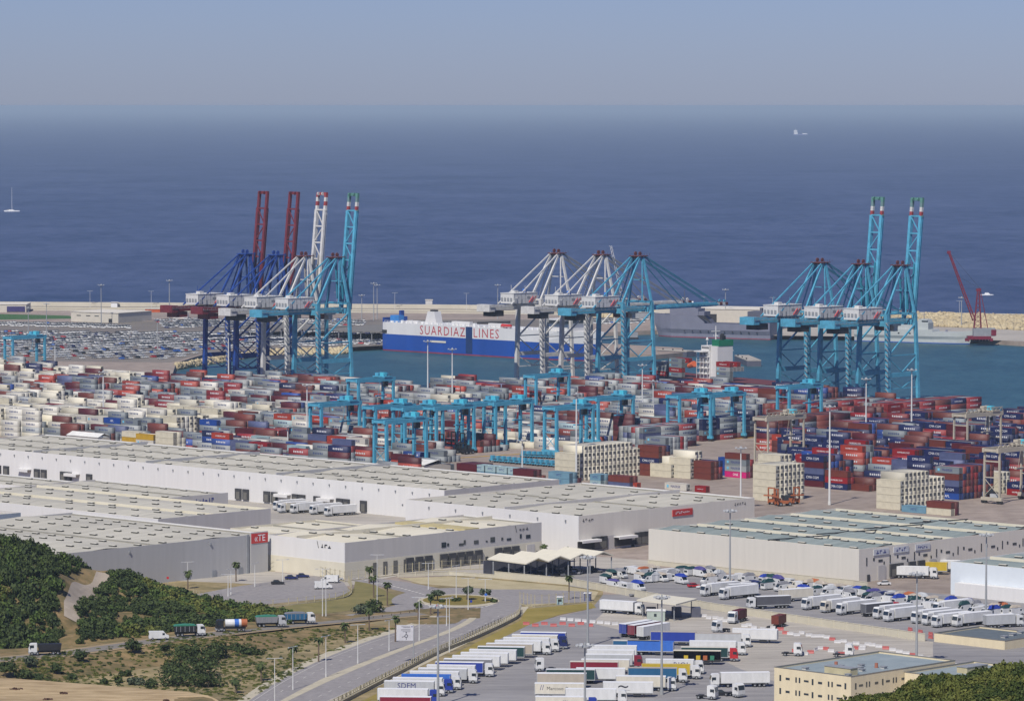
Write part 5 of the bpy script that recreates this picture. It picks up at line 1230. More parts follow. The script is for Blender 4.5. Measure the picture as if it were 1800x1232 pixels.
MB().box(L * .845, L * .85, -4, 4, 18.6, 19.8, 0).box(L * .68, L * .83, -4.6, -4.5, 18.6, 19.5, 0).build('bridge_window', [m_glass], o)
MB().cyl((L * .78, 0, 20.5), (L * .78, 0, 30), .35, .2, 6).beam((L * .75, 0, 25), (L * .81, 0, 25), .4).cyl((L * .72, 0, 20.5), (L * .72, 0, 23), 1.2, .8, 8).build('mast', [m_navyd], o)
for f in (.70, .82): MB().cyl((L * f, -1.5, 20.5), (L * f, -1.5, 22.5), 1.2, .4, 8).build('radar_dome', [m_white], o)
MB().box(L * .06, L * .2, -6, 6, 13, 16.5, 0).box(L * .1, L * .12, -1, 1, 16.5, 19, 0).build('aft_house', [m_navyd], o)
MB().side([(L * .50, 7.6), (L * .62, 12.7), (L * .56, 12.9)], -8.6, -7.6, 0).build('side_ramp', [m_black], o)
for k in range(10): MB().box(L * (.1 + k * .07), L * (.1 + k * .07) + 1, -8.58, -8.5, 1.6, 2.3, 0).build('porthole', [m_black], o)
# patrol ship
m_palehull = M('pale_grey_hull', srgb(186, 192, 190), .5, var=.05)
o, L = ship_frame('patrol_ship', 'long pale grey patrol ship tied to the quay beside the red harbour crane', (1500, 600), (1697, 606), 13)
rows = rows_of(L, 6.5, ((0, .85, 0, 6.5), (.05, 1, 0, 6.5), (.5, 1, 0, 6.5), (.70, 1, 0, 6.6), (.71, .95, 0, 5.0), (.9, .6, 1, 5.4), (1.0, .05, 3.5, 6.4)), [-4, -2.3, 0, 2, 4, 4.9])
hull_build(o, rows, [(-2.4, m_hullb), (99, m_palehull)], m_palehull)
MB().box(L * .15, L * .52, -5, 5, 6.5, 9.5, 0).box(L * .55, L * .66, -4.5, 4.5, 6.5, 11, 0).side([(L * .56, 11), (L * .66, 11), (L * .645, 13.4), (L * .57, 13.4)], -4, 4, 0).build('superstructure', [m_palehull], o)
MB().box(L * .60, L * .655, -4.1, -4.02, 11.6, 12.6, 0).build('bridge_window', [m_glass], o)
MB().cyl((L * .6, 0, 13.4), (L * .6, 0, 19), .25, .12, 6).beam((L * .58, 0, 16.5), (L * .62, 0, 16.5), .3).build('mast', [m_navyg], o)
for k in range(4): MB().box(L * (.2 + k * .1), L * (.2 + k * .1) + 1.2, -6.6, -6.5, 3.2, 4.2, 0).build('porthole', [m_black], o)
MB().cyl((L * .8, 0, 5), (L * .8, 0, 6.6), .9, .7, 8).beam((L * .8, 0, 6.2), (L * .84, 0, 6.8), .25).build('deck_gun', [m_navyg], o)
# container ship behind the stacks
o, L = ship_frame('container_ship', 'container ship with a white bridge tower and green funnel top at the middle berth', (1362, 708), (1120, 686), 27)
rows = rows_of(L, 13.5, ((0, .8, 0, 6.5), (.04, 1, 0, 6.5), (.5, 1, 0, 6.5), (.8, .95, 0, 6.5), (.93, .5, 2, 8), (1, .05, 5, 9)), [-4, -2, 0, 3, 5, 6.4])
hull_build(o, rows, [(-2, m_hullr), (99, M('dark_hull', (.012, .014, .03), .5))], m_darkred)
x0 = L * .53
MB().box(x0, x0 + 9, -7, 7, 6.5, 21.5, 0).box(x0 + 1, x0 + 9, -11.2, 11.2, 21.5, 22.2, 0).box(x0 + 1, x0 + 8, -6.5, 6.5, 22.2, 25, 0).box(x0 - 6, x0, -6, 5, 6.5, 25, 0).build('bridge_tower', [m_shipw], o)
bw_ = MB(); 
for k in range(8): bw_.box(x0 + 1.3 + k * .8, x0 + 1.8 + k * .8, -6.58, -6.51, 23.2, 24.4, 0)
for lv in range(4):
    for k in range(3): bw_.box(x0 + 1 + k * 3, x0 + 2 + k * 3, -7.08, -7.01, 9.5 + lv * 3.3, 10.8 + lv * 3.3, 0)
bw_.build('window', [m_glass], o)
rl = MB()
for lv in range(4): rl.box(x0 + 9, x0 + 10.5, -7.2, 7.2, 9.0 + lv * 3.2, 9.2 + lv * 3.2, 0).box(x0, x0 + 10, -8.6, -7.1, 9.0 + lv * 3.2, 9.15 + lv * 3.2, 0).box(x0, x0 + 10, -8.6, -8.52, 9.9 + lv * 3.4, 10 + lv * 3.4, 0)
for k in range(4): rl.box(x0 + k * 3.2, x0 + .2 + k * 3.2, -8.6, -8.4, 6.5, 21, 0)
rl.build('deck_gallery', [m_shipw], o)
MB().box(x0 - 6.2, x0 + .1, -5.2, 5.2, 25, 28.5, 0).build('funnel', [M('green_funnel', (.01, .16, .08), .5)], o)
MB().cyl((x0 - 5, -2.5, 28.5), (x0 - 5, -2.5, 31.5), .9, .9, 8).cyl((x0 - 3, 0, 28.5), (x0 - 3, 0, 31.9), 1.0, 1.0, 8).cyl((x0 - 1.5, 2.5, 28.5), (x0 - 1.5, 2.5, 30.7), .8, .8, 8).build('exhaust_pipe', [m_black], o)
MB().cyl((x0 + 3, 0, 25), (x0 + 3, 0, 36), .5, .25, 6).beam((x0 + 3, -3, 33), (x0 + 3, 3, 33), .5).beam((x0 + 1, 0, 30.5), (x0 + 5, 0, 30.5), .5).build('mast', [m_shipw], o)
MB().cyl((x0 + 7, -3, 25), (x0 + 7, -3, 28), .2, .2, 6).cyl((x0 + 7, -3, 28), (x0 + 7, -3, 29.4), .9, .3, 8).build('radar_dome', [m_shipw], o)
MB().cyl((x0 + 10.5, -9.5, 14.5), (x0 + 15.5, -9.5, 13), 1.8, 1.3, 10).build('lifeboat', [M('orange_lifeboat', (.6, .13, .05), .5)], o)
MB().add(text('MAERSK'), 0, (L * .1, -13.56, 1.6), (-1, 0, 0), (0, 0, 1), 4).build('lettering', [m_txtw], o)
for bay, (xa, lv) in enumerate(((x0 - 19, 4), (x0 + 24, 4), (x0 + 37, 3))):
    for yrow in range(4):
        for t in range(lv - (yrow % 2)):
            c = rr.choice(['grey', 'red', 'pale grey', 'rust brown', 'white', 'grey']) if bay else ['grey', 'grey', 'pale grey', 'red', 'pale grey'][t]
            if yrow and t < lv - 2: continue
            p = o.matrix_basis @ Vector((xa, -11.5 + yrow * 2.6, 6.56 + t * 2.64)) if False else (Vector((o.location.x, o.location.y, 0)) + Vector((math.cos(o.rotation_euler[2]), math.sin(o.rotation_euler[2]), 0)) * xa + Vector((-math.sin(o.rotation_euler[2]), math.cos(o.rotation_euler[2]), 0)) * (11.5 - yrow * 2.6) + Vector((0, 0, 6.56 + t * 2.64)))
            oo = put('ship_container', container_mesh(c, 'dry', 2.6, CL), None, p, o.rotation_euler[2])
            tag(oo, f"{c} container on the ship deck, {nth(yrow)} row, {ORDT[t]} tier, {nth(bay)} bay", 'container', 'containers on the ship deck')
# boats far out
def boat(name, label, px, py, L, kind):
    g = G(px, py, -3); o = thing(name, label, 'boat', (g.x, g.y, -3), 0)
    rows = [[(fx * L - L / 2, w_ * L * .13, z) for z in (-.5, .6, L * .07)] for fx, w_ in ((0, .8), (.1, 1), (.6, 1), (.85, .6), (1, .05))]
    hull_build(o, rows, [(99, m_white if kind != 'supply' else M('blue_grey_boat', srgb(120, 130, 170), .5))], m_white)
    if kind == 'sail':
        MB().cyl((0, 0, 1), (0, 0, L * 1.55), .28, .16, 6).build('mast', [m_white], o); MB().side([(-L * .25, 1), (L * .2, 1), (L * .1, 2.6), (-L * .2, 2.6)], -1.6, 1.6, 0).build('cabin', [m_white], o)
        MB().beam((0, 0, 2.5), (-L * .35, 0, 3), .35).build('furled_sail', [m_cream], o)
    elif kind == 'supply':
        MB().box(-L * .45, -L * .22, -L * .1, L * .1, L * .07, L * .2, 0).box(-L * .47, -L * .25, -L * .11, L * .11, L * .2, L * .33, 0).build('superstructure', [m_white], o)
        MB().cyl((-L * .34, 0, L * .33), (-L * .34, 0, L * .45), .8, .4, 6).build('mast', [m_white], o); MB().box(L * .1, L * .4, -L * .08, L * .08, L * .07, L * .12, 0).build('deck_cargo', [m_white], o)
    else:
        MB().side([(-L * .2, L * .07), (L * .25, L * .07), (L * .1, L * .2), (-L * .15, L * .2)], -L * .08, L * .08, 0).build('cabin', [m_white], o)
    return o
boat('sailboat', 'white catamaran with a bare mast sailing alone at the far left', 21, 372, 24, 'sail')
boat('supply_ship', 'small white supply ship near the horizon', 1408, 238, 85, 'supply')
boat('motor_boat', 'tiny white motor boat beyond the breakwater near the red crane', 1735, 519, 11, 'motor')
# red mobile harbour crane
g = G(1718, 600, 0); o = thing('mobile_harbour_crane', 'red mobile harbour crane with its lattice jib leaning up, standing on the quay', 'crane', (g.x, g.y, .06), 0)
m_rc = M('harbour_crane_red', (.16, .012, .03), .5, var=.2)
MB().box(-7, 9, -4, 4, 1.2, 3.6, 0).box(-9, -6, -6, -4.5, .4, 1.6, 0).box(8, 10, -6, -4.5, .4, 1.6, 0).box(-9, 10, -5.5, -4.8, 1.6, 2.4, 0).build('chassis', [m_rc], o)
wm = MB()
for k in range(8): wm.cyl((-6.5 + k * 2.1, -4.4, .8), (-6.5 + k * 2.1, -3.6, .8), .8, .8, 8)
wm.build('wheel_set', [m_dark], o)
MB().box(-3, 12, -3, 3, 3.6, 9, 0).build('machine_house', [m_grey], o); MB().box(9, 12.5, -3.2, 3.2, 4, 8, 0).build('counterweight', [m_rc], o)
tw = MB()
for sx in (-2, 2):
    for sy in (-2, 2): tw.beam((sx * 1.2, sy, 9), (sx * .3 + .5, sy * .5, 34), .6)
for k in range(8):
    z = 9 + k * 3.1; tw.beam((-2.2 + k * .23, -2 + k * .12, z), (2.2 - k * .2, -2 + k * .12, z + 3.1), .25); tw.beam((2.2 - k * .2, -2 + k * .12, z), (-2.2 + k * .23, -2 + k * .12, z + 3.1), .25)
tw.box(-1, 2.2, -1.4, 1.4, 34, 36, 0); tw.beam((2, 0, 34), (7, 0, 9), .5).build('tower', [m_rc], o)
jb = MB(); j0 = Vector((-2.2, 0, 14)); j1 = Vector((-19.5, 0, 60))
for sx, sy in ((-.9, -1.1), (.9, -1.1), (-.9, 1.1), (.9, 1.1)): jb.beam(j0 + Vector((sx, sy, 0)), j1 + Vector((sx * .5, sy * .5, 0)), .7)
for k in range(16):
    a = j0.lerp(j1, k / 16); b = j0.lerp(j1, (k + 1) / 16); f = 1 - .6 * k / 16; s = 1 if k % 2 else -1
    jb.beam(a + Vector((.9 * f * s, -1.1 * f, 0)), b + Vector((-.9 * f * s, -1.1 * f, 0)), .25)
jb.box(-21, -18.6, -1, 1, 59.5, 61.5, 0); jb.build('jib', [m_rc], o)
MB().beam((1.5, -.8, 36), (-13, -.5, 44), .15).beam((1.5, .8, 36), (-13, .5, 44), .15).beam((1.5, 0, 36), (-19.5, 0, 60.5), .15).build('jib_rope', [m_black], o)
# thin lattice crane behind the middle cranes
g = G(1108, 596, 0); o = thing('lattice_crane', 'thin grey lattice boom rising behind the middle quay cranes', 'crane', (g.x, g.y, .06), 0); mb = MB(); j0 = Vector((0, 0, 4)); j1 = Vector((-13.5, 0, 64))
for sx, sy in ((-1, -1), (1, -1), (1, 1), (-1, 1)): mb.beam(j0 + Vector((sx, sy, 0)), j1 + Vector((sx * .5, sy * .5, 0)), .28)
for k in range(22):
    a = j0.lerp(j1, k / 22); b = j0.lerp(j1, (k + 1) / 22); s = 1 if k % 2 else -1; mb.beam(a + Vector((s, -1, 0)), b + Vector((-s, -1, 0)), .18)
mb.build('jib', [m_cranewhite], o); MB().box(-4, 5, -2.5, 2.5, 1.2, 4.5, 0).build('cab_body', [m_grey], o); MB().box(-4.5, 5.5, -3, -2, 0, 1.2, 0).box(-4.5, 5.5, 2, 3, 0, 1.2, 0).build('crawler_track', [m_dark], o)
# navy mooring dolphins
for (pa, pb, lb) in (((1155, 617), (1207, 620), 'dark pier head with small moored craft in front of the cream shed'), ((1291, 627), (1313, 636), 'dark mooring dolphin in the water beside the white bridge tower')):
    a, b = G(*pa), G(*pb); o = thing('mooring_dolphin', lb, 'dolphin', (a.x, a.y, 0), math.atan2(b.y - a.y, b.x - a.x)); L = (b - a).length
    MB().box(0, L, 0, 9, -4, .5, 0).build('caisson', [m_navyd], o); MB().box(-.05, L + .05, -.05, 9.05, .5, 1.1, 0).build('deck', [m_conc], o)
    for k in range(3): MB().cyl((L * (k + .5) / 3, 1, 1.1), (L * (k + .5) / 3, 1, 2.0), .4, .5, 8).build('bollard', [m_black], o)
# ------------------------------------------------------------------ vehicles
def wheels_into(o, xs_, hw, r=.5, w_=.35):
    for x in xs_:
        for s in (-1, 1):
            key = ('w', r, w_)
            if key not in LG:
                LG[key] = MB().cyl((0, -w_ / 2, 0), (0, w_ / 2, 0), r, r, 12, 0).cyl((0, -w_ / 2 - .02, 0), (0, w_ / 2 + .02, 0), r * .5, r * .5, 8, 1).mesh('wheel', [m_dark, m_grey])
            put('wheel', LG[key], o, (x, s * (hw - w_ / 2), r))
PT = {}
def paint(name, c): return M('vehicle_' + name.replace(' ', '_'), c, .5, var=.1, scale=.7, stretch=(1, 1, .3))
VC = {'white': (.62, .62, .6), 'cream': (.6, .56, .46), 'blue': (.02, .045, .28), 'navy': (.012, .02, .1), 'dark green': (.015, .05, .05), 'grey': (.2, .2, .21), 'pale grey': (.42, .43, .43), 'maroon': (.2, .015, .03), 'red': (.42, .02, .025), 'teal blue': (.02, .1, .2), 'sky blue': (.04, .14, .48), 'yellow': (.5, .36, .03), 'black': (.02, .02, .022), 'rust': (.25, .06, .03), 'dark grey': (.09, .09, .1), 'silver': (.4, .41, .42), 'green': (.04, .2, .12), 'beige': (.4, .35, .28), 'orange': (.36, .11, .04), 'purple': (.07, .06, .2)}
def cab(o, x0, col, h_=3.75):
    """tractor unit whose cab front is at x0 + 2.3; returns nothing"""
    c = MB().side([(x0, .95), (x0 + 2.35, .95), (x0 + 2.4, 2.2), (x0 + 2.1, h_ - .35), (x0 + 1.75, h_), (x0, h_)], -1.22, 1.22, 0)
    c.box(x0 + .1, x0 + 2.45, -1.25, 1.25, .45, .95, 1)
    co = c.build('cab', [paint(col, VC[col]), m_grey], o)
    MB().hexa([(x0 + 2.3, -1.1, 2.15), (x0 + 2.43, -1.1, 2.15), (x0 + 2.43, 1.1, 2.15), (x0 + 2.3, 1.1, 2.15), (x0 + 2.05, -1.1, h_ - .45), (x0 + 2.16, -1.1, h_ - .45), (x0 + 2.16, 1.1, h_ - .45), (x0 + 2.05, 1.1, h_ - .45)]).box(x0 + .9, x0 + 1.9, -1.25, -1.22, 2.1, 2.9).box(x0 + .9, x0 + 1.9, 1.22, 1.25, 2.1, 2.9).build('windscreen', [m_glass], co)
    for y in (-1.0, .7): MB().box(x0 + 2.41, x0 + 2.47, y, y + .3, .7, .95).build('headlight', [m_galv], co)
    for y in (-1.5, 1.3): MB().box(x0 + 1.95, x0 + 2.1, y, y + .2, 2.0, 2.9).build('mirror', [m_black], co)
def semi(label, px, py, ang, tcol, ccol=None, topcol=None, txt=None, txtc=None, group=None, name='semi_trailer_truck', L=13.6, z=0.07, load=None, center=False, stripe=None):
    """rear centre on the ground at picture point (px, py); ang: heading in degrees from +X"""
    g = G(px, py, 0); a = R(ang)
    o = thing(name if ccol else 'trailer', label, 'truck' if ccol else 'trailer', (g.x, g.y, z), a, group)
    tc = paint(tcol, VC[tcol]); rc = paint(topcol, VC[topcol]) if topcol else m_white
    if tcol in ('yellow',): rc = tc
    if load is None:
        MB().box(0, L, -1.27, 1.27, 1.15, 4.0, 0).build('trailer_box', [tc], o)
        MB().box(-.02, L + .02, -1.29, 1.29, 4.0, 4.06, 0).build('trailer_roof', [rc], o)
        mb = MB().box(-.06, -.01, -.04, .04, 1.2, 3.95, 0)
        for y in (-.9, -.5, .45, .85): mb.box(-.08, -.02, y, y + .05, 1.25, 3.9, 0)
        mb.build('rear_door', [m_grey], o)
        MB().box(0, L, -1.3, -1.27, 1.12, 1.32, 0).box(0, L, 1.27, 1.3, 1.12, 1.32, 0).box(0, .12, -1.3, -1.27, 1.32, 4, 0).box(L - .12, L, -1.3, -1.27, 1.32, 4, 0).build('side_rail', [m_galv], o)
        if tcol == 'white' and ccol and rr.random() < .6: MB().box(L, L + .45, -.9, .9, 2.6, 3.7, 0).build('cooling_unit', [m_galv], o)
    else: load(o, L)
    MB().box(.3, L - .2, -.5, .5, .85, 1.12, 0).box(.2, .4, -1.2, 1.2, .55, .75, 0).box(8.2, 10.4, -1.2, -.8, .45, 1.0, 0).build('chassis', [m_black], o)
    wheels_into(o, (1.6, 2.9, 4.2), 1.25)
    if ccol:
        MB().box(L - 3.6, L + 1.2, -.45, .45, .6, .95, 0).build('tractor_frame', [m_black], o)
        cab(o, L + .5, ccol); wheels_into(o, (L - 1.9, L + 1.75), 1.25)
    else: MB().box(L - 2.6, L - 2.4, -.9, -.7, 0, 1.1, 0).box(L - 2.6, L - 2.4, .7, .9, 0, 1.1, 0).build('landing_leg', [m_black], o)
    if txt:
        for t_, x_, sz, dz in txt: MB().add(text(t_), 0, (x_, -1.285, dz), (1, 0, 0), (0, 0, 1), sz).build('lettering', [M('lettering_navy', (.03, .035, .16), .6) if txtc is None else txtc], o)
    return o
GA = 'lorries parked along the verge'; GB = 'lorries parked in the middle of the lorry park'; GC = 'lorries in the inspection lot'
rowA = [('blue', None, 'blue curtain sided trailer'), ('cream', 'navy', 'cream trailer with a navy cab'), ('white', 'white', 'white trailer with white cab behind the navy cab'), ('white', 'white', 'white trailer with a tall white cab, nearer one'),
        ('beige', None, 'beige striped trailer without a tractor'), ('dark green', None, 'dark green trailer without a tractor'), ('white', None, 'white trailer directly beside the dark green one'), ('white', None, 'white trailer, second from the dark green one'), ('white', None, 'white trailer with a black line mark on its side'),
        ('grey', None, 'dull grey brown trailer'), ('blue', 'white', 'blue trailer with a white cab'), ('white', None, 'white trailer just in front of the blue one'), ('pale grey', 'white', 'pale grey trailer with white cab'), ('white', None, 'white trailer between two lorries with cabs'),
        ('sky blue', 'white', 'pale blue topped trailer with white cab'), ('white', 'blue', 'white trailer with a bright blue cab'), ('pale grey', 'white', 'pale grey trailer lettered in navy capitals')]
for i, (t, c, lb) in enumerate(rowA):
    f = i / 16; px = 915 + (676 - 915) * f; py = 1134 + (1222 - 1134) * (f ** 1.05)
    kw = {}
    if i == 16: kw['txt'] = [('SDFM', 6.2, 2.1, 2.2)]
    if i == 14: kw['topcol'] = 'sky blue'
    semi(lb + (', in the row by the verge' if len(lb.split()) < 11 else ''), px, py, -5 - 2.0 * (1 - f), t, c, group=GA, **kw)
semi('white roofed trailer in front of the one lettered in navy, cut by the bottom edge', 664, 1236, -4, 'white', 'blue', group=GA)
semi('maroon trailer cut by the bottom edge of the photo, lowest in the verge row', 668, 1250, -4, 'maroon', None, group=GA)
rowB = [(1094, 1120, 52, 'blue', None, 'blue trailer seen from its rear doors, west of the maroon one', {}), (1109, 1122, 52, 'maroon', None, 'maroon trailer seen from its rear doors between blue and white', {}), (1125, 1125, 52, 'white', None, 'white trailer seen from its rear, east of the maroon one', {}),
        (1078, 1149, -8, 'teal blue', None, 'teal blue trailer with a cream roof, west of the bright blue one', dict(topcol='cream')), (1103, 1150, -8, 'sky blue', None, 'bright blue trailer beside the teal blue one', dict(topcol='sky blue')),
        (1144, 1133, -7, 'blue', None, 'blue trailer with a dusty roof behind the bright blue one', dict(topcol='beige')), (1222, 1136, -5, 'pale grey', 'white', 'dusty grey roofed lorry behind the red cab', dict(topcol='beige')), (1212, 1150, -5, 'white', 'white', 'white lorry partly behind the dark green curtain trailer', {}),
        (1197, 1161, -4, 'dark green', 'red', 'dark green curtain trailer with a bright red cab', dict(topcol='cream')),
        (1037, 1158, -5, 'white', None, 'white trailer in the far middle row with a white roof', {}), (1032, 1166, -5, 'white', None, 'white trailer with a blue stripe, far middle row', {}), (1028, 1174, -4, 'pale grey', 'maroon', 'pale grey trailer with maroon cab in the middle row', {}),
        (1135, 1183, -5, 'white', 'white', 'white lorry with large navy letters on its side', dict(txt=[('RIOL', 10.2, 2.2, 1.9)])), (1128, 1192, -4, 'yellow', 'white', 'yellow trailer top with white cab behind the teal curtain lorry', {}), (1104, 1198, -4, 'teal blue', 'white', 'teal blue curtain lorry with white cab in the middle', dict(topcol='beige')),
        (1022, 1183, -4, 'cream', None, 'cream trailer behind the maroon striped one', {}), (1002, 1187, -4, 'maroon', None, 'trailer with maroon side and cream roof', dict(topcol='cream')), (1013, 1199, -3, 'white', None, 'plain white trailer, middle of the near rows', {}),
        (960, 1201, -3, 'dark green', None, 'dark green trailer with pale roof at the west end of the near rows', dict(topcol='white')), (944, 1208, -3, 'beige', None, 'dusty beige sided trailer with white roof, near west end', {}), (1083, 1213, -4, 'cream', 'white', 'cream trailer with white cab behind the one with a black emblem', {}),
        (1060, 1224, -3, 'white', None, 'white trailer with a black leaping emblem', dict(txt=[('~', 5.5, 5.0, 1.6), ('-------', 6.3, 1.0, 1.75)], txtc=m_txtd)), (940, 1226, -3, 'cream', None, 'cream trailer with a navy double emblem and dark script', dict(txt=[('//', 2.0, 2.0, 2.3)])), (994, 1236, -3, 'white', 'white', 'white lorry in front of the emblem trailers at the bottom edge', {}),
        (941, 1250, -3, 'cream', 'blue', 'cream lorry with blue cab cut by the bottom edge', dict(txt=[('GDLogistics', 9.2, .8, 2.6)]))]
for (px, py, ang, t, c, lb, kw) in rowB: semi(lb, px, py, ang, t, c, group=GB, **kw)
MB_ = [o_ for o_ in bpy.data.objects if o_.get('label') == 'cream trailer with a navy double emblem and dark script'][0]
MB().add(text('Marcoso C'), 0, (6.2, -1.285, 2.3), (1, 0, 0), (0, 0, 1), 1.3).build('lettering', [m_txtd], MB_)
def flat_load(o, L):
    MB().box(0, L, -1.25, 1.25, 1.1, 1.35, 0).box(0, .15, -1.25, 1.25, 1.35, 4, 0).box(L - .15, L, -1.25, 1.25, 1.35, 4, 0).box(0, L, 1.15, 1.25, 1.35, 4, 0).build('open_frame', [m_black], o); MB().box(0, L, -1.27, 1.27, 4, 4.06, 0).build('trailer_roof', [m_cream], o)
    for x, c in ((3, 'yellow'), (6.5, 'yellow'), (8.5, 'orange'), (10.5, 'green')): MB().box(x, x + 1.2, -1, .6, 1.36, 2.6, 0).cyl((x + .6, -1.05, 2.0), (x + .6, -.4, 2.0), .6, .6, 8, 0).build('machine_load', [paint(c, VC[c])], o)
semi('open sided trailer loaded with yellow machines beside the red cab lorry', 1184, 1167, -5, 'white', None, group=GB, load=flat_load)
# single lorries
semi('clean white lorry driving alone past the checkpoint booth', 1057, 1076, -29, 'white', 'white', group=GB, L=12)
semi('white trailer with its cab turned towards the sandy office block', 1352, 1206, 186, 'white', 'white', group=GB)
semi('white trailer standing alone without a tractor on the pale apron', 1288, 1128, -13, 'white', None, group=GB)
def boxload(o, L): MB().box(1, 7.1, -1.22, 1.22, 1.25, 3.85, 0).build('container_load', [mk_mat('dark red')], o)
def boxload2(o, L): MB().box(.5, 6.6, -1.22, 1.22, 1.25, 3.85, 0).build('container_load', [mk_mat('rust brown')], o)
semi('white cab lorry with a dark red container heading to the camera', 1309, 1090, 243, 'white', 'white', group=GB, L=7.5, load=boxload)
semi('trailer carrying a rust coloured container standing alone on the apron', 1377, 1100, 243, 'white', None, group=GB, L=7.2, load=boxload2)
def tractor(label, px, py, ang, col):
    g = G(px, py); o = thing('tractor_unit', label, 'truck', (g.x, g.y, .07), R(ang), 'tractor units without trailers')
    MB().box(0, 6, -.45, .45, .6, .95, 0).box(.6, 2, -.9, .9, .95, 1.1, 0).build('frame', [m_black], o); cab(o, 3.6, col, 3.8); wheels_into(o, (1.1, 4.9), 1.25); return o
tractor('white tractor unit without trailer, in front of another white lorry', 1224, 1227, -25, 'white')
tractor('white tractor unit facing the camera at the bottom, east of the other', 1277, 1222, -50, 'white')
tractor('white yard tractor between red and white barriers', 1374, 1152, -10, 'white'); tractor('second white yard tractor beside a cream box near the office roof', 1464, 1154, -10, 'white')
tractor('lone white tractor unit behind the cream trailers', 977, 1179, 190, 'white')
tractor('white cab next to the dusty grey roofed lorry', 1282, 1110, 215, 'white')
# inspection lot lorries
lotC = [(1415, 1072, 'white', 'white'), (1448, 1077, 'white', 'cream'), (1476, 1081, 'white', 'white'), (1541, 1088, 'white', 'white'), (1559, 1093, 'white', 'white'), (1608, 1096, 'white', 'white'), (1627, 1099, 'white', 'white'), (1644, 1103, 'white', 'white'), (1680, 1102, 'white', 'white'), (1646, 1080, 'white', 'white'), (1237, 1048, 'white', 'white'), (1270, 1054, 'white', 'white')]
for i, (px, py, t, c) in enumerate(lotC):
    g = G(px, py); rear = g + Vector((math.cos(R(38)), math.sin(R(38)), 0)) * 14.5; rp = P(rear.x, rear.y)
    ex = ['with pale sides, first by the long wall', 'with a dusty roof, second by the long wall', 'third by the long wall, before the dark grey trailer', 'with a small cab, fourth along the long wall', 'fifth along the long wall', 'sixth along the long wall, half hidden', 'seventh along the long wall, half hidden', 'with red letters on its side, eighth along the wall', 'nearest the low concrete building', 'one row back, beside the parked vans', 'behind the canopy, west one', 'behind the canopy, longest one'][i]
    semi('white lorry ' + ex, rp[0], rp[1], 218, t, c, group=GC, L=12.2, txt=[('LETAS', 8, 1.5, 2.4)] if i == 7 else None, txtc=m_txtd)
semi('dark grey curtain lorry with white cab facing the long wall', 1388, 1068, 197, 'dark grey', 'white', group=GC, L=11.5)
semi('dark grey trailer with a red cab facing away, among the white lorries', 1517, 1084, 36, 'dark grey', 'red', group=GC, L=11.5)
semi('white trailer behind the dark grey curtain lorry', 1372, 1058, 30, 'cream', None, group=GC, L=12)
semi('pale grey trailer parked last on the east side of the lot', 1731, 1104, 22, 'pale grey', 'white', group=GC, L=10)
semi('dusty trailer beside the canopy and the tall mast', 1330, 1046, 200, 'pale grey', None, group=GC, L=10)
# lorries at the docks
semi('white lorry backed up to the beige warehouse wall beside a yellow one', 1566, 1015, -13, 'white', 'white', group='lorries at the docks', L=13)
semi('yellow trailer backed up to the beige warehouse dock', 1604, 1008, -12, 'yellow', None, group='lorries at the docks', L=12)
semi('white trailer behind the yellow one at the dock', 1626, 1004, -12, 'white', None, group='lorries at the docks', L=12)
for i, (px, py, c, t) in enumerate([(478, 898, 'white', 'white'), (486, 902, 'white', 'cream'), (508, 903, 'white', 'white'), (542, 905, 'white', 'white'), (568, 908, 'white', 'white')]):
    g = G(px, py); rear = g + Vector((math.cos(R(35)), math.sin(R(35)), 0)) * 15; rp = P(rear.x, rear.y)
    semi('white lorry ' + ['behind the grey side wall, westernmost in the dock yard', 'second in the dock yard of the long warehouse', 'third in the dock yard, beside a white cab', 'fourth in the dock yard of the long warehouse', 'easternmost in the dock yard of the long warehouse'][i], rp[0], rp[1], 215, t, c, group='lorries in the dock yard', L=11)
# dump trucks on the hill road
def dump(label, px, ang, bodyc, tarp, cabc, tank=False):
    z = road_z(px) + .22; g = G(px, road_y(px) - 2.2, z); o = thing('tipper_truck' if not tank else 'tanker_truck', label, 'truck', (g.x, g.y, z), R(ang), 'trucks on the hill road')
    if not tank:
        MB().side([(-4.6, 1.3), (1.6, 1.3), (1.9, 3.1), (-4.9, 3.1)], -1.25, 1.25, 0).build('tipper_body', [paint(bodyc, VC[bodyc])], o)
        for k in range(5): MB().box(-4.3 + k * 1.3, -4.15 + k * 1.3, -1.32, -1.25, 1.4, 3.0, 0).build('body_rib', [m_grey], o)
        if tarp: MB().side([(-4.9, 3.1), (1.9, 3.1), (1.2, 3.45), (-1.5, 3.6), (-4.4, 3.4)], -1.2, 1.2, 0).build('tarpaulin', [paint(tarp, VC[tarp])], o)
    else:
        for a_, b_, c in ((-5, -3.2, 'orange'), (-3.2, -2.5, 'white'), (-2.5, -1.2, 'sky blue'), (-1.2, 1.6, 'white')): MB().cyl((a_, 0, 2.4), (b_, 0, 2.4), 1.2, 1.2, 14).build('tank_section', [paint(c, VC[c])], o)
    MB().box(-4.6, 4, -.45, .45, .7, 1.2, 0).build('frame', [m_black], o); cab(o, 2.1, cabc, 3.3 if not tank else 3.5); wheels_into(o, (-3.8, -2.5, 2.0, 3.6), 1.25); return o
dump('black sided tipper with a white cab, alone at the west end of the hill road', 78, 189, 'black', None, 'white')
dump('dark tipper under a turquoise tarpaulin with white cab, beside the white van', 334, 12, 'black', 'green', 'white')
dump('tanker with white, blue and orange tank sections and a dark cab', 405, 190, 'white', None, 'black', True)
dump('grey tipper with turquoise tarpaulin just ahead of the blue one', 477, 12, 'grey', 'green', 'silver')
dump('blue sided tipper leading the line of trucks', 528, 12, 'teal blue', 'grey', 'white')
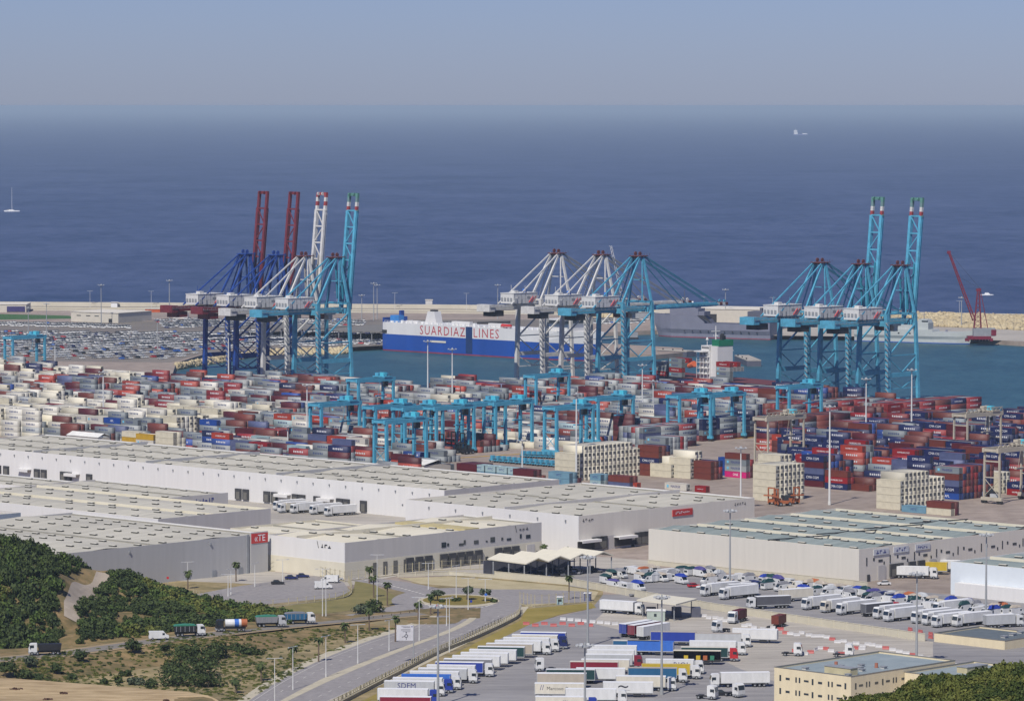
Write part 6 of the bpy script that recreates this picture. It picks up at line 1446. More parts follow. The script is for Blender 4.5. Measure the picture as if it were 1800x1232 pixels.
# vans and cars
def van_mesh(col):
    k = ('van', col)
    if k in LG: return LG[k]
    mb = MB().side([(-2.9, .45), (2.9, .45), (2.95, 1.2), (2.3, 1.45), (1.45, 2.45), (-2.9, 2.55)], -1.0, 1.0, 0)
    mb.hexa([(2.3, -.85, 1.47), (2.34, -.85, 1.47), (2.34, .85, 1.47), (2.3, .85, 1.47), (1.5, -.85, 2.38), (1.58, -.85, 2.4), (1.58, .85, 2.4), (1.5, .85, 2.38)], 1)
    mb.box(1.0, 1.7, -1.02, 1.02, 1.4, 2.0, 1).box(-2.93, -2.9, -.75, .75, 1.4, 2.1, 1).box(2.9, 2.99, -.95, .95, .35, .7, 2).box(-2.97, -2.9, -.95, .95, .35, .6, 2)
    LG[k] = mb.mesh('body', [paint(col, VC[col]), m_glass, m_grey]); return LG[k]
def van(label, px, py, ang, col='white', group='vans in the inspection lot', z=.07, name='van'):
    g = G(px, py); o = thing(name, label, 'van', (g.x, g.y, z), R(ang), group); put('body', van_mesh(col), o); wheels_into(o, (-1.9, 1.9), 1.0, .36, .25); return o
def bundle(label, o, col):
    mb = MB(); rg = random.Random(label); prof = []
    n = 7; Lb = 2.2 + rg.random() * .6; hgt = .6 + rg.random() * .6
    for i in range(n):
        for j in range(n):
            u = i / (n - 1) * 2 - 1; v = j / (n - 1) * 2 - 1; hh = hgt * max(0, (1 - abs(u) ** 3)) ** .5 * max(0, 1 - abs(v) ** 3) ** .5 * rg.uniform(.8, 1.15)
            mb.v.append((u * Lb - .4, v * (1.0 + .1 * rg.random()), hh))
    for i in range(n - 1):
        for j in range(n - 1): a = i * n + j; mb.f.append((a, a + n, a + n + 1, a + 1)); mb.m.append(0)
    p = o.matrix_basis @ Vector((0, 0, 2.56)); b = mb.build('roof_luggage', [paint(col, VC[col])], None, p, o.rotation_euler[2]); tag(b, label, 'luggage', 'tarpaulin bundles on van roofs')
vcount = 0
row1 = [(1345 + i * 12.6 + rr.uniform(-3, 3), 1026 + i * 1.62 + rr.uniform(-2, 2)) for i in range(36)] + [(1352 + i * 21 + rr.uniform(-5, 5), 1037 + i * 2.5 + rr.uniform(-1.5, 1.5)) for i in range(20)] + [(1246, 1026), (1262, 1020), (1282, 1024), (1300, 1020), (1318, 1024), (1330, 1034), (1306, 1036), (1284, 1036)]
row2 = [(1106, 1008), (1118, 1010), (1132, 1012), (1146, 1010), (1158, 1014), (1172, 1012), (1186, 1014), (1200, 1010), (1216, 1012), (1232, 1014), (1126, 1022), (1141, 1024), (1152, 1023), (1163, 1022), (1174, 1021), (1185, 1020), (1198, 1026), (1080, 1034), (1095, 1036), (1110, 1037), (1122, 1038), (1066, 1026), (1076, 1018), (1090, 1016), (1250, 1012)]
bc = ['beige', 'blue', None, 'dark green', None, 'pale grey', 'beige', None, 'dark green', 'grey', None, 'orange', None, 'purple', None, 'beige', 'dark green', None, 'grey', 'blue', None]
for k, (rw, txtl) in enumerate(((row1, 'row below the warehouse'), (row2, 'cluster beside the canopy'))):
    srt = sorted(rw)
    for i, (px, py) in enumerate(srt):
        col = 'white' if rr.random() < .84 else rr.choice(['silver', 'navy', 'cream']); ang = rr.choice([218, 222, 214, 300, 305, 38, 126]) if k == 0 else rr.choice([215, 300, 310, 220, 40]); ang += rr.uniform(-4, 4)
        b = bc[(i * 5 + k * 3) % len(bc)]
        v_ = van(f"{col} van" + (f" under a {b} roof load" if b else ' with a bare roof') + f", {nth(i)} from left, {txtl}", px, py, ang, col)
        if b: bundle(f"{b} roof bundle on the {nth(i)} van from left, {txtl}", v_, b)
van('small white van following the tipper trucks on the hill road', 279, road_y(279) - 2, 12, 'white', 'vans on roads', road_z(279) + .22)
bpy.data.objects['van'].location.z = .07
for o_ in [o_ for o_ in bpy.data.objects if o_.get('label', '').startswith('small white van following')]:
    g = G(279, road_y(279) - 2.2, road_z(279) + .22); o_.location = g
van('white minibus at the curve of the car park', 568, 1035, 8, 'white', 'vans on roads'); van('second white van behind the minibus in the car park', 580, 1024, 170, 'white', 'vans on roads')
def car_mesh(col):
    k = ('car', col)
    if k in LG: return LG[k]
    mb = MB().side([(-2.2, .3), (2.2, .3), (2.2, .75), (1.1, .92), (-1.9, .98), (-2.2, .8)], -.88, .88, 0)
    mb.side([(-1.75, .95), (1.05, .9), (.35, 1.42), (-1.2, 1.46)], -.78, .78, 1); mb.side([(-1.25, 1.44), (.4, 1.41), (.3, 1.49), (-1.15, 1.52)], -.76, .76, 0)
    for x in (-1.4, 1.4):
        for y in (-.9, .68): mb.cyl((x, y, .32), (x, y + .22, .32), .32, .32, 8, 2)
    LG[k] = mb.mesh('car', [paint(col, VC[col]), m_glass, m_dark]); return LG[k]
def car(label, px, py, ang, col, group='cars in the small car park', z=.07):
    g = G(px, py); o = put('parked_car', car_mesh(col), None, (g.x, g.y, z), R(ang)); tag(o, label, 'car', group)
car('black car on the access road in front of the grey warehouse', 488, 1027, 8, 'black'); car('navy car parked second in the row by the cream wall', 512, 1018, 8, 'navy'); car('navy car parked next to the bicycles by the cream wall', 532, 1015, 8, 'navy'); car('silver car beside the white minibus', 592, 1020, 8, 'silver')
car('white car parked on the ramp beside the warehouse dock', 1554, 1028, 190, 'white')
car('red car among the white vans near the canopy', 1220, 1032, 20, 'red'); car('silver car next to the red car near the canopy', 1236, 1034, 200, 'white'); car('dark car by the wall next to the canopy', 1118, 1048, 200, 'grey'); car('dark car behind the white truck at the bottom', 1268, 1222, 10, 'black')
# import car terminal
cars = []
cc_ = ['white'] * 12 + ['silver'] * 8 + ['black'] * 1 + ['grey'] * 4 + ['navy'] * 2 + ['red', 'sky blue', 'pale grey', 'pale grey']
def car_rows(poly, pitch_r, pitch_c, keep, wht=0):
    """rows running along the berth direction"""
    c0 = G(poly[0][0], poly[0][1]); 
    for i in range(-90, 160):
        for j in range(-220, 220):
            if (i % 7) in (3, 6) or j % 9 == 4: continue
            p = c0 + V * (i * pitch_r) + U * (j * pitch_c); 
            if p.y < 2000 or p.y > 3600: continue
            px, py = P(p.x, p.y)
            if not (-20 < px < 1820) or not inpoly(px, py, poly): continue
            if math.sin(i * .9 + j * .02) * math.sin(j * .06 + i) > keep or rr.random() < .08: continue
            cars.append((p.x, p.y, PHI + math.pi / 2 + (0 if i % 2 else math.pi), 'white' if rr.random() < wht else rr.choice(cc_), px, py))
car_rows([(-20, 582), (250, 584), (600, 578), (668, 588), (668, 606), (560, 609), (455, 611), (350, 620), (300, 632), (120, 632), (-20, 624)], 6.2, 3.3, .22)
car_rows([(-20, 567), (120, 569), (230, 573), (230, 578), (-20, 573)], 6, 3.0, .9, .9)
car_rows([(270, 562), (420, 560), (640, 562), (640, 572), (420, 576), (290, 577)], 6, 3.2, .6)
car_rows([(700, 570), (830, 566), (880, 570), (800, 575)], 6, 3.4, .5)
car_rows([(985, 560), (1140, 562), (1130, 568), (985, 572)], 6, 3.4, .5)
cars.sort(key=lambda c: c[1]); print('cars', len(cars))
keepc = cars[:290]
for i, (x, y, a, col, px, py) in enumerate(keepc):
    zone = 'near the covered shed' if px > 420 else 'near the rock shore' if px > 240 else 'behind the west gantry'
    o = put('import_car', car_mesh(col), None, (x, y, .07), a); tag(o, f"tiny {col} car, front rows of the import lot {zone}", 'car', 'cars in the import car lot')
vs = []; fs = []; cs = []; base = 0
cb = np.array([[-2.2, -.88, .3], [2.2, -.88, .3], [2.2, .88, .3], [-2.2, .88, .3], [-2.2, -.88, .95], [2.2, -.88, .8], [2.2, .88, .8], [-2.2, .88, .95]]); ct = np.array([[-1.75, -.78, .93], [1.05, -.78, .88], [1.05, .78, .88], [-1.75, .78, .93], [-1.2, -.7, 1.46], [.35, -.7, 1.46], [.35, .7, 1.46], [-1.2, .7, 1.46]])
for (x, y, a, col, px, py) in cars[290:]:
    ca, sa = math.cos(a), math.sin(a); Rm = np.array([[ca, sa, 0], [-sa, ca, 0], [0, 0, 1]])
    for q, c in ((cb, VC[col]), (ct, None)):
        vs.append(q @ Rm + np.array([x, y, .05])); fs.append(fb5 + base); base += 8
        cs.append(np.array([VC[col]] * 5) if c else np.array([VC[col]] + [(.03, .035, .04)] * 4))
tag(put('import_cars', npoly('import_cars', np.concatenate(vs), np.concatenate(fs), [m_attr], colors=np.concatenate(cs))), 'thousands of tiny import cars filling the terminal lot', kind='stuff')
# blue yard tractors in two rows
for i in range(22):
    r_ = i // 12; k = i % 12; px = (868 + k * 9.5) if r_ == 0 else (922 + k * 9.3); py = (812 + k * .8) if r_ == 0 else (804 + k * .4)
    g = G(px, py)
    if i == 0:
        yt0 = thing('yard_tractor', 'x', 'yard tractor', (g.x, g.y, .07), R(125), 'blue yard tractors parked in two rows'); MB().box(-2.6, 2.2, -1.2, 1.2, .7, 1.2, 0).build('frame', [m_cyan2], yt0)
        MB().side([(.4, 1.2), (2.2, 1.2), (2.1, 2.9), (.4, 2.95)], -1.1, .5, 0).build('cab', [m_cyan2], yt0); MB().box(2.16, 2.24, -1, .4, 1.9, 2.8, 0).build('windscreen', [m_glass], yt0); MB().box(-2.4, -.4, -.9, .9, 1.2, 1.5, 0).build('fifth_wheel', [m_black], yt0); wheels_into(yt0, (-1.6, 1.5), 1.2, .5); o = yt0
    else: o = dup(yt0, (g.x, g.y, .07), R(125))
    o['label'] = f"small blue yard tractor, {nth(k)} from the left in the {'nearer' if r_ == 0 else 'farther'} of two parked rows"
# orange loaders by the reefers, dark reach stacker, black straddle machines
def loader(label, px, py, ang, col, tall=9, name='container_loader'):
    g = G(px, py); o = thing(name, label, 'loader', (g.x, g.y, .07), R(ang), 'container loaders in the yard'); pc = paint(col, VC[col])
    MB().box(-3, 3, -1.5, 1.5, 1, 2.2, 0).build('chassis', [pc], o); MB().box(-1.6, .4, -1.1, 1.1, 2.2, 4.2, 0).build('cab', [m_glass], o); MB().box(3, 3.5, -1.5, -1.1, .6, tall, 0).box(3, 3.5, 1.1, 1.5, .6, tall, 0).box(3, 3.5, -1.1, 1.1, tall - .5, tall, 0).build('mast', [pc], o); MB().box(3.5, 4.2, -3, 3, tall * .5, tall * .5 + .5, 0).build('spreader', [pc], o); wheels_into(o, (-2, 2), 1.6, .8, .5)
for i, a in enumerate([(1362, 886, 240, 'orange'), (1378, 889, 200, 'orange'), (1392, 885, 300, 'orange')]): loader(['westernmost orange container loader of three', 'middle orange container loader of three', 'easternmost orange container loader of three'][i] + ' by the reefer block', *a[:3], a[3], 7)
loader('dark reach stacker between the navy stacks and the lattice gantry', 1738, 873, 190, 'black', 6); 
for i, (px, py) in enumerate([(765, 800), (785, 800), (806, 796), (822, 798)]): loader(f"black straddle loader, {nth(i)} from the left behind the white tent", px, py, 225, 'black', 10)
for i, (px, py) in enumerate([(1388, 893), (1396, 896), (1404, 899), (1412, 902)]): pass
# ------------------------------------------------------------------ lamps and masts
m_pole = M('white_lamp_post', (.6, .6, .57), .5, var=.04); m_polg = M('grey_mast_steel', (.3, .31, .31), .5, var=.06)
def lamp(px, py, h_, label, two=True, ang=0, z=0, group='street lamps'):
    g = G(px, py, z); o = thing('street_lamp', label, 'street lamp', (g.x, g.y, z + .02), R(ang), group)
    MB().cyl((0, 0, 0), (0, 0, h_), .16, .08, 8).cyl((0, 0, 0), (0, 0, .9), .2, .2, 8).build('pole', [m_pole], o)
    a = MB().beam((-1.6 if two else 0, 0, h_ + .15), (1.6, 0, h_ + .15), .12); a.build('arm', [m_pole], o)
    for x in ((-1.8, 1.8) if two else (1.8,)): MB().box(x - .45, x + .45, -.16, .16, h_ + .08, h_ + .26).build('lamp_head', [m_galv], o)
LM = [(309, 300, 1), (483, 1245, 1157, 'on the grass bank, farthest west by the main road'), (515, 1212, 1137, 'behind the palm on the grass bank'), (573, 1190, 1118, 'on the median, nearest of the median lamps'), (629, 1166, 1098, 'on the median, second from the near end'),
      (684, 1144, 1090, 'on the median just west of the large sign'), (737, 1126, 1050, 'beside the large sign, on the median'), (790, 1146, 1050, 'standing in the verge fence, east of the grey mast'), (785, 1100, 1052, 'on the median near the roundabout'),
      (567, 1084, 1000, 'at the curved kerb, west one of a close pair'), (573, 1084, 1018, 'at the curved kerb, east one of a close pair'), (663, 1071, 975, 'tall one behind the palm near the roundabout'), (802, 1052, 994, 'in the middle of the roundabout'), (823, 1072, 1016, 'at the front kerb of the roundabout'), (853, 1057, 1018, 'at the east end of the roundabout'),
      (753, 1036, 990, 'at the traffic island west of the roundabout'), (448, 1031, 990, 'by the car park road below the red sign'), (497, 1024, 984, 'beside the dark parked cars'), (406, 1045, 1000, 'at the car park edge near the scrub hill'), (401, 1048, 1010, 'shorter one at the car park edge near the scrub hill'), (330, 1030, 988, 'in front of the grey warehouse wall near the hill'), (885, 1004, 975, 'in front of the wavy canopy'), (1090, 1035, 1012, 'small one beside the canopy lot')]
for a in LM[1:]:
    px, py, yt, lb = a; s = (py - 186) / 160; lamp(px, py, max(4, (py - yt) / s), 'white double armed street lamp ' + lb, ang=rr.choice([20, 60, 0]))
def mast(px, yt, h_, label, n=6, pole=None, base=0, group='floodlight masts'):
    s = (yt - 186) / (160 - h_); g = G(px, 186 + 160 * s); o = thing('floodlight_mast', label, 'floodlight mast', (g.x, g.y, .05), 0, group)
    r = .42 if h_ < 30 else .5
    MB().cyl((0, 0, 0), (0, 0, h_), r, r * .45, 10).cyl((0, 0, 0), (0, 0, 1.2), r * 1.3, r * 1.3, 10).build('pole', [pole or m_polg], o)
    MB().cyl((0, 0, h_ - .8), (0, 0, h_ - .5), 1.7, 1.7, 12).cyl((0, 0, h_ - .5), (0, 0, h_ + .4), .25, .2, 6).build('head_frame', [m_polg], o)
    for k in range(n):
        a = k * 2 * math.pi / n; c, s_ = math.cos(a), math.sin(a); MB().beam((c * 1.6, s_ * 1.6, h_ - .2), (c * 2.3, s_ * 2.3, h_ - .45), .8, .45).build('floodlight', [m_galv], o)
for a in [(1283, 895, 27, 'tall floodlight mast in front of the grey green roofed warehouse'), (1033, 976, 27, 'tall floodlight mast behind the lorry park, close to the kiosk'), (1028, 1130, 27, 'tall floodlight mast rising from the bottom edge among the lorries'), (1163, 1046, 27, 'slim floodlight mast beside the checkpoint booth'),
          (1611, 1005, 27, 'floodlight mast behind the sandy office roof'), (1733, 937, 27, 'tall floodlight mast before the bluish warehouse'), (770, 1062, 27, 'tall grey floodlight mast in the verge row of lorries')]: mast(*a)
for a in [(1458, 712, 40, 'tallest yard mast between the navy stacks and the reefers'), (1602, 648, 38, 'yard mast at the foot of the easternmost quay crane'), (1522, 664, 34, 'yard mast between two east quay cranes'), (752, 598, 38, 'yard mast in front of the blue ship side'), (795, 612, 34, 'shorter yard mast before the blue ship side'),
          (1013, 690, 38, 'yard mast in front of the long reefer wall'), (540, 675, 31, 'yard mast at the roof edge in the middle of the field'), (506, 748, 14, 'short mast at the warehouse roof edge'), (182, 652, 31, 'yard mast beside the small white tent roof'), (134, 712, 13, 'short mast west of the tent roof'), (97, 600, 22, 'yard mast among the western stacks'),
          (1129, 640, 30, 'yard mast beside the middle turquoise quay crane'), (918, 772, 17, 'small mast by the blue tractors'), (1302, 785, 25, 'thin mast beside the bright blue boxes'), (402, 586, 34, 'yard mast at the navy crane legs'), (1148, 668, 24, 'thin mast behind the gantry cranes')]: mast(*a, pole=m_pole, n=4, group='yard masts')
for a in [(178, 500, 29, 'mast in the car terminal west'), (298, 492, 32, 'mast in the car terminal behind the maroon girder'), (657, 497, 28, 'mast west of the blue ship on the far pier'), (663, 500, 26, 'second thin mast west of the blue ship'), (1275, 508, 29, 'mast before the cream shed behind the navy ship'), (875, 500, 26, 'mast behind the whitish crane'), (636, 518, 20, 'low mast on the far side of the ship'), (1690, 522, 22, 'mast beside the red harbour crane'), (50, 540, 22, 'low mast by the green lawn'), (82, 533, 24, 'mast at the lawn edge'), (277, 560, 20, 'low mast among the parked cars')]: mast(*a, pole=m_polg, n=4, group='car terminal masts')
for i, px in enumerate(list(range(150, 1800, 110))):
    py = interp(px, [60, 400, 800, 1300, 1800], [540, 542, 545, 552, 562]); lamp(px + rr.uniform(-15, 15), py, 13, f"thin lamp, {nth(i)} from the west along the breakwater", True, 0, 0, 'breakwater lamps')
# ------------------------------------------------------------------ walls, fences, canopies, booths
m_fwall = M('cream_boundary_wall', srgb(202, 196, 176), .85, var=.06, scale=.4)
def wall_run(name, label, pts, h_, w_, mat, post=None, step=5.5, cap=True, pm=None, group=None):
    q = [G(*p) for p in pts]; o = thing(name, label, 'wall' if 'wall' in name else 'fence', q[0], 0, group); mb = MB(); ps = MB(); o0 = q[0]
    for i in range(len(q) - 1):
        a, b = q[i] - o0, q[i + 1] - o0; mb.beam(a + Vector((0, 0, h_ / 2)), b + Vector((0, 0, h_ / 2)), w_, h_, 0)
        if cap: mb.beam(a + Vector((0, 0, h_ + .06)), b + Vector((0, 0, h_ + .06)), w_ + .16, .12, 0)
    mb.build('panel', [mat], o)
    if post:
        n = 0; pm_ = None; rest_ = MB()
        for i in range(len(q) - 1):
            d = q[i + 1] - q[i]; k = int(d.length / step)
            for j in range(k):
                p = q[i] + d * (j / k) - o0
                if n < 100:
                    if pm_ is None: pm_ = MB().box(-w_ * .7, w_ * .7, -w_ * .7, w_ * .7, 0, post).mesh('post', [pm or mat])
                    put('post', pm_, o, p)
                else: rest_.box(p.x - w_ * .7, p.x + w_ * .7, p.y - w_ * .7, p.y + w_ * .7, 0, post)
                n += 1
        if n > 100: tag(rest_.build('posts', [pm or mat], o), kind='stuff')
    return o
wall_run('boundary_wall', 'long cream wall dividing the lorry park from the inspection lot', [(870, 1016), (1000, 1028), (1100, 1046), (1250, 1072), (1400, 1094), (1626, 1127)], 2.3, .3, m_fwall, 2.5)
wall_run('boundary_wall', 'lower cream wall with a white coping behind the roundabout', [(700, 1014), (790, 1010), (870, 1016)], 1.2, .3, m_fwall, 1.4)
wall_run('boundary_wall', 'cream retaining wall in front of the cream warehouse', [(1140, 992), (1400, 1018), (1500, 1028), (1525, 1032)], 1.6, .3, m_fwall, 1.8)
def picket(name, label, pts, h_, step, mat, base=.4, w_=.12):
    q = [G(*p) for p in pts]; o = thing(name, label, 'fence', q[0], 0, None); o0 = q[0]; bs = MB(); n = 0; pmsh = MB().box(-w_, w_, -w_, w_, 0, h_).mesh('post', [mat]); rest_ = MB()
    tot = []
    for i in range(len(q) - 1):
        d = q[i + 1] - q[i]; k = max(1, int(d.length / step)); bs.beam(q[i] - o0 + Vector((0, 0, base / 2)), q[i + 1] - o0 + Vector((0, 0, base / 2)), .3, base, 0)
        bs.beam(q[i] - o0 + Vector((0, 0, h_ * .9)), q[i + 1] - o0 + Vector((0, 0, h_ * .9)), .06, .06, 0); bs.beam(q[i] - o0 + Vector((0, 0, h_ * .5)), q[i + 1] - o0 + Vector((0, 0, h_ * .5)), .05, .05, 0)
        tot += [q[i] + d * (j / k) - o0 for j in range(k)]
    bs.build('rail', [mat], o); tot.sort(key=lambda p: p.y)
    for p in tot[:100]: put('post', pmsh, o, p)
    for p in tot[100:]: rest_.box(p.x - w_, p.x + w_, p.y - w_, p.y + w_, 0, h_)
    if len(tot) > 100: tag(rest_.build('posts', [mat], o), kind='stuff')
m_fence = M('weathered_fence', srgb(176, 168, 140), .8, var=.08)
picket('roadside_fence', 'curving pale fence between the main road and the green verge', smooth([(596, 1240), (700, 1186), (770, 1150), (838, 1122), (893, 1096), (912, 1084), (914, 1072)], 5), 2.6, 1.9, m_fence, 1.0)
picket('roadside_fence', 'row of thin dark pickets along the main road edge', smooth([(580, 1240), (690, 1183), (812, 1124), (885, 1090)], 5), 1.3, 3.0, M('dark_picket', srgb(96, 92, 82), .8), .15)
picket('security_fence', 'tall pale post fence by the gate kiosk', [(914, 1062), (940, 1068), (990, 1064), (1040, 1058)], 4.2, 2.2, m_fence, .4)
picket('security_fence', 'tall pale post fence around the service yard before the cream warehouse', [(470, 1003), (530, 1006), (606, 1022), (760, 1003), (860, 1000)], 3.6, 3.2, m_fence, .3)
picket('security_fence', 'pale fence around the curved car park', smooth([(340, 1048), (400, 1066), (480, 1066), (590, 1054), (618, 1042), (612, 1022)], 4), 2.4, 3.0, m_fence, .4)
picket('guard_rail', 'dark guard rail along the hill road by the roundabout', [(420, 1114), (540, 1100), (640, 1090), (720, 1078), (745, 1068)], .9, 4, M('rusty_rail', srgb(96, 84, 70), .8), .12)
# wavy canopy
g = G(873, 1024); o = thing('wavy_canopy', 'large cream canopy with a zigzag roof over the inspection lanes', 'canopy', (0, 0, 0), 0)
hcan = 7.5
def C3(px, py, z): p = G(px, py, z); return (p.x, p.y, z)
cn = MB()
zig = [((925, 1009), (862, 1003)), ((945, 995.5), (905, 990)), ((968, 1001), (905, 990)), ((1008, 985), (938, 985)), ((1022, 1000), (975, 987)), ((1060, 986), (1000, 986))]
A0 = G(925, 1021, 0); du_ = (G(1082, 1005, 0) - A0); du_.normalize(); dv_ = Vector((-du_.y, du_.x, 0)); nb = 4; wb = (G(1075, 1005, 0) - A0).length / nb
for k in range(nb):
    a = A0 + du_ * (wb * k); m_ = A0 + du_ * (wb * (k + .55)); b = A0 + du_ * (wb * (k + 1)); dep = 20
    for (p_, q_, z0, z1) in ((a, m_, 5.6, 7.2), (m_, b, 7.2, 5.6)):
        pts = [(p_.x, p_.y, z0), (q_.x, q_.y, z1), (q_.x + dv_.x * dep, q_.y + dv_.y * dep, z1), (p_.x + dv_.x * dep, p_.y + dv_.y * dep, z0)]
        cn.hexa([(x, y, z) for x, y, z in pts] + [(x, y, z + .35) for x, y, z in pts])
cn.build('roof', [m_cream], o)
for k in range(nb + 1):
    for t in (1, 9, 17):
        p = A0 + du_ * (wb * k) + dv_ * t; MB().box(p.x - .2, p.x + .2, p.y - .2, p.y + .2, 0, 5.2).build('post', [m_grey], o)
fs_ = MB(); p0 = A0 + dv_ * 22; fs_.beam(p0 + Vector((0, 0, 2.5)), p0 + du_ * wb * nb + Vector((0, 0, 2.5)), .3, 5); fs_.build('back_wall', [m_navyd], o)
for k in range(14):
    p = A0 + du_ * (3 + k * wb * nb / 15) + dv_ * (3 + (k % 3) * 5.5); c_ = rr.choice(['black', 'grey', 'white', 'navy', 'dark grey']); oo = put('parked_car', car_mesh(c_), None, (p.x, p.y, .07), rr.uniform(0, 6)); tag(oo, f"{c_} car in the shade of the wavy canopy, {nth(k)} from its west end", 'car', 'cars under the wavy canopy')
# checkpoint canopy and booth
g0 = G(1168, 1070, 0); o = thing('checkpoint_canopy', 'flat cream checkpoint canopy over dark booths beside the long wall', 'canopy', (0, 0, 0), 0)
cor = [(1119, 1054), (1188, 1062), (1226, 1052), (1152, 1044)]; q = [G(x, y, 5.5) for x, y in cor]
MB().hexa([(p.x, p.y, 5.2) for p in q] + [(p.x, p.y, 5.6) for p in q]).build('roof', [m_cream], o)
for p in q: p2 = p.lerp((q[0] + q[2]) / 2, .2); MB().box(p2.x - .15, p2.x + .15, p2.y - .15, p2.y + .15, 0, 5.2).build('post', [m_grey], o)
c = (q[0] + q[2]) / 2
for dx in (-5, 3, 9): MB().box(c.x + dx - 1.5, c.x + dx + 1.5, c.y - 2, c.y + 2, 0, 3).build('booth', [m_navyd], o)
g = G(1153, 1092); o = thing('guard_cabin', 'small pale green checkpoint cabin with one dark window', 'cabin', (g.x, g.y, .06), R(-4)); MB().box(-2.8, 2.8, 0, 4, 0, 3.2, 0).build('body', [M('pale_green_cabin', srgb(178, 190, 180), .7)], o); MB().box(-3, 3, -.2, 4.2, 3.2, 3.4).build('roof', [m_white], o); MB().box(-.6, .2, -.06, -.01, 1.5, 2.4).build('window', [m_glass], o)
for i, (px, py, c) in enumerate([(985, 1063, 'teal white'), (1033, 1056, 'dusty blue')]):
    g = G(px, py); o = thing('kiosk', ['small pale kiosk beside the lone palm at the gate', 'small blue grey kiosk at the foot of the mast'][i], 'kiosk', (g.x, g.y, .06), R(-10)); MB().box(-1, 1, -1, 1, 0, 2.5).build('body', [mk_mat(c)], o); MB().box(-1.2, 1.2, -1.2, 1.2, 2.5, 2.65).build('roof', [m_white], o); MB().box(-.6, .6, -1.05, -1.01, 1.2, 2).build('window', [m_glass], o)
# white tent roofs in the yard
for (px, py, xl, xr, h_, lb) in ((745, 834, 700, 792, 5, 'white tent shed at the foot of the gantry cranes'), (172, 788, 118, 193, 6, 'low white tent roof behind the long warehouse')):
    p = G(px, py); L_ = len_to(p, V, xl); D_ = len_to(p, U, xr); o = thing('tent_shed', lb, 'shed', p, PHI, 'tent sheds')
    MB().box(0, .2, 0, L_, 0, h_ - 1).box(.2, D_, 0, .2, 0, h_ - 1).build('wall', [m_pale], o)
    MB().face([(-.4, -.4, h_ - .9), (D_ / 2, -.4, h_ + .8), (D_ / 2, L_ + .4, h_ + .8), (-.4, L_ + .4, h_ - .9)][::-1]).face([(D_ / 2, -.4, h_ + .8), (D_ + .4, -.4, h_ - .9), (D_ + .4, L_ + .4, h_ - .9), (D_ / 2, L_ + .4, h_ + .8)][::-1]).build('roof', [M('tent_white', (.66, .65, .6), .7)], o)
# road sign
g = G(727, 1165); o = thing('road_sign', 'large pale direction board with a roundabout diagram on a grey post', 'road sign', (g.x, g.y, .05), 0)
sw, sh, zb_ = 4.9, 4.5, 6.5
MB().cyl((0, 0, 0), (0, 0, zb_ + sh), .17, .14, 8).beam((0, .1, zb_ + 1), (-sw + .4, .1, zb_ + 1), .15).beam((0, .1, zb_ + sh - 1), (-sw + .4, .1, zb_ + sh - 1), .15).build('post', [m_polg], o)
bd = MB().box(-sw, 0, -.12, -.02, zb_, zb_ + sh).build('board', [M('pale_sign_face', srgb(206, 206, 212), .5)], o)
sg = MB(); 
for k, (w1, z_) in enumerate(((2.6, 4.0), (2.0, 3.75), (2.7, 3.2), (2.7, 2.85), (2.2, 2.55))): sg.box(-.9 - w1, -.9, -.15, -.125, zb_ + z_, zb_ + z_ + .09)
cx_, cz_ = -2.1, zb_ + 1.35
for k in range(16):
    a0, a1 = k * math.pi / 8, (k + 1) * math.pi / 8
    sg.face([(cx_ + math.cos(a0) * .3, -.14, cz_ + math.sin(a0) * .3), (cx_ + math.cos(a0) * .52, -.14, cz_ + math.sin(a0) * .52), (cx_ + math.cos(a1) * .52, -.14, cz_ + math.sin(a1) * .52), (cx_ + math.cos(a1) * .3, -.14, cz_ + math.sin(a1) * .3)])
sg.box(cx_ - .09, cx_ + .09, -.15, -.125, cz_ + .5, cz_ + .95).box(cx_ - .09, cx_ + .09, -.15, -.125, cz_ - 1.1, cz_ - .5).beam((cx_ - .45, -.14, cz_ - .1), (cx_ - 1.2, -.14, cz_ - .35), .03, .16).face([(cx_ - .3, -.14, cz_ + .9), (cx_ + .3, -.14, cz_ + .9), (cx_, -.14, cz_ + 1.25)])
sg.build('lettering', [M('sign_grey_text', srgb(96, 96, 104), .6)], bd)
MB().cyl((-.45, -.16, zb_ + 4.05), (-.45, -.12, zb_ + 4.05), .19, .19, 10).build('emblem', [m_txtb], bd)
for i, (px, py, lb, c) in enumerate([(769, 1080, 'small red round sign at the slip road', 'red'), (828, 1072, 'small blue round sign on the roundabout kerb', 'blue'), (854, 1060, 'small light blue sign at the east end of the roundabout', 'sky blue'), (295, 1030, 'small red and white board before the grey wall', 'red')]):
    g = G(px, py); o = thing('road_sign', lb, 'road sign', (g.x, g.y, .05), 0, 'small road signs'); MB().cyl((0, 0, 0), (0, 0, 2.6), .05, .05, 6).build('post', [m_polg], o); MB().cyl((0, -.05, 2.8), (0, -.1, 2.8), .45, .45, 12).build('plate', [paint(c, VC[c])], o)
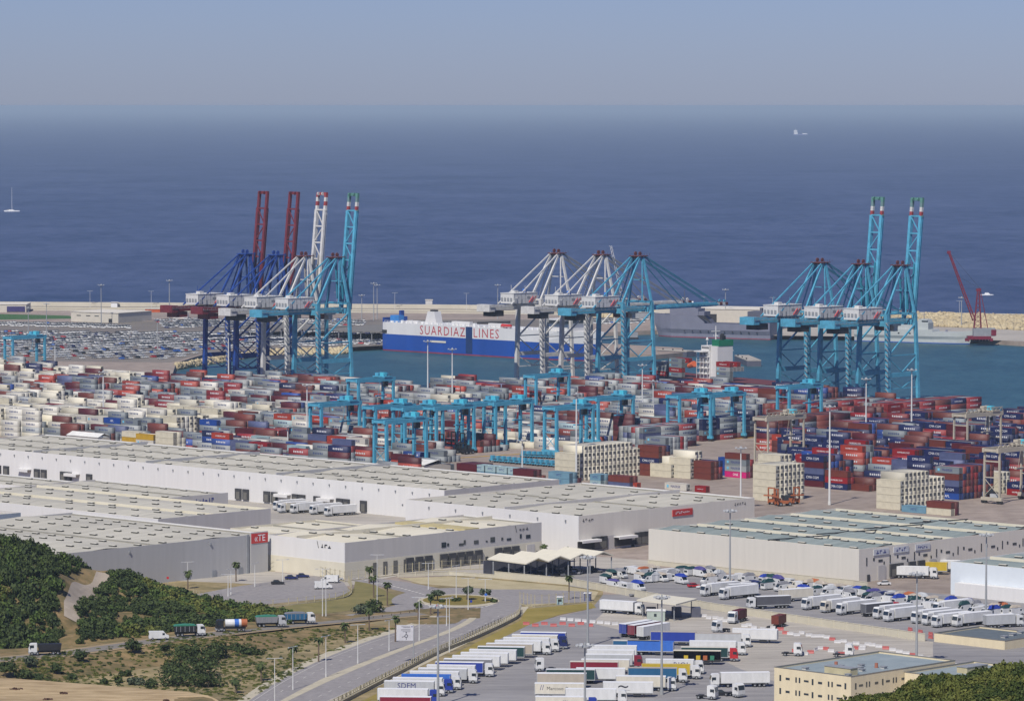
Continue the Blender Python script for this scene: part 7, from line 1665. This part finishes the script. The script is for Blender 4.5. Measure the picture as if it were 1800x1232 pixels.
# jersey barriers
bm_ = {}
def barrier(px, py, ang, c, label):
    if c not in bm_: bm_[c] = MB().side([(-.3, 0), (.3, 0), (.28, .2), (.12, .4), (.09, .95), (-.09, .95), (-.12, .4), (-.28, .2)], -1.0, 1.0, 0).mesh('traffic_barrier', [paint('plastic ' + c, (.5, .49, .48) if c == 'white' else (.42, .11, .1))])
    g = G(px, py); o = put('traffic_barrier', bm_[c], None, (g.x, g.y, .07), R(ang)); tag(o, label, 'barrier', 'plastic traffic barriers')
BR = []
for i in range(30):
    t = i / 29 + rr.uniform(-.008, .008); BR.append((1235 + 300 * t, 1084 + 52 * t + rr.choice((0, 2, 5)), 70 + rr.uniform(-25, 25), 'red' if i in (13, 14, 22) else 'white', 'the line below the long wall'))
for i in range(12): BR.append((1545 + i * 12, 1138 + i * 3, 75, 'red' if i % 4 == 1 else 'white', 'the curve behind the office roof'))
for i in range(8): BR.append((925 + i * 16, 1098 + (i % 2) * 3, 90, 'red', 'the red line north of the verge row'))
for i in range(9): BR.append((990 + i * 13, 1090 + i * 1.2, 80 + rr.uniform(-20, 20), 'white', 'the white line west of the lone lorry'))
for i in range(14): BR.append((1398 + i * 9, 1146 + 5 * math.sin(i * .9), rr.uniform(0, 180), 'red' if i % 3 == 0 else 'white', 'the loose cluster beside the yard tractors'))
for i in range(8): BR.append((1600 + (i % 4) * 18, 1108 + (i // 4) * 6 + (i % 4) * 4, 30, 'red', 'the inspection lot east side'))
cnt = {}
for (px, py, a, c, wz) in BR:
    k = cnt.get((wz, c), 0); cnt[(wz, c)] = k + 1; barrier(px, py, a, c, f"{c} plastic barrier, {nth(k)} from the left, {wz}")
# ground marks: bay lines, wall lamps and small debris on the sand
for i in range(17):
    a = G(930 - i * 15.5, 1137 + i * 5.6)
for k, (px, py, w_) in enumerate([(28, 1208, 4.4), (110, 1216, 3.6), (85, 1226, 3.4), (290, 1228, 2.6)]):
    g = G(px, py, 3.2); vs_ = clump_quads(60, w_ * .5, w_ * .4, .5, .1, .25, 5); o = leaf_obj('brushwood_heap', vs_, [M('dry_brush', (.09, .045, .03), .9)], None, (g.x, g.y, terr(g.x, g.y) + .1)); tag(o, ['pale brushwood heap on the sand at the corner', 'dark brown brush heap on the sand', 'small brown brush heap at the bottom edge on the sand', 'dark brush heap at the end of the sand bench'][k], 'brush heap', 'brush heaps on the sand')
# ------------------------------------------------------------------ tidy labels
for o_ in bpy.data.objects:
    l_ = o_.get('label')
    if l_ and len(l_.split()) > 16: print('LONG', o_.name, l_)
